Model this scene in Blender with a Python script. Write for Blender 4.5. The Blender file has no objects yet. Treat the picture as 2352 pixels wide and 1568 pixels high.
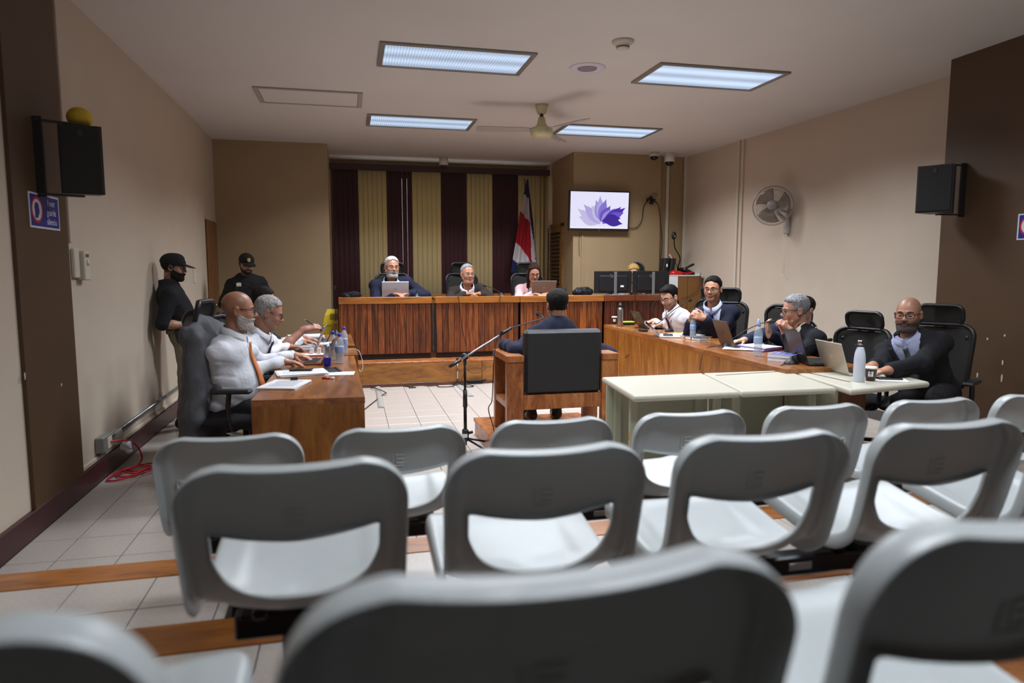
import bpy, bmesh, math, random
import numpy as np
from mathutils import Vector, Matrix
random.seed(7); rng = np.random.default_rng(7)
PI = math.pi
scene = bpy.context.scene
C = scene.collection

# ---------------------------------------------------------------- camera, world, exposure
cam_d = bpy.data.cameras.new('camera'); cam = bpy.data.objects.new('camera', cam_d); C.objects.link(cam)
cam.location = (0, 0, 1.456)
cam.rotation_euler = (PI/2 - 0.105, 0, -0.2323)
cam_d.sensor_width = 36.0; cam_d.lens = 24.063
cam_d.clip_start = 0.02
cam_d.dof.use_dof = True; cam_d.dof.focus_distance = 7.0; cam_d.dof.aperture_fstop = 2.0
scene.camera = cam
world = bpy.data.worlds.new('world'); scene.world = world; world.use_nodes = True
world.node_tree.nodes['Background'].inputs[0].default_value = (1.0, 0.90, 0.86, 1)
world.node_tree.nodes['Background'].inputs[1].default_value = 1.6
vs = scene.view_settings
vs.view_transform = 'Standard'; vs.look = 'None'; vs.gamma = 1; vs.use_curve_mapping = False
vs.exposure = 0.0
LAMP_WATTS = 82.0
CEIL = 3.2

def ceiling_lamp(x, y, watts):
    l = bpy.data.lights.new('tube_light', 'AREA'); l.shape = 'RECTANGLE'; l.size = 1.14; l.size_y = 0.52
    l.energy = watts; l.spread = 2.45; l.color = (0.88, 0.93, 1.0)
    o = bpy.data.objects.new('tube_light', l); C.objects.link(o); o.location = (x, y, CEIL - 0.02)
    return o
FIXTURES = [(0.90, 5.87), (3.235, 5.87), (0.87, 8.40), (3.21, 8.39)]
GALLERY_FIXTURES = [(0.90, 3.34), (3.235, 3.34), (0.90, 0.80), (3.235, 0.80)]                  # the same lights go on over the gallery, above the frame
for _x, _y in FIXTURES: ceiling_lamp(_x, _y, LAMP_WATTS)
for _x, _y in GALLERY_FIXTURES: ceiling_lamp(_x, _y, LAMP_WATTS*(.44 if _y > 2 else .32))
# ---------------------------------------------------------------- helpers
def srgb(h):
    h = h.lstrip('#'); v = [int(h[i:i+2], 16)/255 for i in (0, 2, 4)]
    return tuple(c/12.92 if c <= .04045 else ((c+.055)/1.055)**2.4 for c in v)
MATS = {}
def nodes_of(m):
    m.use_nodes = True; nt = m.node_tree
    return nt, nt.nodes, nt.links, nt.nodes['Principled BSDF']
def mat(name, col, rough=.5, metal=0., noise=0., nscale=30., bump=0., bscale=200., spec=.5, trans=0., coat=0., emit=0., sheen=0., alpha=1.):
    if name in MATS: return MATS[name]
    if isinstance(col, str): col = srgb(col)
    m = bpy.data.materials.new(name); MATS[name] = m
    nt, N, L, b = nodes_of(m)
    b.inputs['Base Color'].default_value = (*col, 1); b.inputs['Roughness'].default_value = rough
    b.inputs['Metallic'].default_value = metal; b.inputs['Specular IOR Level'].default_value = spec
    b.inputs['Transmission Weight'].default_value = trans; b.inputs['Coat Weight'].default_value = coat
    b.inputs['Alpha'].default_value = alpha
    if sheen: b.inputs['Sheen Weight'].default_value = sheen
    if emit: b.inputs['Emission Color'].default_value = (*col, 1); b.inputs['Emission Strength'].default_value = emit
    tc = N.new('ShaderNodeTexCoord')
    if noise:
        n = N.new('ShaderNodeTexNoise'); n.inputs['Scale'].default_value = nscale; n.inputs['Detail'].default_value = 4
        L.new(tc.outputs['Object'], n.inputs['Vector'])
        r = N.new('ShaderNodeValToRGB')
        r.color_ramp.elements[0].position = .3; r.color_ramp.elements[1].position = .7
        r.color_ramp.elements[0].color = (*[max(0, c*(1-noise)) for c in col], 1)
        r.color_ramp.elements[1].color = (*[min(1, c*(1+noise)) for c in col], 1)
        L.new(n.outputs[0], r.inputs[0]); L.new(r.outputs[0], b.inputs['Base Color'])
    if bump:
        n = N.new('ShaderNodeTexNoise'); n.inputs['Scale'].default_value = bscale; n.inputs['Detail'].default_value = 3
        L.new(tc.outputs['Object'], n.inputs['Vector'])
        bp = N.new('ShaderNodeBump'); bp.inputs['Strength'].default_value = bump; bp.inputs['Distance'].default_value = .01
        L.new(n.outputs[0], bp.inputs['Height']); L.new(bp.outputs[0], b.inputs['Normal'])
    return m
def wood(name, dark, mid, light, scale=(2, 2, .35), rough=.35, vary=.25, coat=.2, fine=28.):
    if name in MATS: return MATS[name]
    m = bpy.data.materials.new(name); MATS[name] = m
    nt, N, L, b = nodes_of(m)
    tc = N.new('ShaderNodeTexCoord'); oi = N.new('ShaderNodeObjectInfo')
    mp = N.new('ShaderNodeMapping'); mp.inputs['Scale'].default_value = scale
    add = N.new('ShaderNodeVectorMath'); add.operation = 'ADD'
    mul = N.new('ShaderNodeMath'); mul.operation = 'MULTIPLY'; mul.inputs[1].default_value = 37.
    L.new(oi.outputs['Random'], mul.inputs[0]); L.new(tc.outputs['Object'], add.inputs[0]); L.new(mul.outputs[0], add.inputs[1])
    L.new(add.outputs[0], mp.inputs['Vector'])
    n1 = N.new('ShaderNodeTexNoise'); n1.inputs['Scale'].default_value = 3.; n1.inputs['Detail'].default_value = 6; n1.inputs['Distortion'].default_value = 1.6
    n2 = N.new('ShaderNodeTexNoise'); n2.inputs['Scale'].default_value = fine; n2.inputs['Detail'].default_value = 3
    L.new(mp.outputs[0], n1.inputs['Vector']); L.new(mp.outputs[0], n2.inputs['Vector'])
    mx = N.new('ShaderNodeMath'); mx.operation = 'MULTIPLY_ADD'; mx.inputs[1].default_value = .35
    L.new(n2.outputs[0], mx.inputs[0]); 
    sc = N.new('ShaderNodeMath'); sc.operation = 'MULTIPLY'; sc.inputs[1].default_value = .72
    L.new(n1.outputs[0], sc.inputs[0]); L.new(sc.outputs[0], mx.inputs[2])
    r = N.new('ShaderNodeValToRGB'); cr = r.color_ramp
    cr.elements[0].position = .36; cr.elements[1].position = .68
    cr.elements[0].color = (*srgb(dark), 1); cr.elements[1].color = (*srgb(light), 1)
    e = cr.elements.new(.52); e.color = (*srgb(mid), 1)
    L.new(mx.outputs[0], r.inputs[0])
    hv = N.new('ShaderNodeHueSaturation')
    mr = N.new('ShaderNodeMapRange'); mr.inputs['To Min'].default_value = 1-vary; mr.inputs['To Max'].default_value = 1+vary
    L.new(oi.outputs['Random'], mr.inputs['Value']); L.new(mr.outputs[0], hv.inputs['Value'])
    L.new(r.outputs[0], hv.inputs['Color']); L.new(hv.outputs[0], b.inputs['Base Color'])
    b.inputs['Roughness'].default_value = rough; b.inputs['Coat Weight'].default_value = coat; b.inputs['Coat Roughness'].default_value = .25
    bp = N.new('ShaderNodeBump'); bp.inputs['Strength'].default_value = .06; bp.inputs['Distance'].default_value = .005
    L.new(mx.outputs[0], bp.inputs['Height']); L.new(bp.outputs[0], b.inputs['Normal'])
    return m
def stripes(name, c1, c2, scale, axis='X', width=.5, rough=.6, c3=None, scale2=None, axis2='Z'):
    """cloth or print with straight stripes; a second set of stripes gives a check"""
    if name in MATS: return MATS[name]
    m = bpy.data.materials.new(name); MATS[name] = m
    nt, N, L, b = nodes_of(m); b.inputs['Roughness'].default_value = rough
    tc = N.new('ShaderNodeTexCoord')
    def band(ax, s):
        w = N.new('ShaderNodeTexWave'); w.wave_type = 'BANDS'; w.bands_direction = ax; w.inputs['Scale'].default_value = s
        L.new(tc.outputs['Object'], w.inputs['Vector'])
        r = N.new('ShaderNodeValToRGB'); r.color_ramp.interpolation = 'CONSTANT'
        r.color_ramp.elements[0].color = (0, 0, 0, 1); r.color_ramp.elements[1].color = (1, 1, 1, 1); r.color_ramp.elements[1].position = width
        L.new(w.outputs[0], r.inputs[0]); return r
    r1 = band(axis, scale); mx = N.new('ShaderNodeMix'); mx.data_type = 'RGBA'
    mx.inputs['A'].default_value = (*srgb(c1), 1); mx.inputs['B'].default_value = (*srgb(c2), 1); L.new(r1.outputs[0], mx.inputs['Factor'])
    out = mx
    if c3:
        r2 = band(axis2, scale2 or scale); m2 = N.new('ShaderNodeMix'); m2.data_type = 'RGBA'
        L.new(mx.outputs['Result'], m2.inputs['A']); m2.inputs['B'].default_value = (*srgb(c3), 1)
        h = N.new('ShaderNodeMath'); h.operation = 'MULTIPLY'; h.inputs[1].default_value = .6
        L.new(r2.outputs[0], h.inputs[0]); L.new(h.outputs[0], m2.inputs['Factor']); out = m2
    L.new(out.outputs['Result'], b.inputs['Base Color'])
    return m

class MB:
    """collects shapes, then links them as ONE mesh object"""
    def __init__(s): s.v = []; s.f = []; s.mi = []; s.sm = []; s.M = Matrix.Identity(4); s.cur = 0
    def add(s, vs, fs, smooth=False):
        o = len(s.v); M = s.M
        s.v += [tuple(M @ Vector(p)) for p in vs]; s.f += [tuple(i+o for i in f) for f in fs]
        s.mi += [s.cur]*len(fs); s.sm += [smooth]*len(fs); return s
    def box(s, c, d, b=0., R=None):
        """box centred at c with size d and chamfer b; R is an optional 3x3 or 4x4 turn about c"""
        hx, hy, hz = d[0]/2, d[1]/2, d[2]/2; b = min(b, hx*.98, hy*.98, hz*.98)
        if b <= 0:
            vs = [(x, y, z) for x in (-hx, hx) for y in (-hy, hy) for z in (-hz, hz)]
            fs = [(0, 1, 3, 2), (4, 6, 7, 5), (0, 4, 5, 1), (2, 3, 7, 6), (0, 2, 6, 4), (1, 5, 7, 3)]
        else:
            vs = []; idx = {}
            for i, x in enumerate((-1, 1)):
                for j, y in enumerate((-1, 1)):
                    for k, z in enumerate((-1, 1)):
                        for a in range(3):
                            p = [x*(hx-b), y*(hy-b), z*(hz-b)]; p[a] = (x*hx, y*hy, z*hz)[a]
                            idx[i, j, k, a] = len(vs); vs.append(tuple(p))
            fs = []
            for a in range(3):
                u, w = [q for q in range(3) if q != a]
                for sgn in (0, 1):
                    q = []
                    for p in ((0, 0), (1, 0), (1, 1), (0, 1)):
                        t = [0, 0, 0]; t[a] = sgn; t[u] = p[0]; t[w] = p[1]; q.append(idx[(*t, a)])
                    if (sgn == 0) == (a != 1): q.reverse()
                    fs.append(tuple(q))
            for a in range(3):                       # edges along axis a
                u, w = [q for q in range(3) if q != a]
                for p in ((0, 0), (0, 1), (1, 0), (1, 1)):
                    t0 = [0, 0, 0]; t0[u], t0[w] = p; t1 = list(t0); t1[a] = 1
                    fs.append((idx[(*t0, u)], idx[(*t0, w)], idx[(*t1, w)], idx[(*t1, u)]))
            for i in (0, 1):
                for j in (0, 1):
                    for k in (0, 1): fs.append(tuple(idx[i, j, k, a] for a in range(3)))
        T = Matrix.Translation(c) @ (R.to_4x4() if R is not None else Matrix.Identity(4))
        return s.add([tuple(T @ Vector(p)) for p in vs], fs)
    def bar(s, p0, p1, w, t, b=0., up=(0, 0, 1)):
        """straight bar from p0 to p1, w wide and t thick"""
        p0, p1 = Vector(p0), Vector(p1); d = (p1-p0); l = d.length; z = d.normalized(); upv = Vector(up)
        if abs(z.dot(upv)) > .98: upv = Vector((0, 1, 0)) if abs(z.y) < .9 else Vector((1, 0, 0))
        x = z.cross(upv).normalized(); y = x.cross(z)
        return s.box((p0+p1)/2, (w, l, t), b, Matrix((x, z, y)).transposed())
    def ring(s, pts, closed_ends=True, smooth=True):
        """loft through rings of equal size"""
        n = len(pts[0]); vs = [p for r in pts for p in r]; fs = []
        for i in range(len(pts)-1):
            for j in range(n): fs.append((i*n+j, i*n+(j+1) % n, (i+1)*n+(j+1) % n, (i+1)*n+j))
        if closed_ends: fs += [tuple(range(n-1, -1, -1)), tuple((len(pts)-1)*n+j for j in range(n))]
        return s.add(vs, fs, smooth)
    def tube(s, path, r, n=8, closed=False, flat=1.):
        P = [Vector(p) for p in path]; m = len(P); rs = r if isinstance(r, (list, tuple)) else [r]*m
        rings = []; prev = None
        for i in range(m):
            if closed: t = P[(i+1) % m]-P[i-1]
            else: t = P[min(i+1, m-1)]-P[max(i-1, 0)]
            t.normalize()
            if prev is None:
                a = Vector((0, 0, 1)) if abs(t.z) < .9 else Vector((0, 1, 0)); x = t.cross(a).normalized()
            else:
                x = prev-t*prev.dot(t)
                if x.length < 1e-6: x = t.orthogonal()
                x.normalize()
            prev = x; y = t.cross(x)
            rings.append([tuple(P[i]+(x*math.cos(k*2*PI/n)+y*flat*math.sin(k*2*PI/n))*rs[i]) for k in range(n)])
        if closed:
            rings.append(rings[0])
            # match the seam
            a = Vector(rings[-2][0]); best = min(range(n), key=lambda q: (Vector(rings[0][q])-a).length)
            rings[-1] = [rings[0][(q+best) % n] for q in range(n)]
            return s.ring(rings, False)
        return s.ring(rings)
    def cyl(s, p0, p1, r0, r1=None, n=16):
        return s.tube([p0, p1], [r0, r0 if r1 is None else r1], n)
    def lathe(s, prof, c=(0, 0, 0), n=24, axis=None, smooth=True):
        """prof: (radius, height) pairs turned about z through c"""
        R = Matrix.Identity(3)
        if axis is not None: R = Vector((0, 0, 1)).rotation_difference(Vector(axis)).to_matrix()
        rings = []
        for r, h in prof:
            r = max(r, 1e-4)
            rings.append([tuple(Vector(c)+R @ Vector((r*math.cos(2*PI*k/n), r*math.sin(2*PI*k/n), h))) for k in range(n)])
        return s.ring(rings, True, smooth)
    def ball(s, c, r, n=16, m=10):
        rr = r if isinstance(r, (tuple, list)) else (r, r, r)
        rings = [[(c[0]+rr[0]*math.sin(PI*i/m)*math.cos(2*PI*k/n), c[1]+rr[1]*math.sin(PI*i/m)*math.sin(2*PI*k/n), c[2]-rr[2]*math.cos(PI*i/m)) for k in range(n)] for i in range(1, m)]
        return s.ring(rings)
    def prism(s, poly, z0, z1):
        """flat polygon (x, y) raised from z0 to z1"""
        n = len(poly); vs = [(*p, z0) for p in poly]+[(*p, z1) for p in poly]
        a = sum(poly[i][0]*poly[(i+1) % n][1]-poly[(i+1) % n][0]*poly[i][1] for i in range(n))
        fs = [tuple(range(n-1, -1, -1)), tuple(range(n, 2*n))]+[(i, (i+1) % n, n+(i+1) % n, n+i) for i in range(n)]
        if a < 0: fs = [tuple(reversed(f)) for f in fs]
        return s.add(vs, fs)
    def sheet(s, grid, th=.002, smooth=True):
        """grid of points given thickness th along its normals"""
        nu, nv = len(grid), len(grid[0]); G = [[Vector(p) for p in r] for r in grid]; vs = []
        for side in (1, -1):
            for i in range(nu):
                for j in range(nv):
                    du = G[min(i+1, nu-1)][j]-G[max(i-1, 0)][j]; dv = G[i][min(j+1, nv-1)]-G[i][max(j-1, 0)]
                    nn = du.cross(dv); nn = nn.normalized() if nn.length > 1e-9 else Vector((0, 0, 1))
                    vs.append(tuple(G[i][j]+nn*th/2*side))
        o = nu*nv; fs = []
        for i in range(nu-1):
            for j in range(nv-1):
                a, b, c, d = i*nv+j, (i+1)*nv+j, (i+1)*nv+j+1, i*nv+j+1
                fs += [(a, b, c, d), (o+d, o+c, o+b, o+a)]
        for i in range(nu-1):
            fs += [(i*nv, o+i*nv, o+(i+1)*nv, (i+1)*nv), ((i+1)*nv+nv-1, o+(i+1)*nv+nv-1, o+i*nv+nv-1, i*nv+nv-1)]
        for j in range(nv-1):
            fs += [(j+1, o+j+1, o+j, j), ((nu-1)*nv+j, o+(nu-1)*nv+j, o+(nu-1)*nv+j+1, (nu-1)*nv+j+1)]
        return s.add(vs, fs, smooth)
    def mesh(s, name, mats):
        me = bpy.data.meshes.new(name); me.from_pydata(s.v, [], s.f)
        for m in (mats if isinstance(mats, (list, tuple)) else [mats]): me.materials.append(m)
        me.polygons.foreach_set('material_index', s.mi); me.polygons.foreach_set('use_smooth', s.sm)
        me.validate(); me.update(); return me
    def build(s, name, mats, parent=None, kind=None, label=None, world=True):
        return link(name, s.mesh(name, mats), parent, kind, label, world)
def link(name, me, parent=None, kind=None, label=None, world=True):
    o = bpy.data.objects.new(name, me); C.objects.link(o)
    if parent is not None:
        o.parent = parent
        if world: o.matrix_parent_inverse = root_matrix(parent).inverted()
    if kind: o['kind'] = kind
    if label: o['label'] = label
    return o
def root_matrix(o):
    m = o.matrix_parent_inverse @ o.matrix_basis
    return root_matrix(o.parent) @ m if o.parent else o.matrix_basis.copy()
def tag(o, label, cat, group=None):
    o['label'] = label; o['category'] = cat
    if group: o['group'] = group
    return o
def thing(name, label, cat, loc=(0, 0, 0), rz=0., group=None):
    o = bpy.data.objects.new(name, None); C.objects.link(o); o.empty_display_size = .05
    o.location = loc; o.rotation_euler = (0, 0, rz)
    return tag(o, label, cat, group)
def dup(root, loc, rz=0., label=None, group=None):
    r = root.copy(); C.objects.link(r); r.location = loc; r.rotation_euler = (0, 0, rz)
    if label: r['label'] = label
    if group: r['group'] = group
    for ch in list(root.children):
        c = ch.copy(); C.objects.link(c); c.parent = r
        for g in list(ch.children):
            d = g.copy(); C.objects.link(d); d.parent = c
    return r
def lettering(name, txt, size, M, m, parent, depth=.0006, align='CENTER', sx=1.):
    """raised letters; M places the text plane (x along the line, y up, z out of the surface)"""
    cu = bpy.data.curves.new(name, 'FONT'); cu.body = txt; cu.size = size; cu.extrude = depth; cu.align_x = align; cu.align_y = 'CENTER'
    cu.resolution_u = 3
    t = bpy.data.objects.new(name, cu); C.objects.link(t)
    dg = bpy.context.evaluated_depsgraph_get(); me = bpy.data.meshes.new_from_object(t.evaluated_get(dg))
    bpy.data.objects.remove(t); me.name = name
    me.transform(M @ Matrix.Diagonal((sx, 1, 1, 1))); me.materials.clear(); me.materials.append(m)
    return link(name, me, parent)
def frame(o, x, y):
    """matrix with origin o, first axis x, second axis y"""
    x = Vector(x).normalized(); y = Vector(y); z = x.cross(y).normalized(); y = z.cross(x)
    M = Matrix((x, y, z)).transposed().to_4x4(); M.translation = Vector(o); return M
def arc(pts, n=8):
    """smooth curve through points"""
    P = [Vector(p) for p in pts]; out = []
    for i in range(len(P)-1):
        a, b, c, d = P[max(i-1, 0)], P[i], P[i+1], P[min(i+2, len(P)-1)]
        for k in range(n):
            t = k/n; out.append(.5*((2*b)+(c-a)*t+(2*a-5*b+4*c-d)*t*t+(3*b-a-3*c+d)*t**3))
    out.append(P[-1]); return out

# ---------------------------------------------------------------- solid blending for bodies and cloth
def _n(v): return np.linalg.norm(v, axis=-1)
class Solid:
    """distance field on a grid; shapes are blended in, then skinned as one surface"""
    def __init__(s, lo, hi, res):
        s.res = res; s.lo = np.array(lo, float); s.n = np.ceil((np.array(hi)-s.lo)/res).astype(int)+1
        s.D = np.full(s.n, .2, np.float32)
    def sub(s, lo, hi):
        a = np.clip(np.floor((np.array(lo)-s.lo)/s.res).astype(int), 0, s.n); b = np.clip(np.ceil((np.array(hi)-s.lo)/s.res).astype(int)+1, 0, s.n)
        if np.any(b <= a): return None, None
        ax = [s.lo[i]+np.arange(a[i], b[i])*s.res for i in range(3)]
        return (slice(a[0], b[0]), slice(a[1], b[1]), slice(a[2], b[2])), np.stack(np.meshgrid(*ax, indexing='ij'), -1)
    def blend(s, fn, lo, hi, k=.02, mode='add'):
        m = max(k, .01)+s.res*2
        sl, P = s.sub(np.array(lo)-m, np.array(hi)+m)
        if sl is None: return
        d = fn(P); A = s.D[sl]
        if mode == 'cut': A, d = -A, d
        h = np.maximum(k-np.abs(A-d), 0)/max(k, 1e-6); r = np.minimum(A, d)-h*h*k/4
        s.D[sl] = -r if mode == 'cut' else r
    def cap(s, a, b, ra, rb, k=.02, mode='add'):
        a, b = np.array(a, float), np.array(b, float); ab = b-a; L = max(ab @ ab, 1e-9); R = max(ra, rb)
        def fn(P):
            q = P-a; t = np.clip((q @ ab)/L, 0, 1); return _n(q-t[..., None]*ab)-(ra+(rb-ra)*t)
        s.blend(fn, np.minimum(a, b)-R, np.maximum(a, b)+R, k, mode)
    def ell(s, c, r, k=.02, R=None, mode='add'):
        c = np.array(c, float); r = np.array(r, float); R = np.eye(3) if R is None else np.array(R)
        m = r.max()
        def fn(P):
            q = (P-c) @ R; k0 = _n(q/r); k1 = _n(q/(r*r)); return k0*(k0-1)/np.maximum(k1, 1e-6)
        s.blend(fn, c-m, c+m, k, mode)
    def surf(s):
        return nets(s.D, s.lo, s.res)
def nets(D, lo, res):
    S = D < 0; n = np.array(D.shape)
    cs = [(i, j, k) for i in (0, 1) for j in (0, 1) for k in (0, 1)]
    sh = lambda A, c: A[c[0]:n[0]-1+c[0], c[1]:n[1]-1+c[1], c[2]:n[2]-1+c[2]]
    cnt = sum(sh(S, c).astype(np.int8) for c in cs); act = (cnt > 0) & (cnt < 8)
    I = np.argwhere(act); idx = np.full(act.shape, -1, np.int32); idx[act] = np.arange(len(I))
    V = {c: D[I[:, 0]+c[0], I[:, 1]+c[1], I[:, 2]+c[2]] for c in cs}
    acc = np.zeros((len(I), 3)); num = np.zeros(len(I))
    for a in range(3):
        for c in cs:
            if c[a]: continue
            e = list(c); e[a] = 1; e = tuple(e); v0, v1 = V[c], V[e]; x = (v0 < 0) != (v1 < 0)
            t = np.where(x, v0/np.where(x, v0-v1, 1), 0); p = np.tile(np.array(c, float), (len(I), 1)); p[:, a] = t
            acc[x] += p[x]; num[x] += 1
    pos = lo+(I+acc/num[:, None])*res
    F = []
    for a in range(3):
        u, w = (a+1) % 3, (a+2) % 3
        sl0 = [slice(1, n[i]-1) for i in range(3)]; sl1 = list(sl0); sl0[a] = slice(0, n[a]-1); sl1[a] = slice(1, n[a])
        s0, s1 = S[tuple(sl0)], S[tuple(sl1)]; E = np.argwhere(s0 != s1)
        if not len(E): continue
        flip = s0[tuple(E.T)]
        E = E.copy()
        for i in range(3):
            if i != a: E[:, i] += 1
        q = []
        for du, dw in ((0, 0), (1, 0), (1, 1), (0, 1)):
            c = E.copy(); c[:, u] -= du; c[:, w] -= dw; q.append(idx[tuple(c.T)])
        q = np.stack(q, 1); q[~flip] = q[~flip][:, ::-1]; F.append(q)
    return pos, np.concatenate(F) if F else np.zeros((0, 4), int)
def skin_mesh(name, pos, F, mats, mi=None):
    me = bpy.data.meshes.new(name); me.vertices.add(len(pos)); me.vertices.foreach_set('co', np.asarray(pos, np.float32).ravel())
    me.loops.add(len(F)*4); me.polygons.add(len(F))
    me.polygons.foreach_set('loop_start', np.arange(0, len(F)*4, 4, dtype=np.int32)); me.loops.foreach_set('vertex_index', F.astype(np.int32).ravel())
    for m in (mats if isinstance(mats, (list, tuple)) else [mats]): me.materials.append(m)
    if mi is not None: me.polygons.foreach_set('material_index', mi.astype(np.int32))
    me.polygons.foreach_set('use_smooth', np.ones(len(F), bool)); me.update(calc_edges=True); me.validate(); return me
# ---------------------------------------------------------------- people
def smin(a, b, k):
    h = np.maximum(k-np.abs(a-b), 0)/k; return np.minimum(a, b)-h*h*k/4
def smax(a, b, k): return -smin(-a, -b, k)
def dE(P, c, r, tilt=0.):
    q = P-np.array(c)
    if tilt:
        ct, st = math.cos(tilt), math.sin(tilt); q = np.stack([q[..., 0], q[..., 1]*ct+q[..., 2]*st, -q[..., 1]*st+q[..., 2]*ct], -1)
    r = np.array(r); k0 = _n(q/r); return k0*(k0-1)/np.maximum(_n(q/(r*r)), 1e-6)
def dC(P, a, b, ra, rb):
    a, b = np.array(a, float), np.array(b, float); ab = b-a; q = P-a
    t = np.clip((q @ ab)/max(ab @ ab, 1e-9), 0, 1); return _n(q-t[..., None]*ab)-(ra+(rb-ra)*t)
def mirror(P): return np.stack([np.abs(P[..., 0]), P[..., 1], P[..., 2]], -1)
def head_base(P, h):
    """skull, jaw, face without nose, ears or openings; y faces forward, z up, metres"""
    fat = h.get('fat', 0.); M = mirror(P)
    d = dE(P, (0, -.014, .036), (.075, .096, .085))
    d = smin(d, dE(P, (0, .026, -.028), (.062+fat*.6, .066, .088)), .035)
    d = smin(d, dC(M, (.046+fat*.4, .004, -.056), (.016+fat*.3, .060, -.094), .021+fat*.4, .018+fat*.2), .03)
    d = smin(d, dE(P, (0, .066, -.096), (.027+fat*.4, .022, .018)), .02)
    d = smin(d, dE(M, (.038, .062, -.030), (.022+fat*.3, .020, .022)), .025)
    if fat: d = smin(d, dE(P, (0, .030, -.108), (.052+fat, .045, .026)), .03)
    return d
def head_sdf(P, h):
    M = mirror(P); d = head_base(P, h)
    d = smin(d, dC(M, (.010, .084, .021), (.040, .074, .019), .009, .008), .012)              # brow
    d = smax(d, -dE(M, (.032, .096, .002), (.017, .017, .011)), .012)                           # eye sockets
    nl = h.get('nose', 1.)
    d = smin(d, dC(P, (0, .084, .010), (0, .083+.025*nl, -.026), .007, .0115), .010)            # nose
    d = smin(d, dE(M, (.011, .090+.008*nl, -.031), (.0085, .010, .0075)), .006)
    d = smax(d, -dE(M, (.0062, .098, -.0395), (.0035, .005, .003)), .003)
    d = smin(d, dE(P, (0, .0885, -.0585), (.024, .010, .0062)), .005)                           # lips
    d = smin(d, dE(P, (0, .0875, -.0680), (.020, .010, .0066)), .005)
    d = smax(d, -dE(P, (0, .1000, -.0630), (.024, .006, .0018)), .003)
    ear = dE(M, (.0795, -.012, -.006), (.0105, .021, .033), .2)
    ear = smax(ear, -dE(M, (.089, -.009, -.004), (.007, .011, .020), .2), .004)
    return smin(d, ear, .008)
def hair_sdf(P, h):
    st = h['style']; t = h.get('t', .010); M = mirror(P)
    x, y, z = P[..., 0], P[..., 1], P[..., 2]
    top = h.get('hl', .080)+.005*np.cos(x*60)+.002*np.sin(x*190); rec = h.get('rec', 0.)
    yl = np.interp(z, [-.06, -.01, .02, .045, .062, .072, .082], [.004, .012, .026, .034, .042, .052, .066])-rec
    front = np.where(z > top, (y-.085)*.6-(z-top)*1.2, np.maximum((y-yl)*.85, -1))+.0022*np.sin(z*170+x*90)     # > 0 over the face
    lump = np.sin(x*95+2.2*np.sin(y*60+1)+1.3*np.sin(z*80))*np.sin(y*70+z*55+2*np.sin(x*50))
    strand = np.sin(x*420+5*np.sin(y*45+z*30)+z*60)
    tall = {'thick': 1.5, 'quiff': 1.35, 'side': 1.3}.get(st, 1.)
    tt = t*(.40+.60*np.clip((z-.005)/.075, 0, 1)*tall)*np.clip(.30-front/.045, .30, 1.)
    d = head_base(P, h)-tt-(.0016*lump+.0007*strand)*h.get('wob', 1.)
    if st == 'quiff':
        q = dE(P, (-.006, .060, .104), (.052, .034, .022))+.003*lump+.0012*strand; q = smin(q, dE(P, (.0, .078, .094), (.040, .018, .016))+.003*lump, .012); d = smin(d, q, .018)
    d = smax(d, front, .005)
    d = smax(d, np.where(y < -.02, -.066+6.5*x*x-z, -.026-z-(y+.02)*.4), .006)                          # nape and sideburns
    d = smax(d, -dE(M, (.084, -.010, -.010), (.020, .023, .034)), .003)                          # round the ears
    if st in ('long', 'bob'):
        lo = -.24 if st == 'long' else -.12
        s = dC(M, (.052, .030, .070), (.076, .006, -.03), .026, .024); s = smin(s, dC(M, (.076, .006, -.03), (.070, .024, lo), .024, .017), .02)
        s = smin(s, dC(M, (.030, -.075, .02), (.045, -.068, lo+.03), .042, .033), .03)
        s = smax(s, -dE(P, (0, .080, -.02), (.056, .078, .100)), .008)
        d = smin(d, s+.002*lump+.0012*strand, .015)
    return d
def beard_sdf(P, h):
    b = h['beard']; M = mirror(P); y, z = P[..., 1], P[..., 2]
    w = .0016*np.sin(P[..., 0]*260)*np.sin(z*230+y*150)
    d = smin(head_base(P, h), dE(P, (0, .0885, -.052), (.026, .011, .010)), .01)-b.get('t', .006)-w
    low = dE(P, (0, .064, -.098), (.028, .026, .022))-b.get('chin', .0)
    d = smin(d, low, .015)
    edge = z-(b.get('top', -.050)+np.clip((.060-y)*b.get('rise', .55), 0, .06))                # cheek line rises to the ear
    stache = smax(dE(P, (0, .094, -.051), (.034, .03, .0085)), -dE(P, (0, .1, -.033), (.02, .03, .010)), .003)
    region = np.minimum(edge, stache) if b.get('stache', True) else edge
    d = smax(d, region, .006)
    d = smax(d, -dE(P, (0, .098, -.0635), (.021, .020, .0085)), .003)                            # mouth stays clear
    d = smax(d, -(y+.006), .006); d = smax(d, -(z+.128), .01)
    return d
def cap_sdf(P, h):
    x, y, z = P[..., 0], P[..., 1], P[..., 2]
    d = smin(dE(P, (0, -.012, .044), (.087, .108, .088)), dE(P, (0, .035, .060), (.070, .060, .066)), .03)
    d = smax(d, (.026-.10*y)-z, .006)
    d = np.maximum(d, -(dE(P, (0, -.012, .034), (.080, .100, .085))))
    q = np.stack([x, y-.118, z-(.040-.55*np.maximum(y-.10, 0)*.5)+9.*x*x*.25], -1)
    brim = np.maximum(dE(q, (0, 0, 0), (.076, .072, .030)), np.abs(q[..., 2])-.0035); brim = np.maximum(brim, -(y-.066))
    return np.minimum(d, brim)

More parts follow.
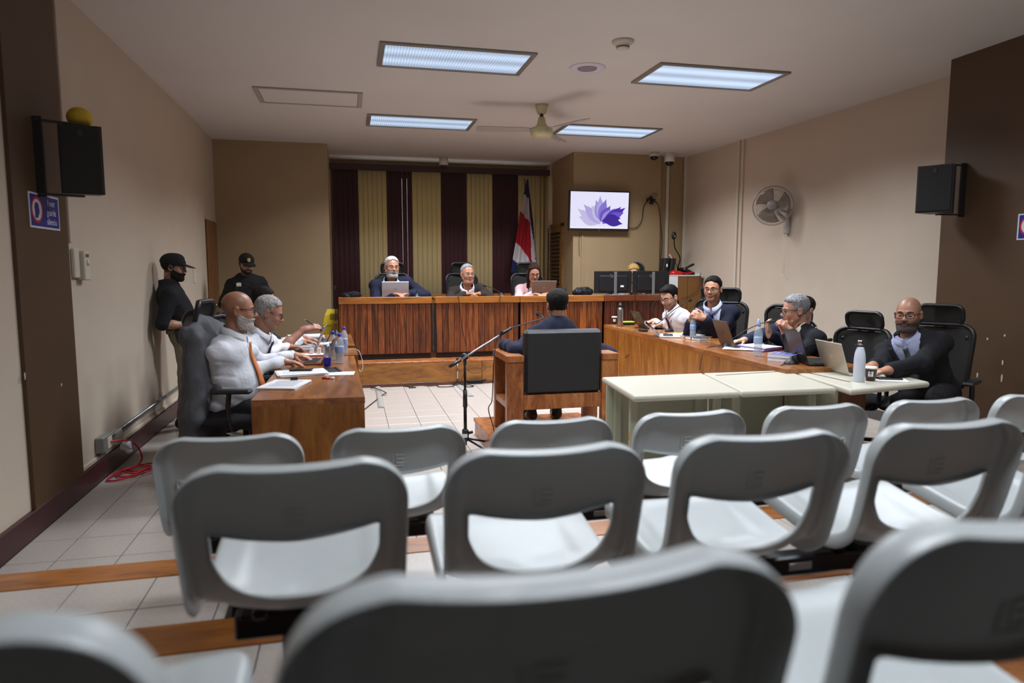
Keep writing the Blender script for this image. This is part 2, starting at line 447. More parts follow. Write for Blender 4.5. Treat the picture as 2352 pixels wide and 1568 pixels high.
class Person: pass
def _u(v): v = np.array(v, float); return v/np.linalg.norm(v)
def mesh_solid(S, name, mats, parent, mi=None, keep=None):
    pos, F = S.surf()
    if keep is not None: F = F[keep(pos[F].mean(1))]
    m = mi(pos[F].mean(1)) if mi is not None else None
    return link(name, skin_mesh(name, pos, F, mats, m), parent)
def wrinkle(S, amp, f=26.):
    ax = [S.lo[i]+np.arange(S.n[i])*S.res for i in range(3)]
    X, Y, Z = np.meshgrid(*ax, indexing='ij', sparse=True)
    w = np.sin(f*Z+6*np.sin(9*X)+5*np.sin(11*Y))*np.sin(.8*f*X+3*np.sin(12*Z))+.7*np.sin(1.5*f*Y+.9*f*Z+4*np.sin(14*X))
    q = np.abs(np.sin(1.3*f*(.75*Z+.5*X-.45*Y)+2.2*np.sin(7*X+3)+2.6*np.sin(8*Y)+1.8*np.sin(9*Z)))*np.clip(.6+np.sin(13*X+9*Z)+np.sin(11*Y-7*Z), 0, 1.6)
    w = .6*w+1.0-1.25*q**.6
    S.D += (amp*w).astype(np.float32)

def hand(S, W, d, n, side, curl=.5, sc=1., spread=.0, skin=True):
    """wrist W, finger direction d, palm normal n, side +1 when the thumb lies along n x d"""
    W = np.array(W, float); d = _u(d); n = np.array(n, float); n = _u(n-(n @ d)*d); t = np.cross(n, d)*side       # t points to the thumb
    k = .006
    S.cap(W-d*.01, W+d*.03*sc, .026*sc, .026*sc, .02)
    for o in (-.024, -.008, .008, .024):
        S.cap(W+d*.022*sc+t*o*.75*sc, W+d*.086*sc+t*o*1.12*sc, .0155*sc, .0125*sc, .014)
    for i, (o, L) in enumerate(((.029, .070), (.010, .080), (-.010, .074), (-.028, .058))):
        p = W+d*.088*sc+t*o*sc; a = .12+curl*.35; dirv = _u(d+t*(o*spread*8)); r = .0092*sc if i < 3 else .0082*sc
        for j, fr in enumerate((.44, .31, .25)):
            q = p+(dirv*math.cos(a)+n*math.sin(a))*L*fr*sc
            S.cap(p, q, r, r*.92, k if j else .008); p = q; r *= .93; a += curl*(.85 if j == 0 else .6)
    p = W+d*.028*sc+t*.026*sc+n*.006*sc; dv = _u(d*.75+t*.75+n*.35); r = .0125*sc
    for fr, bend in ((.042, 0), (.032, .35+curl*.3), (.026, .3+curl*.2)):
        dv = _u(dv+(d*.75-t*.35+n*.25)*bend); q = p+dv*fr*sc; S.cap(p, q, r, r*.88, .008); p = q; r *= .88
    return W+d*.09*sc

SKIN = {}
def skin_set(tone, lip, scalp=None, stubble=None):
    key = (tone, lip, scalp, stubble)
    if key not in SKIN:
        i = len(SKIN)
        def sk(nm, c, r=.5):
            m = mat(f'{nm}_{i}', c, r, noise=.07, nscale=60, bump=.06, bscale=260)
            b = m.node_tree.nodes['Principled BSDF']; b.inputs['Subsurface Weight'].default_value = .12
            b.inputs['Subsurface Radius'].default_value = (.010, .004, .002); b.inputs['Subsurface Scale'].default_value = .5; return m
        SKIN[key] = [sk('skin', tone, .45), sk('lip', lip, .42), sk('scalp', scalp or tone, .4), sk('stubble', stubble or tone, .6)]
    return SKIN[key]
def cloth(name, col, bump=.25, noise=.12, rough=.85, bscale=45., sheen=.0):
    return mat('cloth_'+name, col, rough, noise=noise, nscale=14., bump=bump, bscale=bscale, sheen=sheen, spec=.25)

def person(label, head, hip, face, look, floor, skin, hair, top, sc=1., hs=1., w=1., belly=0., twist=0., roll=0.,
           lh=None, rh=None, lpole=None, rpole=None, feet=None, knees=None, pants=None, shoe=None, jacket=None, jv=.42, lapel=None,
           sleeve='long', tie=None, glasses=None, cap=None, beard=True, eyes=True, res=.006, stand=False, legs=True, shrug=0., tie_len=.62, collar=True, cuff=None, rough_amp=.0042):
    p = Person(); head = np.array(head, float); hip = np.array(hip, float)
    f = _u((face[0], face[1], 0)); hd = _u(look); z = np.array((0, 0, 1.))
    root = thing('person', label, 'person', (hip[0], hip[1], floor), math.atan2(-f[0], f[1])); p.root = root
    hr = _u(np.cross(hd, z)); hu = np.cross(hr, hd)
    cr, sr = math.cos(roll), math.sin(roll); hr, hu = hr*cr+hu*sr, hu*cr-hr*sr
    R = np.stack([hr, hd, hu], 1)
    hw = lambda q: head+hs*(R @ np.array(q, float))
    hl = lambda P: ((P-head) @ R)/hs
    N = head-hu*.135*hs-hd*.028*hs-z*.045*hs; p.N = N                                # neck base
    u = _u(N-hip); r = np.cross(f, z); r = r*math.cos(twist)+f*math.sin(twist); r = _u(r-(r @ u)*u); fw = np.cross(u, r); L = np.linalg.norm(N-hip)
    p.u, p.r, p.f, p.L = u, r, fw, L
    B = np.stack([r, fw, u], 1)
    T = lambda a, b, c: hip+r*a+fw*b+u*c
    shw = .165*sc*w; sh = {s: N-u*(.078-shrug)*sc+r*s*shw-fw*.012 for s in (-1, 1)}
    wr = {-1: lh, 1: rh}; pole = {-1: lpole, 1: rpole}; arm = {}
    for s in (-1, 1):
        h = wr[s]
        if h is None: Wp = T(s*.24*w, .05, .0)+z*(-.02); d = -z+f*.2; n = -r*s; curl = .5
        else:
            Wp = np.array(h[0], float); d = h[1]; n = h[2] if len(h) > 2 and h[2] is not None else (0, 0, -1); curl = h[3] if len(h) > 3 else .45
        S0 = sh[s]; D = Wp-S0; dist = np.linalg.norm(D); a, b = .285*sc, .255*sc
        if dist > (a+b)*.985: q = dist/((a+b)*.985); a *= q; b *= q
        pl = np.array(pole[s], float) if pole[s] is not None else (-u+r*s*.42-fw*.3)
        ax = D/dist; pl = pl-(pl @ ax)*ax; pl = _u(pl); x = (a*a-b*b+dist*dist)/(2*dist); hh = math.sqrt(max(a*a-x*x, 1e-6))
        arm[s] = (S0, S0+ax*x+pl*hh, Wp, _u(d), n, curl)
    p.arm = arm; p.sh = sh
    kn, ft = {}, {}
    for i, s in enumerate((-1, 1)):
        if stand:
            ft[s] = np.array(feet[i], float) if feet else np.array((*(hip+r*s*.11)[:2], floor))
            kn[s] = (hip+r*s*.09+ft[s]+z*.09)/2+f*.03+z*.02
        else:
            kn[s] = np.array(knees[i], float) if knees else hip+f*.43*sc+r*s*.12+z*.02
            ft[s] = np.array(feet[i], float) if feet else np.array((*(kn[s]+f*.02)[:2], floor))
    p.ft, p.kn = ft, kn
    # ---- trunk shapes shared by body and clothes
    def trunk(S, g, k=.05):
        S.ell(T(0, -.005, L*.70), (.168*sc*w+g, .112*sc*(1+belly*.3)+g, .20*sc+g), k, B)
        S.ell(T(0, .012+belly*.07, L*.34), (.152*sc*w*(1+belly*.25)+g, .105*sc*(1+belly*.75)+g, .185*sc+g), k, B)
        S.ell(T(0, 0, .02), (.168*sc*w+g, .118*sc+g, .13*sc+g), k, B)
        S.cap(sh[-1], sh[1], .052*sc+g, .052*sc+g, k)
        for s in (-1, 1): S.cap(N-u*.030-fw*.012, sh[s]-u*.002, .036*sc+g*.6, .048*sc+g, .03)
    def arms(S, g, upto=1.0, k=.03, cuffg=0.):
        for s in (-1, 1):
            a, e, W2 = arm[s][:3]; S.cap(a, e, .049*sc+g, .041*sc+g, k)
            if upto > .5: S.cap(e, e+(W2-e)*(upto-.5)/.5, .043*sc+g, .031*sc+g+cuffg, k)
    def legs_(S, g, k=.04, end=.97):
        S.ell(hip, (.165*sc*w+g, .120*sc+g, .12*sc+g), k, B)
        for s in (-1, 1):
            h0 = hip+r*s*.085*sc; an = ft[s]+z*.10
            S.cap(h0, kn[s], .084*sc*min(w, 1.15)+g, .062*sc+g, k); S.cap(kn[s], kn[s]+(an-kn[s])*end, .058*sc+g, .046*sc+g, k)
    pts = [hip, N, head]+[x for s in (-1, 1) for x in (sh[s], arm[s][1], arm[s][2], arm[s][2]+arm[s][3]*.2)]
    if legs: pts += [x for s in (-1, 1) for x in (kn[s], ft[s])]
    lo = np.min(pts, 0)-.20; hi = np.max(pts, 0)+.20
    # ---- the body: head, neck, trunk, arms, hands and legs in one surface
    S = Solid(lo, hi, res)
    for (a, b, ra, rb) in ((T(0, 0, .03), T(0, 0, L*.8), .09*sc, .10*sc), (sh[-1], sh[1], .036, .036)): S.cap(a, b, ra, rb, .05)
    for s in (-1, 1):
        a, e, W2, d, n, curl = arm[s]; bare = sleeve == 'short'
        S.cap(a, e, .047*sc if bare else .034, .041*sc if bare else .030, .02); S.cap(e, e+(W2-e)*.35, .041*sc if bare else .03, .041*sc if bare else .03, .02)
        S.cap(e+(W2-e)*.35, W2, .041*sc if bare else .029, .026*sc, .02); S.cap(W2-d*.02, W2+d*.01, .026*sc, .026*sc, .02)
        hand(S, W2, d, n, -s, curl, sc*1.02)
        if legs:
            h0 = hip+r*s*.085*sc; S.cap(h0, kn[s], .06, .045, .03); S.cap(kn[s], ft[s]+z*.1, .042, .034, .03); S.cap(ft[s]+z*.09, ft[s]+f*.10+z*.05, .032, .028, .02)
    S.cap(hw((0, -.022, -.05)), N-u*.03, .052*hs, .056*hs, .02)
    S.cap(hw((0, .02, -.085)), N-u*.02+fw*.01, .040*hs, .046*hs, .02)
    S.blend(lambda P: head_sdf(hl(P), hair)*hs, head-.19*hs, head+.19*hs, .012)
    sk = skin_set(*skin)
    def mi(c):
        q = hl(c); m = np.zeros(len(c), int)
        lip = (np.abs(q[:, 0]) < .023) & (q[:, 1] > .078) & (((q[:, 2]+.063)/.0115)**2+(q[:, 0]/.024)**2 < 1); 
        sc_ = (dE(q, (0, -.014, .036), (.075, .096, .085)) < .02) & (q[:, 1] < .02+.55*q[:, 2]) & (q[:, 2] > -.07) & (np.abs(q[:, 0]) < .088)
        st = (q[:, 2] < -.030-np.clip(q[:, 1]-.03, 0, .1)*.35) & (q[:, 2] > -.125) & (q[:, 1] > -.012) & (np.abs(q[:, 0]) < .09) & ~((q[:, 1] > .092) & (q[:, 2] > -.046))
        m[sc_] = 2; m[st] = 3; m[lip] = 1; return m
    p.body = mesh_solid(S, 'body', sk, root, mi)
    # ---- eyes, brows
    def hm(mb, name, mats, **k):
        M = Matrix(np.vstack([np.hstack([R*hs, head[:, None]]), [0, 0, 0, 1]]).tolist())
        mb.v = [tuple(M @ Vector(v)) for v in mb.v]; return mb.build(name, mats, root, **k)
    hcol = hair.get('brow', hair['col']); hm_ = mat('hair_'+hcol, hcol, .6, noise=.25, nscale=120, bump=.5, bscale=320, spec=.09, )
    if eyes:
        for s in (-1, 1):
            b = MB(); c = Vector((s*.0315, .0775, .0015)); b.ball(c, (.0128, .0128, .0066 if hair.get('lids') != 'down' else .0055), 14, 10)
            for fi, fc in enumerate(b.f):
                m_ = sum((Vector(b.v[i]) for i in fc), Vector())/len(fc)-c; b.mi[fi] = 1 if (m_.x**2+m_.z**2 < .0058**2 and m_.y > 0) else 0
            hm(b, 'eye', [mat('eye_white', '#d9d2c8', .3), mat('iris', '#1c120c', .2)])
            lid = MB(); lid.ball(c, (.0136, .0135, .0078), 16, 12); lid.v = [tuple(q) for q in lid.v]
            kp = [i_ for i_, fc in enumerate(lid.f) if not -.45 < sum(lid.v[q][2]-c.z for q in fc)/len(fc)/.0078 < (.30 if hair.get('lids') != 'down' else -.1)]
            lid.f = [lid.f[i_] for i_ in kp]; lid.mi = [0]*len(kp); lid.sm = [True]*len(kp); hm(lid, 'eyelid', sk[0])
            b = MB(); b.tube([(s*.014, .0925, .0225), (s*.028, .0915, .0275), (s*.043, .0815, .0245), (s*.050, .072, .0195)], [.0035, .0046, .0038, .0018], 8, flat=.8); hm(b, 'eyebrow', hm_)
    if hair.get('style') not in (None, 'bald'):
        H = Solid(head-.33*hs if hair['style'] in ('long', 'bob') else head-.16*hs, head+.17*hs, res*.8)
        H.D = (hair_sdf(hl(np.stack(np.meshgrid(*[H.lo[i]+np.arange(H.n[i])*H.res for i in range(3)], indexing='ij'), -1)), hair)*hs).astype(np.float32)
        mesh_solid(H, 'hair', mat('hair_'+hair['col'], hair['col'], .72, noise=.5, nscale=70, bump=.8, bscale=240, spec=.09), root)
    if hair.get('beard') and beard:
        H = Solid(head-.17*hs, head+.15*hs, res*.7)
        H.D = (beard_sdf(hl(np.stack(np.meshgrid(*[H.lo[i]+np.arange(H.n[i])*H.res for i in range(3)], indexing='ij'), -1)), hair)*hs).astype(np.float32)
        bc = hair['beard'].get('col', hair['col']); mesh_solid(H, 'beard', mat('hair_'+bc, bc, .7, noise=.35, nscale=120, bump=.7, bscale=330), root)
    if cap:
        H = Solid(head-.16*hs, head+.24*hs, res*.7)
        H.D = (cap_sdf(hl(np.stack(np.meshgrid(*[H.lo[i]+np.arange(H.n[i])*H.res for i in range(3)], indexing='ij'), -1)), hair)*hs).astype(np.float32)
        p.cap = mesh_solid(H, 'cap', cloth('cap_'+cap, cap, .1), root)
    if glasses:
        g = MB(); gm = mat('glasses_'+glasses[0], glasses[0], .3); wv, hv = glasses[1] if len(glasses) > 1 else (.027, .018); tr = glasses[2] if len(glasses) > 2 else .0022
        lens = MB()
        for s in (-1, 1):
            loop = []
            for k in range(20):
                t = 2*PI*k/20; cx, cz = math.cos(t), math.sin(t); sx = math.copysign(abs(cx)**.6, cx); sz = math.copysign(abs(cz)**.6, cz)
                xx = s*.0335+sx*wv; loop.append((xx, .1035-abs(xx)**2*2.2, .0005+sz*hv))
            if tr > 0: g.tube(loop, tr, 6, closed=True)
            lens.add([(*l[:1], l[1]-.0005, l[2]) for l in loop], [tuple(range(20))])
            g.tube([(s*(.0335+wv), .096, .008), (s*.074, .070, .011), (s*.0815, -.004, .011), (s*.080, -.026, -.006)], .0023, 6, flat=1.5)
        g.tube([(-.008, .103, .004), (0, .106, .007), (.008, .103, .004)], .002, 6)
        go = hm(g, 'glasses', gm); lm = mat('lens', '#ffffff', .02, alpha=.12, spec=.9)
        lo_ = hm(lens, 'lens', lm); lo_.parent = go; lo_.matrix_parent_inverse = root.matrix_basis.inverted() if False else root_matrix(root).inverted()
        go['label'] = f"{'thin ' if tr < .002 else ''}glasses"
    # ---- clothes
    ck = lambda: Solid(lo, hi, .0095 if res < .0058 else .0105)
    ta = {'short': .46, 'long': .97}[sleeve]
    neckcut = lambda Q: Q.cap(hw((0, -.01, -.03)), N+u*.012+fw*.008, .052*hs, .052*hs, .004, 'cut')
    G = ck(); trunk(G, .012, .085 if jacket is None else .05)
    if jacket is None: arms(G, .014 if sleeve == 'long' else .020, ta)
    if collar:
        g = MB(); rows = []; ch, cr = (.016, .007) if jacket is None else (.012, .005)
        for k in range(25):
            a = -PI*.965+2*PI*.965*k/24+PI; cf = -math.cos(a)                       # starts and ends at the throat
            fr = max(0, math.cos(a-PI*2 if a > PI else a)); fr = max(0, math.cos(a))
            e = lambda rad, h: N+u*(h+ch)+(r*math.sin(a)*(rad+cr)+fw*(math.cos(a)*(rad+cr)*.95+.006))*hs
            rows.append([tuple(e(.069, .054-.034*fr)), tuple(e(.074, .058-.034*fr)), tuple(e(.084, .022-.036*fr**2)), tuple(e(.089, .006-.066*fr**6))])
        g.sheet(rows, .003); g.build('collar', top, root)
    wrinkle(G, rough_amp); Gu = Solid(lo, lo+.01, G.res); Gu.lo, Gu.n, Gu.D = G.lo, G.n, G.D.copy(); neckcut(G)
    cutplane = lambda c: ((c-hip) @ u) > (-.05 if jacket is None else -.02)
    p.top = mesh_solid(G, 'shirt', top, root, keep=cutplane)
    def surface(Q, x, t, back=False):
        """point of garment Q in front of (or behind) the spine at fraction t, x metres to the right"""
        o = T(x, 0, L*t); dr = -fw if back else fw; ss = np.arange(.03, .30, .003); P = o+dr*ss[:, None]
        ii = np.clip(np.round((P-Q.lo)/Q.res).astype(int), 0, Q.n-1); d = Q.D[ii[:, 0], ii[:, 1], ii[:, 2]]
        neg = np.where(d >= 0)[0]; neg = neg[neg > 6]; k = neg[0] if len(neg) else 26
        return o+dr*(ss[k]+.002)
    p.G, p.surface, p.T = G, surface, T
    if jacket is not None:
        J = ck(); trunk(J, .021, .045)
        for k in range(9):                                                                             # collar round the back of the neck
            a0, a1 = [PI*.45+PI*1.1*(k+j)/9 for j in (0, 1)]
            q = lambda a: N+u*(.004-.012*math.cos(a))+(r*math.sin(a)*.080+fw*(math.cos(a)*.074+.002))*hs
            J.cap(q(a0), q(a1), .014, .014, .02)
        wrinkle(J, rough_amp*.7)
        ax = [J.lo[i]+np.arange(J.n[i])*J.res for i in range(3)]; P = np.stack(np.meshgrid(*ax, indexing='ij'), -1)-hip
        X, Y, Z = P @ r, P @ fw, P @ u; z0, z1 = L*jv, L*1.02; hw_ = .085*sc*w*np.clip((Z-z0)/(z1-z0), 0, 1.2)**.8
        wedge = np.maximum(np.maximum(np.abs(X)-hw_, -(Y-.012)), z0-Z)
        J0 = J.D.copy(); J.D = np.maximum(J.D, -wedge).astype(np.float32)
        A_ = ck(); arms(A_, .021, .955, .03, .006)
        for s in (-1, 1): A_.ell(sh[s]+r*s*.004, (.064*sc, .066*sc, .060*sc), .03, B)
        wrinkle(A_, rough_amp); J.D = smin(J.D, A_.D, .03).astype(np.float32)
        p.jk = mesh_solid(J, 'jacket', jacket, root, keep=lambda c: ((c-hip) @ u) > -.10)
        J.D = J0
        if lapel is not None:
            wid = .052*sc*np.clip(1.15-np.abs((Z-L*.74)/(L*.50)), .12, 1)
            band = np.maximum(np.maximum(np.abs(X)-hw_-wid, hw_-np.abs(X)), np.maximum(-(Y-.02), np.maximum(z0-.02-Z, Z-L*.99)))
            Q = Solid(lo, hi, J.res); Q.D = np.maximum(np.maximum(J0-.009, -(J0+.016)), band).astype(np.float32)
            ql = mesh_solid(Q, 'lapel', lapel, root); p.lapel = ql
        p.G = J
    if tie:
        tm, tw = tie[0], tie[1] if len(tie) > 1 else .042; g = MB(); n = 14; grid = []
        for i in range(n):
            t = .985-tie_len*i/(n-1); c0 = surface(Gu, 0, t)+fw*.005
            q0 = N+fw*(.112, .116, .106)[min(i, 2)]*hs
            if i < 3 and (c0-hip) @ fw < (q0-hip) @ fw: c0 = c0+fw*((q0-c0) @ fw)
            wd = .017 if i < 2 else .014+(tw-.014)*min((i-1)/(n-3), 1)
            if i == 0: wd = .021
            bulge = fw*(.010 if i < 2 else .003)
            if t < .5: c0 = c0+fw*.002
            grid.append([tuple(c0+bulge*.2-r*wd), tuple(c0+bulge), tuple(c0+bulge*.2+r*wd)])
        for i in range(1, n-1):                                            # smooth the hang of the tie
            grid[i] = [tuple((np.array(grid[i-1][j])+2*np.array(grid[i][j])+np.array(grid[i+1][j]))/4) for j in range(3)]
        g.sheet(grid, .005); g.build('tie', tm, root)
    if cuff is not None:
        for s in (-1, 1):
            e, W2 = arm[s][1], arm[s][2]; dd = _u(W2-e); g = MB(); g.lathe([(.030*sc, 0), (.034*sc, .004), (.0345*sc, .03), (.031*sc, .033)], tuple(W2-dd*.028), 18, tuple(dd)); g.build('cuff', cuff, root)
    if pants is not None and legs:
        Q = Solid(np.min([hip, *kn.values(), *ft.values()], 0)-.2, np.max([hip, *kn.values(), *ft.values()], 0)+.2, .011); legs_(Q, .012 if not stand else .018); wrinkle(Q, .0035 if not stand else .006, 30)
        mesh_solid(Q, 'trousers', pants, root, keep=lambda c: (((c-hip) @ u) < .12) | (((c-hip) @ f) > .16))
    if shoe is not None and legs:
        for s in (-1, 1):
            a = ft[s]; fd = _u((f*1.0+r*s*.18)*np.array((1, 1, 0))); Q = Solid(a-.24, a+np.array((.24, .24, .2)), .008)
            Q.cap(a-fd*.045+z*.045, a+fd*.06+z*.045, .040, .042, .03); Q.cap(a+fd*.05+z*.038, a+fd*.165+z*.030, .044, .034, .03); Q.cap(a-fd*.03+z*.06, a-fd*.02+z*.13, .044, .046, .03)
            ax = Q.lo[2]+np.arange(Q.n[2])*Q.res; Q.D = np.maximum(Q.D, (floor+.003-ax)[None, None, :]).astype(np.float32)
            mesh_solid(Q, 'shoe', shoe, root)
    p.hw = hw; p.hm = hm; p.head = head; p.R = R; p.hs = hs
    return p
# ---------------------------------------------------------------- the room
T0 = 0.299; GX, GY = -1.4705, 4.9366; STEP = .155
CREAM = mat('cream_paint', '#c4b4a2', .55, noise=.03, nscale=3, bump=.08, bscale=260)
TANP = mat('tan_paint', '#9e8664', .6, noise=.04, nscale=3, bump=.08, bscale=260)
BROWN = mat('brown_paint', '#4a321a', .55, noise=.05, nscale=4, bump=.08, bscale=260)
CEILP = mat('ceiling_paint', '#cfcbc7', .8, noise=.02, nscale=2, bump=.05, bscale=300)
MAROON = mat('maroon_paint', '#3a1218', .35, noise=.15, nscale=12)
GROUT = mat('grout', '#3c3835', .9)
TILE = mat('floor_tile', '#b5aca4', .24, noise=.05, nscale=55, bump=.03, bscale=90, spec=.5)
WOODF = wood('floor_wood', '#6b3c18', '#8f5524', '#a3662f', (.5, 3, 3), .3, .12)
WOODD = wood('desk_wood', '#6d3d14', '#8b531e', '#a0692b', (3, 3, .5), .28, .10, .3)
WOODT = wood('desk_top_wood', '#6a3b1a', '#8c5428', '#a56c3a', (3, .45, 3), .25, .08, .35)
WOODB = wood('board_wood', '#241007', '#653013', '#8f4f20', (5, 5, .42), .35, .35, .2)
WOODC = wood('witness_wood', '#6b3615', '#94552a', '#b0723e', (3, 3, .8), .35, .12, .15)
WOODR = wood('fascia_wood', '#7a4316', '#9a5c22', '#b0702e', (.5, 4, 4), .3, .1, .3)
METAL = mat('grey_metal', '#9a9c9e', .35, .8); BLACKP = mat('black_plastic', '#101012', .45, bump=.05); WHITEP = mat('white_plastic', '#d9d6cc', .4)
IVORY = mat('ivory_plastic', '#c8bfae', .45); CHROME = mat('chrome', '#c8c8ca', .15, 1.); BLACKM = mat('black_metal', '#0c0c0e', .35, .3)
def struct(mb, name, m, parent=None): return mb.build(name, m, parent, kind='structure' if parent is None else None)
def sbox(name, lo, hi, m, b=0., parent=None):
    mb = MB(); mb.box([(a+c)/2 for a, c in zip(lo, hi)], [c-a for a, c in zip(lo, hi)], b); return struct(mb, name, m, parent)

sbox('ceiling', (-2.2, -2.6, 3.2), (6., 11.9, 3.4), CEILP)
sbox('wall_left', (-2.0, -2.3, -.3), (-1.725, 9.22, 3.25), CREAM)
sbox('wall_left.001', (-2.0, 9.22, -.3), (-1.755, 10.4, 3.25), CREAM)
sbox('wall_back', (-1.80, 10.12, -.1), (-.26, 10.4, 3.25), TANP)
sbox('wall_back.001', (-.55, 10.4, -.1), (-.26, 11.9, 3.25), TANP)
sbox('wall_back.002', (3.305, 9.96, -.1), (4.72, 11.9, 3.25), TANP)
sbox('wall_back.003', (4.72, 10.05, -.1), (5.6, 10.4, 3.25), TANP)
mb = MB(); mb.prism([(5.372, 4.9), (5.178, 10.2), (5.6, 10.2), (5.7, 4.9)], -.3, 3.25); struct(mb, 'wall_right', CREAM)
sbox('wall_right.001', (4.95, -2.3, -.3), (5.7, 4.94, 3.25), BROWN)
sbox('wall_front', (-2.0, -2.6, -.3), (5.7, -2.3, 3.25), BROWN)  # unseen rear wall, brown chosen so less light bounces into the gallery
sbox('trim_1', (-1.73, 4.14, 0), (-1.703, 4.84, 3.2), BROWN)                    # brown pilaster on the left wall
sbox('trim_2', (-1.73, 4.87, 1.62), (-1.700, 4.905, 3.2), CREAM, .004)          # cable duct beside it
sbox('baseboard_left', (-1.73, -2.3, 0), (-1.700, 9.22, .145), MAROON, .004)
sbox('trim_3', (-1.73, 4.84, .145), (-1.712, 9.22, .175), CREAM, .004)
sbox('baseboard_right', (4.92, -2.3, 0), (4.95, 4.95, .145), MAROON, .004)
# window wall behind the blinds: a wall with an opening, a frame and a pane
mb = MB()
for lo, hi in (((-.3, 11.5, -.1), (3.32, 11.7, .95)), ((-.3, 11.5, 2.98), (3.32, 11.7, 3.22)), ((-.3, 11.5, .95), (-.02, 11.7, 2.98)), ((3.02, 11.5, .95), (3.32, 11.7, 2.98))):
    mb.box([(a+c)/2 for a, c in zip(lo, hi)], [c-a for a, c in zip(lo, hi)])
struct(mb, 'wall_back.004', TANP)
mb = MB()
for x in (-.02, .99, 2.0, 3.0): mb.box((x+.01, 11.56, 1.965), (.045, .05, 2.03), .004)
for z in (.97, 2.96): mb.box((1.5, 11.56, z), (3.04, .05, .045), .004)
wf = struct(mb, 'window_1', mat('window_metal', '#6d6a66', .4, .6))
glass = mat('window_glass', '#cfe0e4', .05, alpha=.25)
for x in (.5, 1.51, 2.51):
    mb = MB(); mb.box((x, 11.56, 1.965), (.96, .006, 1.96)); mb.build('pane', glass, wf)
# floors: the court floor and the stepped gallery, tile by tile
def tile_mesh(w, d):
    mb = MB(); mb.box((0, 0, -.004), (w-.0045, d-.0045, .008), .0012); return mb.mesh('tile', TILE)
TM = {}
def tiles(floor, x0, x1, y0, y1, z, ox, oy, parts):
    """cut a tiled area into tiles; the first `parts` (nearest ones in view) become parts, the rest one joined part"""
    cells = []
    i0 = math.floor((x0-ox)/T0); j0 = math.floor((y0-oy)/T0)
    for i in range(i0, math.ceil((x1-ox)/T0)):
        for j in range(j0, math.ceil((y1-oy)/T0)):
            a, b = max(x0, ox+i*T0), min(x1, ox+(i+1)*T0); c, d = max(y0, oy+j*T0), min(y1, oy+(j+1)*T0)
            if b-a > .02 and d-c > .02: cells.append((a, b, c, d))
    cells.sort(key=lambda q: parts(((q[0]+q[1])/2, (q[2]+q[3])/2)))
    rest = MB(); n = 0
    for a, b, c, d in cells:
        if parts(((a+b)/2, (c+d)/2)) < 50 and n < 290:
            key = (round(b-a, 3), round(d-c, 3)); me = TM.get(key) or TM.setdefault(key, tile_mesh(b-a, d-c))
            o = bpy.data.objects.new('tile', me); C.objects.link(o); o.location = ((a+b)/2, (c+d)/2, z); o.parent = floor; n += 1
        else: rest.box(((a+b)/2, (c+d)/2, z-.004), (b-a-.0045, d-c-.0045, .008), .0012)
    if rest.v:
        o = rest.build('tile', TILE, floor); o['kind'] = 'stuff'
fl = sbox('floor', (-1.9, 2.9, -.2), (5.6, 11.9, -.003), GROUT)
def seen0(p):
    x, y = p
    if -1.75 < x < -.35 and 3.2 < y < 7.6: return y
    if -.1 < x < 3.0 and 3.2 < y < 8.7: return y+.5
    return 100+y
tiles(fl, -1.70, 4.95, 3.24, 8.56, 0, GX, GY, seen0)
f1 = sbox('floor.001', (-1.9, 2.10, -.2), (5.6, 3.235, STEP-.003), GROUT)
tiles(f1, -1.70, 4.95, 2.31, 3.06, STEP, GX+.045, 2.78, lambda p: p[1] if p[0] < 3.5 else 100)
f2 = sbox('floor.002', (-1.9, 1.15, -.2), (5.6, 2.305, 2*STEP-.003), GROUT)
tiles(f2, -1.70, 4.95, 1.37, 2.12, 2*STEP, GX-.02, 1.85, lambda p: p[1] if p[0] < 2.5 else 100)
sbox('floor.003', (-1.9, -2.4, -.2), (5.6, 1.365, 3*STEP-.003), mat('dark_landing', '#5e5c59', .6, noise=.1, nscale=20))  # unseen landing, its dark colour chosen to dim light bounced onto the nearest seat backs
for i, (y0, y1, zz) in enumerate(((3.06, 3.24, STEP), (2.12, 2.31, 2*STEP), (1.20, 1.37, 3*STEP))):
    n = 4
    st = MB(); st.box((1.65, (y0+y1)/2, zz-.02), (6.72, y1-y0, .046), .004); struct(st, f'trim_{4+i}', WOODF)      # wooden step nosing

# ceiling lights
def diffuser_mat(name, ribs):
    m = bpy.data.materials.new(name); nt, N, L, b = nodes_of(m)
    tc = N.new('ShaderNodeTexCoord'); sx = N.new('ShaderNodeSeparateXYZ'); L.new(tc.outputs['Object'], sx.inputs[0])
    def math_(op, a, v=None, b_=None):
        q = N.new('ShaderNodeMath'); q.operation = op
        for i, x in enumerate((a, v, b_)):
            if x is None: continue
            if isinstance(x, (int, float)): q.inputs[i].default_value = x
            else: L.new(x, q.inputs[i])
        return q.outputs[0]
    # two tubes glow behind the lens
    ay = math_('ABSOLUTE', sx.outputs['Y']); t1 = math_('SUBTRACT', ay, .13); t2 = math_('MULTIPLY', math_('MULTIPLY', t1, t1), -130.); g = math_('EXPONENT', t2)
    if ribs: r = math_('MULTIPLY_ADD', math_('SINE', math_('MULTIPLY', sx.outputs['X'], 2*PI/.024)), .16, .84)
    else: r = math_('MULTIPLY_ADD', math_('MULTIPLY', math_('SINE', math_('MULTIPLY', sx.outputs['X'], 2*PI/.016)), math_('SINE', math_('MULTIPLY', sx.outputs['Y'], 2*PI/.016))), .14, .86)
    e = math_('MULTIPLY', math_('MULTIPLY_ADD', g, .60, .55), r)
    b.inputs['Base Color'].default_value = (.25, .27, .30, 1); b.inputs['Emission Color'].default_value = (.56, .74, 1, 1); b.inputs['Roughness'].default_value = .3
    L.new(e, b.inputs['Emission Strength']); return m
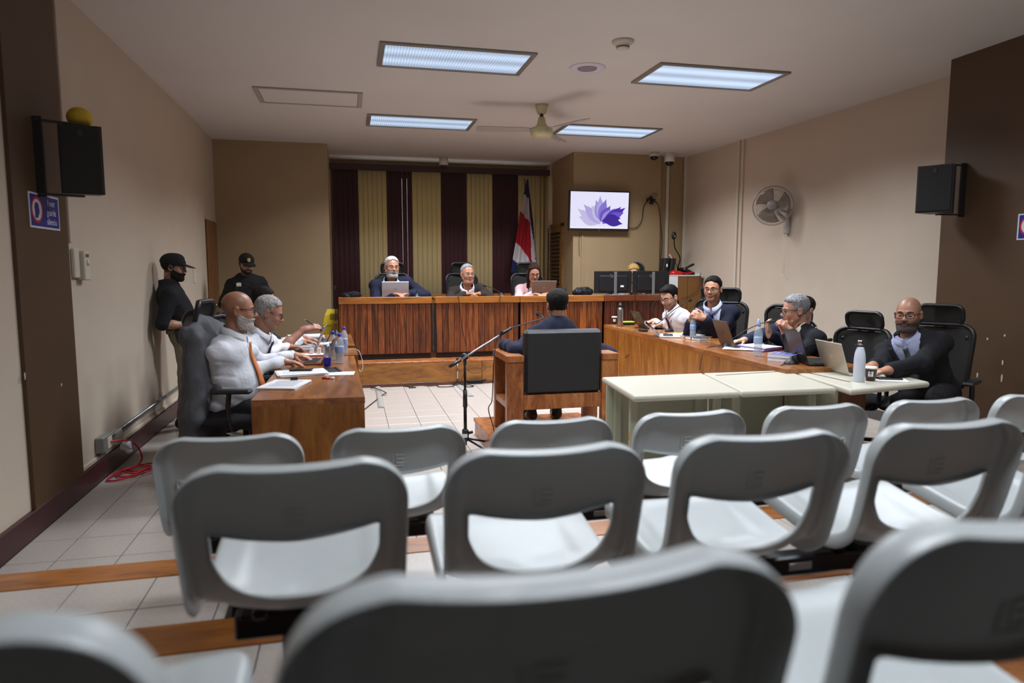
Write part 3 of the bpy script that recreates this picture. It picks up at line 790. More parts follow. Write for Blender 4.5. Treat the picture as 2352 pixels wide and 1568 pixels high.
RIB, PRISM = diffuser_mat('ribbed_lens', True), diffuser_mat('prismatic_lens', False)
FRAMEM = mat('fixture_frame', '#8d8985', .35, .3)
def light_fixture(x, y, label, lens):
    t = thing('ceiling_light', label, 'ceiling light', (x, y, CEIL), 0, 'fluorescent ceiling lights')
    m = MB()
    for s in (-1, 1):
        m.box((x, y+s*.30, CEIL-.009), (1.257, .034, .018), .003); m.box((x+s*.607, y, CEIL-.009), (.044, .566, .018), .003)
    m.build('frame', FRAMEM, t)
    d = MB(); d.box((0, 0, 0), (1.17, .566, .006)); o = link('diffuser', d.mesh('diffuser', lens), t, world=False); o.location = (0, 0, -.006)
for (x, y), lab, ln in zip(FIXTURES, ('lit ribbed ceiling light nearer the camera, left of the round ceiling speaker', 'lit prismatic ceiling light nearer the camera, right of the smoke detector', 'lit ribbed ceiling light farther back, left of the ceiling fan', 'lit ceiling light farther back, partly behind the ceiling fan blade'), (RIB, PRISM, RIB, PRISM)): light_fixture(x, y, lab, ln)
for x, y in GALLERY_FIXTURES: light_fixture(x, y, f"lit ceiling light over the gallery, {'left' if x < 2 else 'right'} side, {'over the front row' if y > 2 else 'above the camera'}", RIB)
t = thing('access_panel', 'blank painted access panel in the ceiling beside the lit lights', 'ceiling panel', (-.345, 7.47, CEIL))
m = MB(); m.box((-.345, 7.47, CEIL-.004), (.94, .56, .010), .002); m.build('panel', CEILP, t)
m = MB()
for s in (-1, 1): m.box((-.345, 7.47+s*.297, CEIL-.008), (1.04, .032, .016), .003); m.box((-.345+s*.497, 7.47, CEIL-.008), (.046, .562, .016), .003)
m.build('frame', mat('panel_frame', '#a89d97', .6), t)
t = thing('ceiling_speaker', 'round white flush speaker grille in the ceiling', 'speaker', (2.06, 5.86, CEIL))
m = MB(); m.lathe([(.0, -.004), (.085, -.004), (.092, -.010), (.150, -.010), (.160, -.002), (.160, 0)], (2.06, 5.86, CEIL), 36); m.build('rim', mat('speaker_rim', '#cfc8d8', .5), t)
m = MB(); m.lathe([(0, -.006), (.07, -.009), (.082, -.012), (.084, -.004)], (2.06, 5.86, CEIL), 30); m.build('grille', mat('speaker_grille', '#8e868a', .6, bump=.5, bscale=500), t)
t = thing('smoke_detector', 'small white round smoke detector on the ceiling', 'smoke detector', (2.09, 5.13, CEIL))
m = MB(); m.lathe([(.085, 0), (.085, -.012), (.060, -.030), (.052, -.034), (.048, -.058), (.020, -.066), (0, -.066)], (2.09, 5.13, CEIL), 30); m.build('housing', IVORY, t)
m = MB(); m.lathe([(.050, -.052), (.0515, -.052), (.0515, -.046), (.050, -.046)], (2.09, 5.13, CEIL), 24); m.build('vent_ring', BLACKP, t)
# ceiling fan
FX_, FY_ = 2.04, 7.25
t = thing('ceiling_fan', 'cream three-blade ceiling fan hanging from the ceiling', 'ceiling fan', (FX_, FY_, CEIL))
FAN = mat('fan_enamel', '#c9c39a', .35)
m = MB(); m.lathe([(.0, 0), (.072, 0), (.066, -.03), (.046, -.09), (.040, -.095), (0, -.095)], (FX_, FY_, CEIL), 24); m.build('canopy', FAN, t)
m = MB(); m.cyl((FX_, FY_, CEIL-.09), (FX_, FY_, CEIL-.15), .014); m.ball((FX_, FY_, CEIL-.115), .022, 12, 8); m.build('rod', mat('fan_rod', '#4a463e', .4, .6), t)
m = MB(); m.lathe([(.0, -.13), (.034, -.13), (.050, -.20), (.064, -.225), (.064, -.232), (.112, -.240), (.124, -.262), (.122, -.30), (.104, -.33), (.05, -.342), (0, -.343)], (FX_, FY_, CEIL), 30); m.build('motor', FAN, t)
for k, a in enumerate((180-6, 180-6+120, 180-6+240)):
    a = math.radians(a); d = Vector((math.cos(a), math.sin(a), 0)); q = Vector((-d.y, d.x, 0)); c = Vector((FX_, FY_, CEIL-.262))
    m = MB(); g = []
    for i in range(9):
        s = .115+(.70-.115)*i/8; wd = .022 if i == 0 else .055+.014*i/8
        if i == 8: wd = .050
        g.append([tuple(c+d*s+q*wd*k2+Vector((0, 0, .012*k2-.002*i/8))) for k2 in (-1, -.33, .33, 1)])
    m.sheet(g, .006, False); m.build('blade', mat('fan_blade', '#a9a3a0', .4), t)

# pelmet, vertical blinds
t = thing('vertical_blind', 'wall of maroon and cream vertical blinds behind the bench', 'blinds', (1.5, 11.1, .35))
MSL = mat('maroon_slat', '#42131f', .75, noise=.08, nscale=120); CSL = mat('cream_slat', '#d8caa0', .7, noise=.06, nscale=120)
for m_, tr in ((MSL, .05), (CSL, .5)):
    nt, N, L, b = nodes_of(m_); tb = N.new('ShaderNodeBsdfTranslucent'); mx = N.new('ShaderNodeMixShader'); mx.inputs[0].default_value = tr
    tb.inputs[0].default_value = b.inputs['Base Color'].default_value; out = N['Material Output']; L.new(b.outputs[0], mx.inputs[1]); L.new(tb.outputs[0], mx.inputs[2]); L.new(mx.outputs[0], out.inputs[0])
m = MB(); m.box((1.5, 11.1, 3.035), (3.52, .10, .095), .006); m.build('pelmet', mat('pelmet_maroon', '#330e14', .5), t)
edges = [-.22, .17, .60, 1.00, 1.46, 1.88, 2.30, 2.73, 3.25]
for i in range(8):
    a, b_ = edges[i], edges[i+1]; n = round((b_-a)/.0735)
    for k in range(n):
        x = a+(b_-a)*(k+.5)/n; ang = random.uniform(-.05, .05)+.16
        if i == 2 and k == 3: ang = .36
        if i == 7 and k >= n-2: ang = .75
        mb_ = MB(); g = []
        for jz in (0, 1):
            row = []
            for q in range(5):
                s = (q-2)/2*.041; row.append((x+s*math.cos(ang), 11.1+s*math.sin(ang)+.006*(1-(q-2)**2/4), 2.99 if jz else .42))
            g.append(row)
        mb_.sheet(g, .0012); mb_.build('slat', MSL if i % 2 == 0 else CSL, t)
# doors
def panel(name, lo, hi, m, parent, b=.003):
    mb = MB(); mb.box([(a+c)/2 for a, c in zip(lo, hi)], [c-a for a, c in zip(lo, hi)], b); return mb.build(name, m, parent)
DOORW = wood('door_wood', '#5d3312', '#75441a', '#875322', (3, 3, .4), .4, .05)
d1 = sbox('door_1', (-1.757, 9.30, 0), (-1.722, 9.98, 2.08), DOORW, .003)
panel('door_frame', (-1.757, 9.25, 0), (-1.735, 9.30, 2.12), DOORW, d1); panel('door_frame', (-1.757, 9.98, 0), (-1.735, 10.04, 2.12), CREAM, d1)
mb = MB(); mb.cyl((-1.722, 9.36, 1.0), (-1.68, 9.36, 1.0), .010); mb.ball((-1.665, 9.36, 1.0), .024, 12, 8); mb.build('door_knob', CHROME, d1)
LOUV = wood('louvre_wood', '#5e3a18', '#7f5426', '#966a36', (3, .6, 3), .45, .08)
d2 = sbox('door_2', (3.285, 10.50, .31), (3.308, 10.58, 2.13), LOUV, .003); panel('door_stile', (3.285, 11.12, .31), (3.308, 11.18, 2.13), LOUV, d2)
panel('door_rail', (3.285, 10.58, 2.05), (3.308, 11.12, 2.13), LOUV, d2); panel('door_backing', (3.300, 10.58, .31), (3.306, 11.12, 2.05), mat('door_dark', '#23130a', .7), d2)
for k in range(26):
    mb = MB(); mb.box((3.289, 10.85, .42+k*.063), (.034, .54, .010), .002, Matrix.Rotation(.75, 3, 'Y')); mb.build('slat', LOUV, d2)
panel('door_frame', (3.275, 10.42, .31), (3.310, 10.50, 2.18), LOUV, d2); panel('door_frame', (3.275, 10.42, 2.13), (3.310, 11.30, 2.19), LOUV, d2); panel('door_frame', (3.275, 11.18, .31), (3.310, 11.30, 2.13), mat('door_dark', '#23130a', .7), d2)
# cable ducts on the right hand walls
def rw(y): return 5.372-(y-4.9)*.194/5.3
for i, (p, q) in enumerate((((4.87, 10.035), .33), ((5.165, 10.02), .31))):
    mb = MB(); mb.box((p[0], p[1], 1.75), (.045, .03, 2.9), .004); struct(mb, f'trim_{8+i}', IVORY)
for i, (y, z0) in enumerate(((8.60, 1.17), (8.50, 1.17))):
    mb = MB(); mb.box((rw(y)-.012, y, (z0+3.2)/2), (.028, .045 if i == 0 else .038, 3.2-z0), .004); struct(mb, f'trim_{10+i}', mat('duct_cream', '#cbb9a6', .5) if i else IVORY)
# ---------------------------------------------------------------- gallery seats
PLASTIC = mat('grey_seat_plastic', '#b6bbbb', .25, noise=.02, nscale=8, bump=.10, bscale=420, spec=.5)
def seat_shell():
    prof = arc([(-.006, .744), (.020, .65), (.045, .545), (.062, .480), (.084, .430), (.132, .402), (.22, .404), (.33, .418), (.43, .432), (.475, .431), (.500, .414)], 10)
    prof = [Vector((0, p[0], p[1])) for p in prof]
    cum = [0.]
    for a, b in zip(prof, prof[1:]): cum.append(cum[-1]+(b-a).length)
    tot = cum[-1]
    def at(v):
        v = min(max(v, 0), tot-1e-6); i = max(j for j in range(len(cum)-1) if cum[j] <= v); t = (v-cum[i])/(cum[i+1]-cum[i])
        p = prof[i].lerp(prof[i+1], t); d = (prof[min(i+2, len(prof)-1)]-prof[max(i-1, 0)]).normalized(); return p, d, Vector((0, -d.z, d.y))
    hw, u0, rc = .230, .186, .085
    cols = [-hw, -.215, -.200]+[u0*math.sin((k/9-1)*PI/2) if False else -u0+2*u0*k/18 for k in range(19)]+[.200, .215, hw]
    ce = list(range(3, 22))
    vt = lambda x: .152+.022*(1-(x/u0)**2); vb = lambda x: .224+.086*math.sqrt(max(0, 1-abs(x/u0)**3.2))
    rows_n = (9, 5, 18); verts = []; nrm = []; G = {}
    def W(v):
        w = 1. if v > rc else (hw-rc+math.sqrt(max(rc*rc-(rc-v)**2, 0)))/hw
        if v > tot-.06: q = (v-(tot-.06))/.06; w *= (hw-.06+.06*math.sqrt(max(1-q*q*.98, 0)))/hw
        return w*(1-.035*min(v/.32, 1))
    for j, x in enumerate(cols):
        xc = max(-u0, min(u0, x)); a, b = vt(xc), vb(xc)
        vv = [a*(k/rows_n[0])**1.35 for k in range(rows_n[0]+1)]+[a+(b-a)*k/rows_n[1] for k in range(1, rows_n[1]+1)]+[b+(tot-b)*k/rows_n[2] for k in range(1, rows_n[2]+1)]
        for i, v in enumerate(vv):
            p, d, n = at(v); s = 1-(x/hw)**2
            rib = .009 if abs(x) > .19 else 0.
            dep = .020*s if v < .2 else (.020+.026*min((v-.2)/.14, 1))*s
            if v > .42: dep *= max(.25, 1-(v-.42)/.34)
            dep += rib*min(v/.06, 1) if v < .34 else 0
            if v > .46 and abs(x) < .16: dep += .004
            G[i, j] = len(verts); verts.append(p+Vector((x*W(v), 0, 0))-n*dep*.95); nrm.append(n)
    nr = sum(rows_n)+1; nc = len(cols); faces = []
    for i in range(nr-1):
        for j in range(nc-1):
            if rows_n[0] <= i < rows_n[0]+rows_n[1] and 3 <= j < 21: continue
            faces.append((G[i, j], G[i+1, j], G[i+1, j+1], G[i, j+1]))
    loop = [G[0, j] for j in range(nc)]+[G[i, nc-1] for i in range(1, nr)]+[G[nr-1, j] for j in range(nc-2, -1, -1)]+[G[i, 0] for i in range(nr-2, 0, -1)]
    m = len(loop); prev = loop
    outs = []
    for k in range(m):
        t = verts[loop[(k+1) % m]]-verts[loop[k-1]]; o = t.cross(nrm[loop[k]]); 
        outs.append(o.normalized())
    c0 = verts[G[5, nc//2]]
    if outs[nc//2].z < 0: outs = [-o for o in outs]
    for do, dn in ((.005, .006), (.009, .018), (.010, .044)):
        cur = []
        for k in range(m):
            cur.append(len(verts)); verts.append(verts[loop[k]]+outs[k]*do-nrm[loop[k]]*dn); nrm.append(nrm[loop[k]])
        for k in range(m): faces.append((prev[k], cur[k], cur[(k+1) % m], prev[(k+1) % m]))
        prev = cur
    r0, r1 = rows_n[0], rows_n[0]+rows_n[1]                                      # turned lip round the opening
    inner = [G[r0, j] for j in range(3, 22)]+[G[i, 21] for i in range(r0+1, r1+1)]+[G[r1, j] for j in range(20, 2, -1)]+[G[i, 3] for i in range(r1-1, r0, -1)]
    prev = inner; mid = sum((verts[q] for q in inner), Vector())/len(inner)
    for do, dn in ((.004, .003), (.005, .016)):
        cur = []
        for q in inner:
            o = mid-verts[q]; o -= nrm[q]*o.dot(nrm[q]); cur.append(len(verts)); verts.append(verts[q]+o.normalized()*do-nrm[q]*dn); nrm.append(nrm[q])
        for k in range(len(inner)): faces.append((prev[k], cur[k], cur[(k+1) % len(inner)], prev[(k+1) % len(inner)]))
        prev = cur
    me = bpy.data.meshes.new('shell'); me.from_pydata([tuple(v) for v in verts], [], faces); me.update()
    o = bpy.data.objects.new('tmp', me); C.objects.link(o)
    bmx = bmesh.new(); bmx.from_mesh(me); bmesh.ops.recalc_face_normals(bmx, faces=bmx.faces); bmx.to_mesh(me); bmx.free()
    md = o.modifiers.new('a', 'SOLIDIFY'); md.thickness = .0045; md.offset = 0
    md = o.modifiers.new('b', 'SUBSURF'); md.levels = 1; md.render_levels = 1
    dg = bpy.context.evaluated_depsgraph_get(); r = bpy.data.meshes.new_from_object(o.evaluated_get(dg)); bpy.data.objects.remove(o)
    r.name = 'shell'; r.materials.clear(); r.materials.append(PLASTIC); r.polygons.foreach_set('use_smooth', [True]*len(r.polygons)); r.update(); return r
def make_seat(label, loc):
    t = thing('gallery_seat', label, 'seat', loc, 0, 'grey plastic gallery seats')
    link('shell', seat_shell(), t, world=False)
    m = MB()                                                                   # raised monogram on the rear face
    m.M = frame((0, .0045, .622), (1, 0, 0), (0, -.23, .97))
    for y in (-.016, 0, .016): m.box((.004, y, 0), (.030, .0055, .004), .0015)
    m.box((-.010, 0, 0), (.0055, .037, .004), .0015); m.box((-.024, -.006, 0), (.0055, .046, .004), .0015); m.box((-.004, -.027, 0), (.040, .0055, .004), .0015)
    m.build('emblem', PLASTIC, t, world=False)
    m = MB(); m.box((0, .215, .322), (.30, .10, .010), .003)
    for s in (-1, 1): m.box((s*.10, .25, .335), (.035, .22, .022), .006)
    m.build('bracket', BLACKM, t, world=False)
    return t
ordn = ['first', 'second', 'third', 'fourth', 'fifth', 'sixth', 'seventh']
ROWS = [('front', 2.43, STEP, [-.405, .159, .726, 1.290, 1.860, 2.430, 2.995]), ('middle', 1.485, 2*STEP, [-.125, .430, .985, 1.535, 2.085]), ('nearest', .575, 3*STEP-.012, [-.385, .170, .720])]
seat0 = None; NEARROW = {-.385: 'out-of-focus grey seat cut off at the bottom left corner', .170: 'large out-of-focus grey seat nearest the camera, in the middle', .720: 'large out-of-focus grey seat nearest the camera, at the bottom right'}
for rn, y, zf, xs in ROWS:
    for i, x in enumerate(xs):
        lab = NEARROW[x] if rn == 'nearest' else f'grey plastic seat, {ordn[i]} from the left in the {rn} row' if rn == 'middle' else f'grey plastic seat, {ordn[i]} from the left in the row by the desks'
        if seat0 is None: seat0 = make_seat(lab, (x, y, zf))
        else: dup(seat0, (x, y, zf), 0, lab)
    t = thing('seat_beam', {'front': 'dark steel beam under the row of seats by the desks', 'middle': 'dark steel beam on floor plates under the middle row of seats', 'nearest': 'dark steel beam under the seats nearest the camera'}[rn], 'beam', (xs[0], y+.215, zf), 0)
    NAVYM = mat('beam_enamel', '#16181f', .25, .1)
    m = MB(); m.box(((xs[0]+xs[-1])/2, y+.215, zf+.285), (xs[-1]-xs[0]+.33, .055, .062), .006); m.build('beam', NAVYM, t)
    for x in xs[::3]:
        m = MB(); m.box((x-.02, y+.215, zf+.13), (.075, .045, .235), .006); m.box((x-.02, y+.215, zf+.006), (.12, .36, .012), .004); m.build('leg', NAVYM, t)
    for a, b_ in zip(xs, xs[1:]):
        m = MB(); m.box(((a+b_)/2, y+.1865, zf+.285), (.075, .003, .022), .001); m.build('plate', METAL, t)

# ---------------------------------------------------------------- office chairs
MESHF = mat('chair_mesh', '#1c1a18', .8, bump=.6, bscale=500)
def _mesh_alpha():
    nt, N, L, b = nodes_of(MESHF); tc = N.new('ShaderNodeTexCoord'); mp = N.new('ShaderNodeMapping'); L.new(tc.outputs['Object'], mp.inputs[0])
    w = N.new('ShaderNodeTexChecker'); w.inputs['Scale'].default_value = 330; L.new(mp.outputs[0], w.inputs['Vector'])
    mr = N.new('ShaderNodeMapRange'); mr.inputs['To Min'].default_value = .72; mr.inputs['To Max'].default_value = 1; L.new(w.outputs['Fac'], mr.inputs['Value']); L.new(mr.outputs[0], b.inputs['Alpha'])
_mesh_alpha()
CHB = mat('chair_plastic', '#141416', .42); CHF = cloth('chair_seat', '#17171a', .3)
def rrect(w, h, r, n=5):
    out = []
    for cx, cy, a0 in ((w-r, h-r, 0), (-w+r, h-r, 90), (-w+r, -h+r, 180), (w-r, -h+r, 270)):
        for k in range(n+1): a = math.radians(a0+90*k/n); out.append((cx+r*math.cos(a), cy+r*math.sin(a)))
    return out
def make_chair(label, loc, rz, head=True, group='black office chairs with mesh backs'):
    t = thing('office_chair', label, 'chair', loc, rz, group)
    P = lambda nm, mb, m, par=t: mb.build(nm, m, par, world=False)
    # star base, five legs with castors
    m = MB(); m.lathe([(0, .06), (.045, .06), (.045, .115), (.03, .13), (.03, .30), (.019, .30), (.019, .40), (0, .40)], n=16); P('gas_lift', m, CHB)
    for k in range(5):
        a = 2*PI*k/5+.3; d = Vector((math.cos(a), math.sin(a), 0)); m = MB(); m.bar(d*.03+Vector((0, 0, .095)), d*.31+Vector((0, 0, .075)), .045, .03, .006); lg = P('leg', m, CHB)
        m = MB(); c = d*.30+Vector((0, 0, .028)); q = Vector((-d.y, d.x, 0))
        for s in (-1, 1): m.cyl(c+q*(s*.022-.008), c+q*(s*.022+.008), .027, n=12)
        m.cyl(c+Vector((0, 0, .0)), c+Vector((0, 0, .05)), .008, n=8); P('castor', m, BLACKP, lg)
    S = Solid((-.30, -.30, .36), (.30, .30, .56), .014)
    for x in (-.17, 0, .17):
        for y in (-.17, 0, .17): S.ell((x, y, .455-.015*(y > .1)), (.12, .12, .045), .08)
    pos, F = S.surf(); link('seat', skin_mesh('seat', pos, F, CHF), t, world=False)
    m = MB(); m.box((0, 0, .405), (.28, .30, .03), .01); P('seat_pan', m, CHB)
    # back: frame loop with a mesh panel, slightly bent round the sitter
    def bend(x, z, zc=.84): return (x, -.235-.10*(z-.55)-.0+1.1*x*x, z)
    loop = rrect(.235, .255, .09); fr = [bend(x*(1-.18*max(0, (.82-(y+.83))/.3)), y+.83) for x, y in loop]
    m = MB(); m.tube(fr, .017, 8, closed=True, flat=1.2); P('back_frame', m, CHB)
    g = [[bend(x/8*.225*(1-.18*max(0, (.82-z)/.3)), z) for x in range(-8, 9)] for z in [.585+.06*k for k in range(9)]]
    m = MB(); m.sheet(g, .006); P('back_mesh', m, MESHF)
    m = MB(); m.tube(arc([(0, -.10, .40), (0, -.27, .42), (0, -.335, .55), (0, -.325, .74), (0, -.335, .95), (0, -.345, 1.06)]), [.026]*5+[.024]*36, 8, flat=1.4); P('back_spine', m, CHB)
    g = [[(x/6*.16, -.262+.5*(x/6*.16)**2-.02*math.cos((z-.66)*14), z) for x in range(-6, 7)] for z in [.60+.025*k for k in range(6)]]
    m = MB(); m.sheet(g, .02); P('lumbar_pad', m, CHB)
    for s in (-1, 1):
        m = MB(); m.tube(arc([(s*.17, 0, .40), (s*.27, 0, .42), (s*.285, -.02, .52), (s*.285, -.01, .655)]), .017, 8); ar = P('armrest', m, CHB)
        m = MB(); m.box((s*.285, .01, .668), (.085, .25, .028), .012); P('arm_pad', m, BLACKP, ar)
    if head:
        m = MB()
        for s in (-1, 1): m.tube(arc([(s*.02, -.345, 1.02), (s*.10, -.345, 1.04), (s*.155, -.29, 1.02), (s*.19, -.235, .98)]), .013, 8, flat=1.6)
        m.tube(arc([(0, -.345, 1.04), (0, -.37, 1.10), (0, -.345, 1.15), (0, -.30, 1.165)]), .020, 8, flat=1.3); P('headrest_arm', m, CHB)
        hb = lambda x, z: (x, -.285+1.9*x*x+.9*(z-1.16)**2+.25*(z-1.16), z)
        m = MB(); m.tube([hb(x, y+1.165) for x, y in rrect(.150, .075, .05)], .016, 8, closed=True, flat=1.2); hr = P('headrest', m, CHB)
        m = MB(); m.sheet([[hb(x/8*.145, z) for x in range(-8, 9)] for z in [1.095+.02*k for k in range(8)]], .008); P('headrest_mesh', m, MESHF, hr)
    return t

# ---------------------------------------------------------------- judges' dais and bench
m = MB(); m.box((2.35, 9.83, .152), (5.54, 2.56, .304)); m.box((2.35, 8.555, .30), (5.56, .05, .022), .003)
da = struct(m, 'floor.004', WOODC)
for a, b_ in ((-.42, 1.62), (1.625, 2.9), (2.905, 5.1)): panel('panel', (a, 8.532, .045), (b_, 8.552, .291), wood('dais_wood', '#6f4218', '#8f5a22', '#a56c2c', (.6, 3, 2.4), .35, .06, .2), da)
panel('plinth', (-.42, 8.528, 0), (5.1, 8.55, .045), wood('plinth_wood', '#3a1d0e', '#5a3016', '#6a3c1c', (.5, 3, 3), .4, .1), da)
BZ0, BZ1, BZT, BY = .375, 1.020, 1.105, 8.86
SEGS = [(-.12, 1.015), (1.085, 2.185), (2.215, 3.375), (3.405, 4.50)]
for k, (a, b_) in enumerate(SEGS):
    t = thing('bench_section', ['plank bench section at the left end, below the silver laptop', 'plank bench section in the middle, below the clasped hands', 'plank bench section behind the head of the person in the armchair', 'darker plank bench section at the right, below the two monitors'][k], 'bench', ((a+b_)/2, BY, .31), 0, 'sections of the plank bench')
    WB = WOODB if k < 3 else wood('board_wood_red', '#200a06', '#4f1f0f', '#6a3016', (5, 5, .42), .35, .25, .2)
    n = round((b_-a)/.078); x = a; ws = [random.uniform(.8, 1.25) for _ in range(n)]; sw = sum(ws)
    for w_ in ws:
        w_ = w_/sw*(b_-a); mb = MB(); mb.box((x+w_/2, BY+.012, (BZ0+BZ1)/2), (w_-.004, .024, BZ1-BZ0), .003); mb.build('board', WB, t); x += w_
    panel('fascia', (a-.02 if k == 0 else a-.01, BY-.022, BZ1), (b_+.012, BY+.012, BZT), WOODR if k < 3 else wood('fascia_wood_red', '#5a2a12', '#74391a', '#8a4822', (.5, 4, 4), .3, .1, .3), t)
    panel('worktop', (a-.02, BY+.012, 1.055), (b_+.02, BY+.52, 1.09), WOODT, t)
    panel('toe_kick', (a, BY+.05, .305), (b_, BY+.07, BZ0), BLACKP, t)
    panel('backing', (a-.03, BY+.026, BZ0), (b_+.03, BY+.05, BZ1), mat('bench_dark', '#160b07', .8), t)
    if k == 0: panel('end_panel', (a-.02, BY, .305), (a, BY+.52, BZ1), WOODB, t)
t = thing('credenza', 'low wooden credenza behind the bench, its top edge showing', 'cabinet', (1.55, 10.55, .305))
panel('body', (.2, 10.35, .305), (3.0, 10.75, 1.03), WOODD, t); panel('top', (.17, 10.32, 1.03), (3.03, 10.78, 1.075), WOODR, t)
for k in range(4): panel('door', (.22+.69*k, 10.335, .36), (.89+.69*k, 10.35, 1.0), WOODD, t)
t = thing('side_cabinet', 'brown two-door cabinet with a white top at the right of the bench', 'cabinet', (4.85, 9.45, .305))
CABM = mat('cabinet_laminate', '#7d5428', .5, noise=.06, nscale=10)
panel('body', (4.60, 9.42, .305), (5.155, 9.85, 1.352), CABM, t); panel('top', (4.59, 9.395, 1.352), (5.165, 9.86, 1.372), WHITEP, t)
panel('door', (4.603, 9.402, .33), (4.925, 9.42, 1.348), CABM, t); panel('door', (4.931, 9.402, .33), (5.152, 9.42, 1.348), CABM, t)
mb = MB(); mb.box((4.66, 9.399, 1.27), (.21, .002, .17)); tag(mb.build('paper_notice', mat('paper', '#e3e3e6', .8)), 'white sheet hung on the front of the brown side cabinet', 'paper')

# ---------------------------------------------------------------- counsel desks
def wood_desk(label, front, group):
    """front: four plan corners (near-left, near-right, far-right, far-left); solid end and front panels, open on the sitter's side (given by side)"""
def desk_prism(name, pts, z0, z1, m, parent):
    mb = MB(); mb.prism(pts, z0, z1); return mb.build(name, m, parent)
def lerp2(a, b, t): return (a[0]+(b[0]-a[0])*t, a[1]+(b[1]-a[1])*t)
def counsel_desk(label, A, B, Cc, D, z, group):
    """A-B is the long outer edge faced with a panel (A near, B far), D-C the sitter's edge"""
    t = thing('counsel_desk', label, 'desk', ((A[0]+Cc[0])/2, (A[1]+Cc[1])/2, 0), 0, group)
    th = .035
    desk_prism('desktop', [A, B, Cc, D], z-th, z, WOODT, t)
    k = .035/math.hypot(D[0]-A[0], D[1]-A[1]); e = .030/math.hypot(B[0]-A[0], B[1]-A[1])
    desk_prism('front_panel', [lerp2(A, D, .004), lerp2(B, Cc, .004), lerp2(B, Cc, k), lerp2(A, D, k)], .0, z-th, WOODD, t)
    desk_prism('end_panel', [lerp2(A, D, k), lerp2(lerp2(A, D, k), lerp2(B, Cc, k), e), lerp2(D, Cc, e), D], 0, z-th, WOODD, t)
    desk_prism('end_panel', [lerp2(B, Cc, k), lerp2(lerp2(B, Cc, k), lerp2(A, D, k), e), lerp2(Cc, D, e), Cc], 0, z-th, WOODD, t)
    return t
counsel_desk('wooden counsel desk at the left nearest the gallery, covered in papers', (.068, 3.84), (.022, 5.735), (-.50, 5.77), (-.535, 3.88), .75, 'wooden counsel desks')
counsel_desk('wooden counsel desk at the left farther back, with the phone on its corner', (.055, 5.785), (.0, 7.68), (-.50, 7.70), (-.50, 5.80), .75, 'wooden counsel desks')
counsel_desk('wooden counsel desk at the right farther back, with the steel flask', (3.066, 6.205), (3.175, 8.28), (3.79, 8.25), (3.70, 6.17), .75, 'wooden counsel desks')
counsel_desk('wooden counsel desk at the right behind the cream tables, with the books', (2.992, 4.23), (3.064, 6.195), (3.70, 6.16), (3.66, 4.215), .75, 'wooden counsel desks')
LAM = mat('cream_laminate', '#c2beae', .30, noise=.02, nscale=40); LEGM = mat('sage_enamel', '#a7aa94', .45); SLOT = mat('slot_dark', '#2a2018', .6)
def cream_table(label, pts, slot=None, legs=()):
    t = thing('cream_table', label, 'table', (sum(p[0] for p in pts)/4, sum(p[1] for p in pts)/4, 0), 0, 'cream laminate tables in a row')
    n = len(pts); cx, cy = sum(p[0] for p in pts)/n, sum(p[1] for p in pts)/n
    mb = MB(); inset = lambda d: [(p[0]+(cx-p[0])*d, p[1]+(cy-p[1])*d) for p in pts]
    rings = []
    for k in range(7):
        a = -PI/2+PI*k/6; rings.append([(*p, .701+.019*math.sin(a)) for p in inset(.030*(1-math.cos(a)))])
    mb.ring(rings, True, False); mb.build('tabletop', LAM, t)
    if slot: mb = MB(); mb.bar((*slot[0], .7203), (*slot[1], .7203), .016, .0016); mb.build('cable_slot', SLOT, t)
    A, B, Cc, D = pts
    desk_prism('modesty_panel', [lerp2(D, A, .16), lerp2(Cc, B, .16), lerp2(Cc, B, .185), lerp2(D, A, .185)], .10, .682, LEGM, t)
    for u in legs:
        p, q = lerp2(A, B, u), lerp2(D, Cc, u); mb = MB()
        mb.bar((*lerp2(p, q, .30), .03), (*lerp2(p, q, .30), .682), .05, .03, .004); mb.bar((*lerp2(p, q, .80), .03), (*lerp2(p, q, .80), .682), .05, .03, .004)
        mb.bar((*lerp2(p, q, .12), .02), (*lerp2(p, q, .95), .02), .05, .03, .006); mb.build('leg', LEGM, t)
    return t
tA = cream_table('cream table at the left of the row, next to the wooden armchair', [(1.600, 3.675), (2.285, 3.660), (2.435, 4.395), (1.672, 4.385)], None, (.10, .90))
tB = cream_table('cream table in the middle of the row with a cable slot', [(2.297, 3.660), (2.950, 3.650), (3.105, 4.385), (2.447, 4.395)], ((2.474, 4.269, 0.720)[:2], (3.008, 4.331, 0.720)[:2]), (.08, .92))
tC = cream_table('cream table at the right end with white flask and coffee cup', [(2.985, 3.56), (3.70, 3.70), (3.83, 4.62), (3.16, 4.62)], ((3.178, 4.269, 0.720)[:2], (3.184, 3.815, 0.720)[:2]), (.10,))
panel('side_panel', (3.02, 3.75, .02), (3.05, 4.35, .68), LEGM, tC)
for (z0, z1, c) in ((.40, .46, '#e0a020'), (.18, .25, '#d85a30')): panel('sticker', (1.662, 3.885, z0), (1.684, 3.889, z1), mat('sticker_'+c[1:], c, .6), tA)
panel('sticker', (1.690, 3.885, .32), (1.712, 3.889, .42), mat('sticker_lime', '#a6e02a', .6), tA)

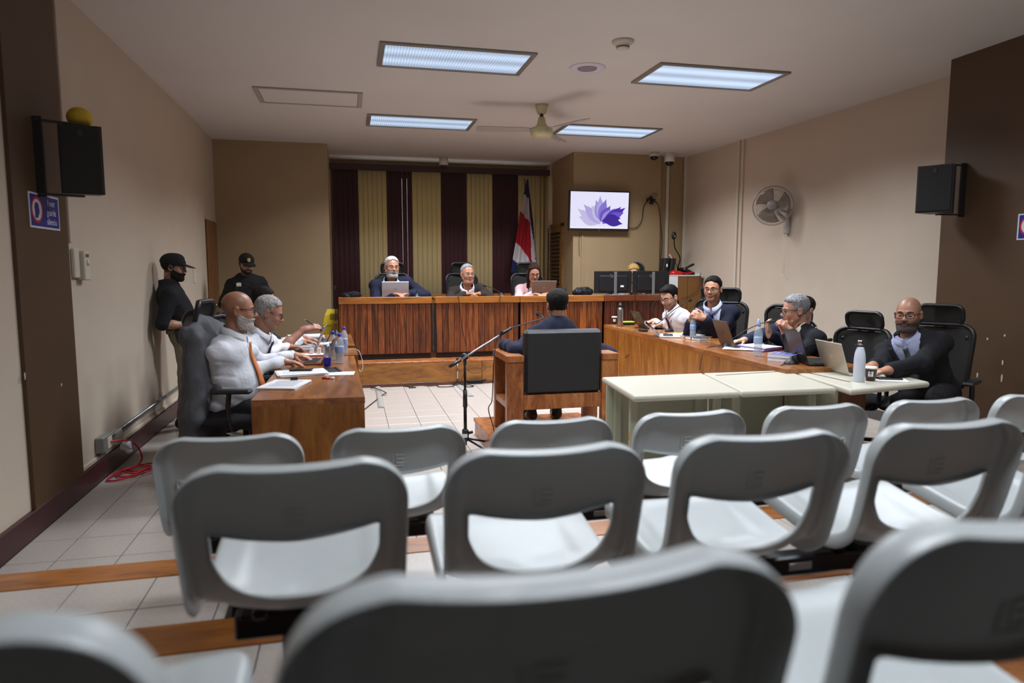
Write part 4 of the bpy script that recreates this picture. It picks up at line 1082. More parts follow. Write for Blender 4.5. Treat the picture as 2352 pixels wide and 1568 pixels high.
# ---------------------------------------------------------------- witness platform and armchair
t = thing('witness_platform', 'low wooden platform under the blocky wooden armchair', 'platform', (1.5, 5.3, 0))
panel('deck', (1.04, 4.72, .118), (2.02, 5.88, .15), WOODC, t, .003); panel('riser', (1.05, 4.73, 0), (2.01, 5.87, .118), WOODC, t)
t = thing('witness_armchair', 'blocky wooden armchair with a black leather back on the platform', 'armchair', (1.60, 5.25, .15))
for s, x in ((-1, 1.215), (1, 1.985)):
    side = [panel('leg', (x-.065, 5.03, .15), (x+.065, 5.09, .75), WOODC, t), panel('leg', (x-.065, 5.47, .15), (x+.065, 5.53, .75), WOODC, t)]
    panel('armrest', (x-.068, 5.02, .75), (x+.068, 5.54, .80), WOODC, t); panel('side_rail', (x-.06, 5.09, .385), (x+.06, 5.47, .435), WOODC, t)
panel('back_rail', (1.28, 5.035, .375), (1.92, 5.085, .488), WOODC, t); panel('front_rail', (1.28, 5.46, .41), (1.92, 5.50, .50), WOODC, t)
LEA = mat('black_leather', '#1b1c20', .42, bump=.35, bscale=330, spec=.5)
mb = MB(); mb.box((1.61, 5.095, .74), (.625, .11, .50), .022, Matrix.Rotation(.03, 3, 'X')); mb.build('back_cushion', LEA, t)
mb = MB(); mb.box((1.60, 5.32, .545), (.62, .36, .10), .025); mb.build('seat_cushion', LEA, t)
# ---------------------------------------------------------------- things on the walls
PAPER = mat('paper', '#d2d2d6', .8); INK = mat('print_grey', '#8d8f98', .8); CABLE = mat('black_cable', '#0e0e10', .5); WCABLE = mat('white_cable', '#d2d2d4', .45)
BLUE = mat('sign_blue', '#1c2286', .4); RED = mat('sign_red', '#b31d26', .4); SIGNW = mat('sign_white', '#d5d7e2', .45)
def wire(name, label, pts, r, m, cat='cable', n=6):
    mb = MB(); mb.tube(arc(pts, 6), r, n); o = mb.build(name, m); return tag(o, label, cat)
def silence_sign(label, M, w, h):
    """M: plane of the sign, x along the wording, y up"""
    t = thing('silence_sign', label, 'sign', tuple(M.translation), 0)
    def flat(name, m, poly, d0, d1):
        mb = MB(); mb.M = M; mb.prism(poly, d0, d1); return mb.build(name, m, t)
    flat('plate', SIGNW, [(-w/2, -h/2), (w/2, -h/2), (w/2, h/2), (-w/2, h/2)], 0, .004)
    flat('field', BLUE, [(-w/2+.012, -h/2+.010), (w/2-.012, -h/2+.010), (w/2-.012, h/2-.010), (-w/2+.012, h/2-.010)], .004, .005)
    cx, rx = -w*.27, w*.185
    el = lambda k: [(cx+rx*k*math.cos(2*PI*i/32), h*.02+rx*1.0*k*math.sin(2*PI*i/32)) for i in range(32)]
    flat('ring', RED, el(1), .005, .006); flat('disc', SIGNW, el(.80), .006, .0065)
    prof = [(-.42, -.62), (.10, -.62), (.12, -.40), (.30, -.36), (.34, -.16), (.44, -.08), (.34, .12), (.30, .40), (.05, .58), (-.30, .52), (-.46, .22), (-.40, -.15)]
    flat('head_shape', BLUE, [(cx+rx*p[0], h*.02+rx*p[1]) for p in prof], .0065, .007)
    flat('finger_shape', SIGNW, [(cx+rx*p[0], h*.02+rx*p[1]) for p in [(.42, -.52), (.56, -.52), (.54, -.02), (.44, -.02)]], .007, .0075)
    for i, s in enumerate(('Favor', 'guarde', 'silencio')):
        lettering('lettering', s, h*.27, M @ Matrix.Translation((w*.215, h*(.27-.275*i), .005)), SIGNW, t, sx=.86)
    return t
silence_sign('blue Favor guarde silencio sign on the brown strip of the left wall', frame((-1.7025, 4.515, 1.785), (0, 1, 0), (0, 0, 1)), .40, .195)
silence_sign('blue silence sign on the brown wall, cut by the right edge of the picture', frame((4.9495, 4.035, 1.775), (0, -1, 0), (0, 0, 1)), .40, .195)
def wall_speaker(label, c, size, yaw, tilt, wall_pt, ball=False):
    t = thing('wall_speaker', label, 'speaker', c, 0, 'black wall loudspeakers')
    R = (Matrix.Rotation(yaw, 4, 'Z') @ Matrix.Rotation(tilt, 4, 'X')); M = Matrix.Translation(c) @ R
    w, d, h = size; mb = MB(); mb.M = M
    poly = [(-w/2, -d/2), (w/2, -d/2), (w*.34, d/2), (-w*.34, d/2)]
    mb.prism(poly, -h/2, h/2); mb.build('cabinet', BLACKP, t)
    mb = MB(); mb.M = M; mb.box((0, -d/2-.006, 0), (w*.95, .014, h*.96), .006); mb.build('grille', mat('speaker_cloth', '#0b0b0d', .8, bump=.6, bscale=600), t)
    mb = MB(); mb.M = M; mb.box((0, -d/2-.014, h*.38), (.024, .003, .034), .001); mb.build('badge', mat('badge_grey', '#2c2c30', .4), t)
    mb = MB(); p = Vector(c); q = Vector(wall_pt)
    for z in (-h/2-.012, h/2+.012): mb.bar((p.x, p.y, p.z+z), (q.x, q.y, q.z+z), .05, .010, .002)
    mb.bar((q.x, q.y, q.z-h/2-.03), (q.x, q.y, q.z+h/2+.03), .09, .012, .002, up=(0, 1, 0)); mb.build('bracket', BLACKM, t); return t
wall_speaker('black loudspeaker on a bracket at the left wall, yellow lump on top', (-1.505, 4.56, 2.085), (.215, .20, .385), .30, .05, (-1.70, 4.44, 2.085))
wall_speaker('black loudspeaker on a bracket at the brown wall on the right', (4.720, 4.753, 2.103), (.26, .25, .375), -1.02, 0, (4.94, 4.72, (4.720, 4.753, 2.103)[2]))
t = thing('yellow_lump', 'rounded yellow plastic lamp resting on the left loudspeaker', 'lamp', (-1.50, 4.55, 2.292))
S = Solid((-1.60, 4.45, 2.27), (-1.40, 4.65, 2.42), .006); S.ell((-1.50, 4.55, 2.335), (.056, .056, .050), .03); S.ell((-1.50, 4.55, 2.325), (.054, .054, .036), .05)
pos, F = S.surf(); link('shell', skin_mesh('shell', pos, F, mat('yellow_plastic', '#d9b312', .5)), t)
mb = MB(); mb.lathe([(.03, 0), (.038, 0), (.038, .014), (.03, .014)], (-1.50, 4.55, 2.278), 20); mb.build('base', BLACKP, t)
def box_thing(name, label, cat, lo, hi, m, b=.004):
    mb = MB(); mb.box([(a+c)/2 for a, c in zip(lo, hi)], [c-a for a, c in zip(lo, hi)], b); return tag(mb.build(name, m), label, cat)
t = thing('thermostat', 'cream thermostat box on the left wall beside the brown strip', 'thermostat', (-1.725, 5.00, 1.43))
panel('cover', (-1.725, 4.915, 1.40), (-1.700, 5.00, 1.59), IVORY, t, .006); panel('housing', (-1.725, 5.00, 1.385), (-1.672, 5.095, 1.575), IVORY, t, .006)
panel('display', (-1.672, 5.02, 1.535), (-1.670, 5.075, 1.555), mat('brass_label', '#7c6a3a', .4, .5), t, 0)
mb = MB(); mb.lathe([(0, 0), (.020, 0), (.018, .008), (0, .008)], (-1.672, 5.05, 1.50), 16, (1, 0, 0)); mb.build('dial', IVORY, t)
t = thing('number_card', 'small white card with a 1 beside the thermostat', 'card', (-1.725, 5.16, 1.50))
panel('card', (-1.725, 5.125, 1.445), (-1.7205, 5.20, 1.56), PAPER, t, 0); lettering('numeral', '1', .045, frame((-1.7205, 5.162, 1.51), (0, 1, 0), (0, 0, 1)), mat('ink_blue', '#2a2f55', .7), t)
t = thing('light_switch', 'cream light switch plate on the left wall near the door', 'switch', (-1.725, 8.50, 1.39)); panel('plate', (-1.725, 8.43, 1.30), (-1.718, 8.57, 1.48), IVORY, t, .003); panel('rocker', (-1.718, 8.485, 1.36), (-1.712, 8.515, 1.42), WHITEP, t, .002)
t = thing('wall_conduit', 'grey steel conduit with outlet boxes low on the left wall', 'conduit', (-1.70, 6.0, .25))
mb = MB(); mb.cyl((-1.700, 5.34, .262), (-1.700, 9.1, .30), .014, n=12); mb.build('pipe', METAL, t)
panel('outlet_box', (-1.725, 5.12, .195), (-1.668, 5.30, .305), mat('box_grey', '#85867f', .45, .3), t, .006); panel('socket', (-1.668, 5.19, .21), (-1.664, 5.28, .29), IVORY, t, .002)
panel('outlet_box', (-1.725, 5.42, .180), (-1.680, 5.56, .275), IVORY, t, .006)
wire('extension_cord', 'red extension cord tangled on the floor by the left wall', [(-1.665, 5.24, .25), (-1.60, 5.33, .235), (-1.55, 5.42, .17), (-1.53, 5.46, .06), (-1.57, 5.42, .012), (-1.62, 5.38, .010), (-1.55, 5.30, .012), (-1.44, 5.33, .012), (-1.38, 5.42, .012), (-1.44, 5.50, .012), (-1.58, 5.40, .018), (-1.63, 5.22, .012), (-1.55, 5.17, .012), (-1.45, 5.28, .022), (-1.52, 5.42, .026), (-1.62, 5.30, .024), (-1.66, 5.12, .012), (-1.58, 5.10, .012), (-1.42, 5.22, .030), (-1.38, 5.36, .022), (-1.50, 5.34, .034), (-1.60, 5.26, .034), (-1.50, 5.18, .030), (-1.41, 5.38, .034)], .0062, mat('red_rubber', '#c3142a', .35), 'cord', 8)
S = Solid((-1.70, 5.28, .12), (-1.50, 5.46, .28), .006); S.ell((-1.605, 5.36, .20), (.035, .03, .022), .02); S.ell((-1.59, 5.35, .165), (.03, .022, .035), .02); S.ell((-1.625, 5.37, .17), (.02, .03, .022), .02); wrinkle(S, .006, 60)
pos, F = S.surf(); o = link('plastic_wrap', skin_mesh('plastic_wrap', pos, F, mat('wrap', '#c9c9cf', .3)), None); tag(o, 'crumpled white plastic wrap on the red cord', 'wrap')
# wall fan
c = Vector((5.030, 7.491, 2.226)); nf = (Vector((0, 0, 1.456))-c); nf.z *= .35; nf = (nf.normalized()+Vector((-.25, 0, 0))).normalized()
t = thing('wall_fan', 'round caged wall fan with pull cords on the right wall', 'fan', tuple(c))
FM = frame(c, Vector((0, 0, 1)).cross(nf), (0, 0, 1)); GUARD = mat('guard_wire', '#a0978e', .4, .5)
mb = MB(); mb.M = FM; mb.tube([(.235*math.cos(2*PI*k/40), .235*math.sin(2*PI*k/40), 0) for k in range(40)], .007, 8, closed=True); mb.build('rim', GUARD, t)
for z, nm in ((.052, 'front_guard'), (-.055, 'rear_guard')):
    mb = MB(); mb.M = FM
    for k in range(72):
        a = 2*PI*k/72; p = [(r_*math.cos(a+tw), r_*math.sin(a+tw), zz) for r_, tw, zz in ((.234, 0, 0), (.215, .03, z*.75), (.15, .09, z), (.058, .15, z*1.05))]
        mb.tube(p, .0012, 3)
    for r_ in (.12, .19): mb.tube([(r_*math.cos(2*PI*k/36), r_*math.sin(2*PI*k/36), z*.98) for k in range(36)], .0015, 4, closed=True)
    o = mb.build(nm, GUARD, t); o['kind'] = 'stuff'
mb = MB(); mb.M = FM; mb.lathe([(0, .062), (.055, .060), (.062, .050), (.062, .044), (0, .044)], n=28); mb.build('badge', mat('fan_badge', '#87807a', .4), t)
for k in range(3):
    g = []
    for i in range(7):
        r_ = .04+.165*i/6; g.append([(r_*math.cos(2*PI*k/3+a_), r_*math.sin(2*PI*k/3+a_), .028-.056*j/6) for j, a_ in [(j, (j/6-.5)*1.45+.2*i/6) for j in range(7)]])
    mb = MB(); mb.M = FM; mb.sheet(g, .002); mb.build('blade', mat('smoke_blade', '#86796c', .25, alpha=.75), t)
mb = MB(); mb.M = FM; mb.lathe([(0, -.17), (.05, -.165), (.062, -.13), (.062, -.06), (0, -.06)], n=24); mb.build('motor', mat('fan_grey', '#b3aba4', .4), t)
wx = rw(c.y)-.001; wy, wz = (5.240, 7.510, 2.006)[1:]
mb = MB(); mb.box((wx-.03, wy, wz-.02), (.06, .075, .20), .012); mb.build('wall_mount', mat('fan_grey', '#b3aba4', .4), t)
mb = MB(); mb.tube(arc([(wx-.05, wy, wz+.05), (wx-.12, wy+.05, wz+.14), tuple(c-nf*.14)]), .022, 10); mb.build('arm', mat('fan_grey', '#b3aba4', .4), t)
for k in range(2):
    mb = MB(); y = wy-.015+.03*k; mb.cyl((wx-.05, y, wz-.11), (wx-.045, y, wz-.62), .0014, n=5); mb.lathe([(0, 0), (.006, .004), (.004, .022), (0, .024)], (wx-.045, y, wz-.64), 8); mb.build('pull_cord', WCABLE, t)
# surveillance cameras
def dome_camera(label, c, r, h, small=False):
    t = thing('dome_camera', label, 'security camera', c, 0, 'dome security cameras')
    mb = MB(); mb.lathe([(0, 0), (r, 0), (r, -h), (r*.96, -h-.006), (0, -h-.006)], c, 28); mb.build('housing', WHITEP if not small else IVORY, t)
    mb = MB(); mb.lathe([(r*.86, -h-.006), (r*.82, -h-r*.40), (r*.55, -h-r*.72), (.001, -h-r*.85)], c, 24); mb.build('dome', mat('smoke_dome', '#0a0a0c', .08), t); return t
dome_camera('white dome security camera above the middle of the blinds', (1.485, 10.93, CEIL), .068, .115)
dome_camera('large white dome security camera at the ceiling near the right corner', (4.74, 9.72, CEIL), .075, .13)
dome_camera('small white dome security camera left of the large one', (4.50, 9.74, CEIL), .072, .055, True)

# television with a plain abstract wallpaper of violet folds
TY = 9.83; x0, _, z1 = (3.192, 9.830, 2.623); x1, _, z0 = (4.155, 9.830, 2.031)
t = thing('television', 'wall-mounted television showing violet abstract folds on white', 'television', ((x0+x1)/2, TY, (z0+z1)/2))
cx, cz, tw, th_ = (x0+x1)/2, (z0+z1)/2, x1-x0, z1-z0
TR = Matrix.Translation((cx, TY, cz)) @ Matrix.Rotation(.06, 4, 'X')
mb = MB(); mb.M = TR; mb.box((0, .02, 0), (tw, .045, th_), .006); mb.build('bezel', BLACKP, t)
def screen(name, col, s=.62):
    m = bpy.data.materials.new(name); nt, N, L, b = nodes_of(m); b.inputs['Base Color'].default_value = (.02, .02, .02, 1); b.inputs['Emission Color'].default_value = (*srgb(col), 1); b.inputs['Emission Strength'].default_value = s; b.inputs['Roughness'].default_value = .3; return m
sw, sh_ = tw-.045, th_-.055
mb = MB(); mb.M = TR; mb.box((0, -.004, .008), (sw, .004, sh_)); mb.build('screen', screen('screen_pale', '#e6e4fb', 1.0), t)
cols = ['#cfc8f2', '#b9adec', '#a294e4', '#8a78da', '#6d52cc', '#4a24b8', '#36109c']
for k in range(15):                                              # fan of overlapping folds
    a = math.radians(160-k*11.5); ln = sh_*(.62+.12*math.sin(k*1.3)); c0 = Vector((sw*.04, -sh_*.34)); d = Vector((math.cos(a)*1.15, math.sin(a))); q = Vector((-d.y, d.x))
    wv = sh_*.125; pts = []
    for i in range(9):
        s = i/8; pts.append(c0+d*ln*s+q*(wv*math.sin(PI*min(s*1.05, 1))+.05*sh_*math.sin(2*s+k)))
    back = [c0+d*ln*(1-i/8*.94)+q*(-wv*.9*math.sin(PI*min((1-i/8)*1.05, 1))+.05*sh_*math.sin(2*(1-i/8)+k)) for i in range(9)]
    poly = [(p.x, max(p.y, -sh_*.44)) for p in pts+back]
    mb = MB(); mb.M = TR @ Matrix.Translation((0, -.0065-.0002*k, .008)) @ Matrix.Rotation(PI/2, 4, 'X'); mb.prism(poly, 0, .0002); mb.build('fold', screen(f'fold_{k}', cols[min(k//2, 6)] if k % 3 else cols[max(0, min(k//2-2, 6))], .85), t)
mb = MB(); mb.M = TR; mb.box((0, -.0065, .008-sh_/2+.010), (sw, .0006, .020)); mb.build('taskbar', screen('screen_white', '#f2f2fa', 1.0), t)
lettering('logo', 'LG', .016, frame(TR @ Vector((0, -.004, -th_/2+.012)), (1, 0, 0), (0, 0, 1)), mat('logo_grey', '#b9b9bd', .4), t)
mb = MB(); mb.box((cx, (TY+.045+9.96)/2, cz), (.3, 9.96-TY-.045, .3)); mb.build('wall_mount', BLACKM, t)
wy_ = 9.935
wire('television_cable', 'black cable looping from the television to the wall outlet', [(4.189, 9.930, 2.083), (4.318, 9.930, 2.098), (4.402, 9.930, 2.211), (4.427, 9.930, 2.410), (4.489, 9.930, 2.504)], .006, CABLE)
wire('drop_cable', 'black cable hanging from the wall outlet down to the bench', [(4.583, 9.930, 2.512), (4.672, 9.930, 2.435), (4.724, 9.930, 2.117), (4.752, 9.930, 1.849), (4.730, 9.930, 1.580), (4.729, 9.930, 1.309)], .006, CABLE)
t = thing('plug_cluster', 'cluster of black plugs and adaptors at the wall beside the television', 'plugs', (4.537, 9.940, 2.526))
pc = Vector((4.537, 9.940, 2.526))
for i, (dx, dz, s) in enumerate(((-.03, -.01, .05), (.01, .02, .045), (.045, -.015, .05), (.02, -.05, .045))): panel('plug', (pc.x+dx-s/2, 9.90, pc.z+dz-s/2), (pc.x+dx+s/2, 9.958, pc.z+dz+s/2), BLACKP, t, .006)
panel('red_plug', (pc.x-.045, 9.885, pc.z-.04), (pc.x-.020, 9.90, pc.z-.015), RED, t, .003)
mb = MB(); mb.tube(arc([(pc.x-.03, 9.91, pc.z+.03), (pc.x+.05, 9.91, pc.z+.09), (pc.x+.12, 9.93, pc.z+.085), (pc.x+.08, 9.93, pc.z+.05)]), .003, 6); mb.build('lead', CABLE, t)
wire('switch_cord', 'thin dark pull cord hanging under the television', [(3.399, 9.940, 2.008), (3.394, 9.940, 1.838), (3.403, 9.940, 1.655)], .003, CABLE)
sbox('trim_12', (3.435, 9.955, 1.127)[:1]+(9.945, 1.0), (3.467, 9.955, 2.009)[:1]+(9.965, 2.05), TANP)
t = thing('junction_box', 'cream junction box at the foot of the cable ducts on the right wall', 'box', (rw(8.55)-.02, 8.55, 1.13)); mb = MB(); mb.box((rw(8.55)-.03, 8.55, 1.11), (.06, .17, .14), .008); mb.build('cover', IVORY, t); mb = MB(); mb.cyl((rw(8.55)-.045, 8.55, 1.04), (rw(8.55)-.045, 8.55, .2), .008, n=8); mb.build('pipe', METAL, t)

# flag
FYW = 10.86; fp = lambda x, y: ((2.455, 10.860, 2.963)[0]+(x/5.406)*PXM, (2.455, 10.860, 2.963)[2]-(y/5.406)*PXM)
PXM = ((3.181, 10.860, 2.291)[0]-(2.454, 10.860, 2.278)[0])/100.
Lx = [(265, 50), (232, 220), (190, 420), (135, 800), (100, 1000), (80, 1150), (168, 1262)]; Rx = [(285, 50), (300, 180), (345, 560), (360, 760), (384, 1000), (388, 1080), (330, 1262)]
def along(P, y):
    for a, b_ in zip(P, P[1:]):
        if a[1] <= y <= b_[1]: return a[0]+(b_[0]-a[0])*(y-a[1])/(b_[1]-a[1])
    return P[-1][0]
b_bw = [(50, 1e3)]
def stripe(x, y):
    f_ = lambda P: along([(p[1], p[0]) for p in P], x)                 # boundary height at x
    e1 = f_([(60, 200), (232, 220), (300, 290), (322, 560), (352, 760), (400, 1300)][1:] if x > 232 else [(60, 100), (232, 220)])
    e2 = f_([(60, 300), (190, 420), (250, 500), (315, 570), (340, 1050), (420, 1500)])
    e3 = f_([(60, 740), (135, 800), (225, 890), (330, 1060), (420, 1200)])
    e4 = f_([(60, 960), (100, 1000), (215, 1120), (270, 1200), (420, 1400)])
    if y < e1: return 0
    if y < e2: return 1
    if y < e3: return 2
    return 1 if y < e4 else 0
t = thing('flag', 'blue, white and red striped flag draped on a pole behind the pink blazer', 'flag', (2.80, FYW, .305))
fm = MB(); rows = []
for i in range(121):
    y = 50+(1262-50)*i/120; a, b_ = along(Lx, y), along(Rx, y); row = []
    for j in range(41):
        x = a+(b_-a)*j/40; X, Z_ = fp(x, y); row.append((X, FYW+.035*math.sin(j*.38+y*.0016)*min(1, i/18), Z_))
    rows.append(row)
for i in range(120):
    y = 50+(1262-50)*(i+.5)/120
    for j in range(40):
        a, b_ = along(Lx, y), along(Rx, y); fm.cur = stripe(a+(b_-a)*(j+.5)/40, y); fm.add([rows[i][j], rows[i][j+1], rows[i+1][j+1], rows[i+1][j]], [(0, 3, 2, 1)], True)
fo = fm.build('cloth', [cloth('flag_blue', '#1a2458', .1), cloth('flag_white', '#c9c2c6', .1), cloth('flag_red', '#a3121f', .1)], t)
bmx = bmesh.new(); bmx.from_mesh(fo.data); bmesh.ops.remove_doubles(bmx, verts=bmx.verts, dist=1e-5); bmx.to_mesh(fo.data); bmx.free()
X, Z_ = fp(250, 48); X2, Z2 = fp(385, 1500); mb = MB(); mb.cyl((X2, FYW+.05, .32), (X-.003, FYW+.05, Z_+.01), .013, n=10); mb.build('pole', wood('pole_wood', '#5a3a1c', '#7a5228', '#8a6030', (3, 3, .5), .4, .05), t)
mb = MB(); mb.lathe([(0, 0), (.14, 0), (.13, .02), (.03, .035), (.025, .08), (0, .08)], (X2, FYW+.05, .305), 24); mb.build('base', BLACKM, t)

# ---------------------------------------------------------------- laptops, bottles, microphones and papers
def laptop(label, loc, rz, ang, shell, deck='#2a2a2c', logo=None, w=.32, d=.22, lit=None, kb='#1a1a1c'):
    """keyboard towards local -y, lid hinged at y=0 and opened to ang degrees"""
    t = thing('laptop', label, 'laptop', loc, rz, 'laptops on the desks')
    sm = mat('laptop_'+shell, shell, .4, .6 if sum(srgb(shell)) > .25 else .1); dm = mat('laptop_'+deck, deck, .4, .4)
    mb = MB(); mb.box((0, -d/2, .008), (w, d, .016), .004); base = mb.build('base', dm if deck != shell else sm, t, world=False)
    mb = MB(); mb.box((0, -d*.40, .0165), (w*.88, d*.46, .002)); kbd = mb.build('keyboard_bed', mat('key_bed', kb, .6), t, world=False)
    mb = MB()
    for i in range(12):
        for j in range(5): mb.box((-w*.40+i*w*.0727, -d*.22-j*d*.088, .0182), (w*.062, d*.072, .0022))
    o = mb.build('key', mat('key_'+kb, kb, .5), kbd, world=False); o['kind'] = 'stuff'
    mb = MB(); mb.box((0, -d*.80, .0165), (w*.32, d*.24, .0012), .0004); mb.build('touchpad', dm, t, world=False)
    a = math.radians(ang); M = Matrix.Translation((0, 0, .014)) @ Matrix.Rotation(-(a-PI/2), 4, 'X')     # lid stands along z when open 90 degrees
    mb = MB(); mb.M = M; mb.box((0, .004, d*.49), (w, .008, d*.98), .003); lid = mb.build('lid', sm, t, world=False)
    mb = MB(); mb.M = M; mb.box((0, -.0008, d*.49), (w*.95, .0016, d*.88)); mb.build('screen', screen('laptop_screen_lit', lit, .5) if lit else mat('laptop_screen', '#0b0b0e', .15), lid, world=False)
    if logo:
        txt, col, kind = logo; lm = mat('logo_'+col, col, .3, .5); F_ = M @ frame((0, .0081, d*.5), (-1, 0, 0), (0, 0, 1))
        if kind == 'ring':
            mb = MB(); mb.M = F_; mb.tube([(.017*math.cos(2*PI*k/28), .017*math.sin(2*PI*k/28), 0) for k in range(28)], .0012, 5, closed=True); mb.build('logo_ring', lm, lid, world=False)
            F_ = t_local(t, F_); lettering('logo', txt, .0115, F_, lm, lid)
        elif kind == 'corner':
            mb = MB(); mb.M = M @ frame((-w*.26, .0081, d*.30), (-1, 0, 0), (0, 0, 1))
            for k in range(11):
                if k != 4: mb.box((-.03+.006*k, 0, .0002), (.004, .006 if k not in (5, 8) else .009, .0006))
            o = mb.build('logo', lm, lid, world=False); o['kind'] = 'stuff'
        elif kind == 'slant': lettering('logo', txt, .040, t_local(t, F_ @ Matrix(((1, .25, 0, 0), (0, 1, 0, 0), (0, 0, 1, 0), (0, 0, 0, 1)))), lm, lid)
        else: mb = MB(); mb.M = F_; mb.lathe([(0, .0004), (.012, .0004), (.012, -.001), (0, -.001)], n=20); mb.build('logo', lm, lid, world=False)
    return t
def t_local(t, M): return root_matrix(t) @ M
def bottle(label, loc, h=.21, r=.031, cap='#2a38c8', band='#3a62b8', body='#c2d2de', sport=False, group='plastic water bottles'):
    t = thing('water_bottle', label, 'bottle', loc, 0, group); k = h/.21
    pet = mat('clear_'+body, body, .12, alpha=.32, spec=.8)
    prof = [(.001, .003), (r*.85, .0), (r, .008)]
    for i in range(5): prof += [(r, (.020+.016*i)*k), (r*.955, (.027+.016*i)*k), (r, (.034+.016*i)*k)]
    prof += [(r, .135*k), (r*.86, .160*k), (r*.48, .183*k), (.0125, .188*k), (.0125, .196*k)]
    mb = MB(); mb.lathe(prof, loc, 20); mb.build('bottle_body', pet, t)
    mb = MB(); mb.lathe([(r*.90, .012), (r*.90, .125*k), (.001, .126*k)], loc, 16); mb.build('water', mat('water', '#b9cbd8', .05, alpha=.30), t)
    mb = MB(); mb.lathe([(r*1.012, .078*k), (r*1.015, .079*k), (r*1.015, .118*k), (r*1.012, .119*k)], loc, 22); lb = mb.build('label', stripes('bottle_label_'+band[1:], band, '#aebfe0', 60, 'Z', .5, .4), t)
    mb = MB(); mb.lathe([(0, .190*k), (.0145, .190*k), (.0145, .208*k), (.012, .211*k), (0, .211*k)] if not sport else [(0, .19*k), (.0165, .19*k), (.0165, .212*k), (.010, .222*k), (.009, .234*k), (0, .236*k)], loc, 18); mb.build('cap', mat('cap_'+cap[1:], cap, .4), t); return t
def gooseneck(label, base, pts, grp='gooseneck table microphones', rb=.055):
    t = thing('table_microphone', label, 'microphone', base, 0, grp); b0 = Vector(base)
    mb = MB(); mb.lathe([(0, 0), (rb, 0), (rb*.95, .010), (rb*.55, .030), (.014, .042), (.010, .055), (0, .056)], base, 24); mb.build('base', BLACKP, t)
    P = arc([tuple(b0+Vector((0, 0, .05)))]+pts, 8); mb = MB(); mb.tube(P, .0042, 8); mb.build('neck', BLACKM, t)
    d = (P[-1]-P[-3]).normalized(); mb = MB(); mb.lathe([(0, -.008), (.007, -.006), (.013, .004), (.014, .020), (.011, .034), (0, .040)], tuple(P[-1]), 14, tuple(d)); mb.build('windscreen', mat('foam_black', '#0b0b0c', .95, bump=.8, bscale=500), t); return t
def papers(label, c, w, h, rz, th=.004, n=3, lines=False, name='paper_stack'):
    t = thing(name, label, 'papers', c, rz)
    for k in range(n):
        mb = MB(); a = random.uniform(-.05, .05) if k else 0; mb.box((random.uniform(-.006, .006), random.uniform(-.006, .006), th*(k+.5)/n), (w, h, th/n*.94), 0, Matrix.Rotation(a, 3, 'Z')); mb.build('sheet', PAPER, t, world=False)
    if lines:
        mb = MB()
        for i in range(16): mb.box((random.uniform(-.006, .006), h*.40-i*h*.05, th+.0004), (w*random.uniform(.6, .78), h*.007, .0003))
        o = mb.build('print', INK, t, world=False); o['kind'] = 'stuff'
    return t
def phone(label, c, rz, case='#121214'):
    t = thing('mobile_phone', label, 'phone', c, rz, 'mobile phones'); mb = MB(); mb.box((0, 0, .0045), (.072, .150, .009), .003); mb.build('case', mat('phone_case', case, .35), t, world=False); mb = MB(); mb.box((0, 0, .0093), (.066, .142, .001)); mb.build('glass', mat('phone_glass', '#08080a', .08), t, world=False); return t
def cup(label, c, h=.10, r=.04):
    t = thing('coffee_cup', label, 'cup', c); mb = MB(); mb.lathe([(0, 0), (r*.74, 0), (r, h*.86), (r*1.02, h*.86), (r*1.02, h*.88), (0, h*.88)], c, 24); mb.build('cup_body', mat('cup_brown', '#4b382e', .6), t)
    mb = MB(); mb.lathe([(r*1.05, h*.86), (r*1.07, h*.88), (r*1.04, h*.92), (r*.92, h), (r*.86, h), (r*.84, h*.97), (0, h*.97)], c, 24); mb.build('lid', WHITEP, t)
    f_ = (Vector((0, 0, 0))-Vector((c[0], c[1], 0))).normalized(); rr = r*.90; o_ = Vector(c)+f_*(rr+.0006)+Vector((0, 0, h*.52))
    F_ = frame(o_, Vector((0, 0, 1)).cross(f_), (0, 0, 1)); mb = MB(); mb.M = F_ @ Matrix.Rotation(-.11, 4, 'X'); mb.box((0, 0, .001), (.030, .034, .002)); mb.build('label', PAPER, t)
    mb = MB(); mb.M = F_ @ Matrix.Rotation(-.11, 4, 'X'); mb.lathe([(0, .0025), (.007, .0025), (.007, .001), (0, .001)], (0, .004, 0), 14); mb.box((0, -.010, .0022), (.016, .003, .001)); mb.build('logo', mat('cup_mark', '#5f7f6a', .6), t); return t
BT = 1.09
laptop('silver laptop open at the left end of the bench', (0.576, 9.030, 1.103)[:2]+(BT,), PI, 104, '#a9adb8', '#8f939c', ('DELL', '#5a5d66', 'ring'), .345, .205)
laptop('taupe laptop open in front of the pink blazer', (2.571, 9.030, 1.097)[:2]+(BT,), PI+.05, 112, '#7f726c', '#5a514c', ('DELL', '#b9b2ac', 'ring'), .34, .22)
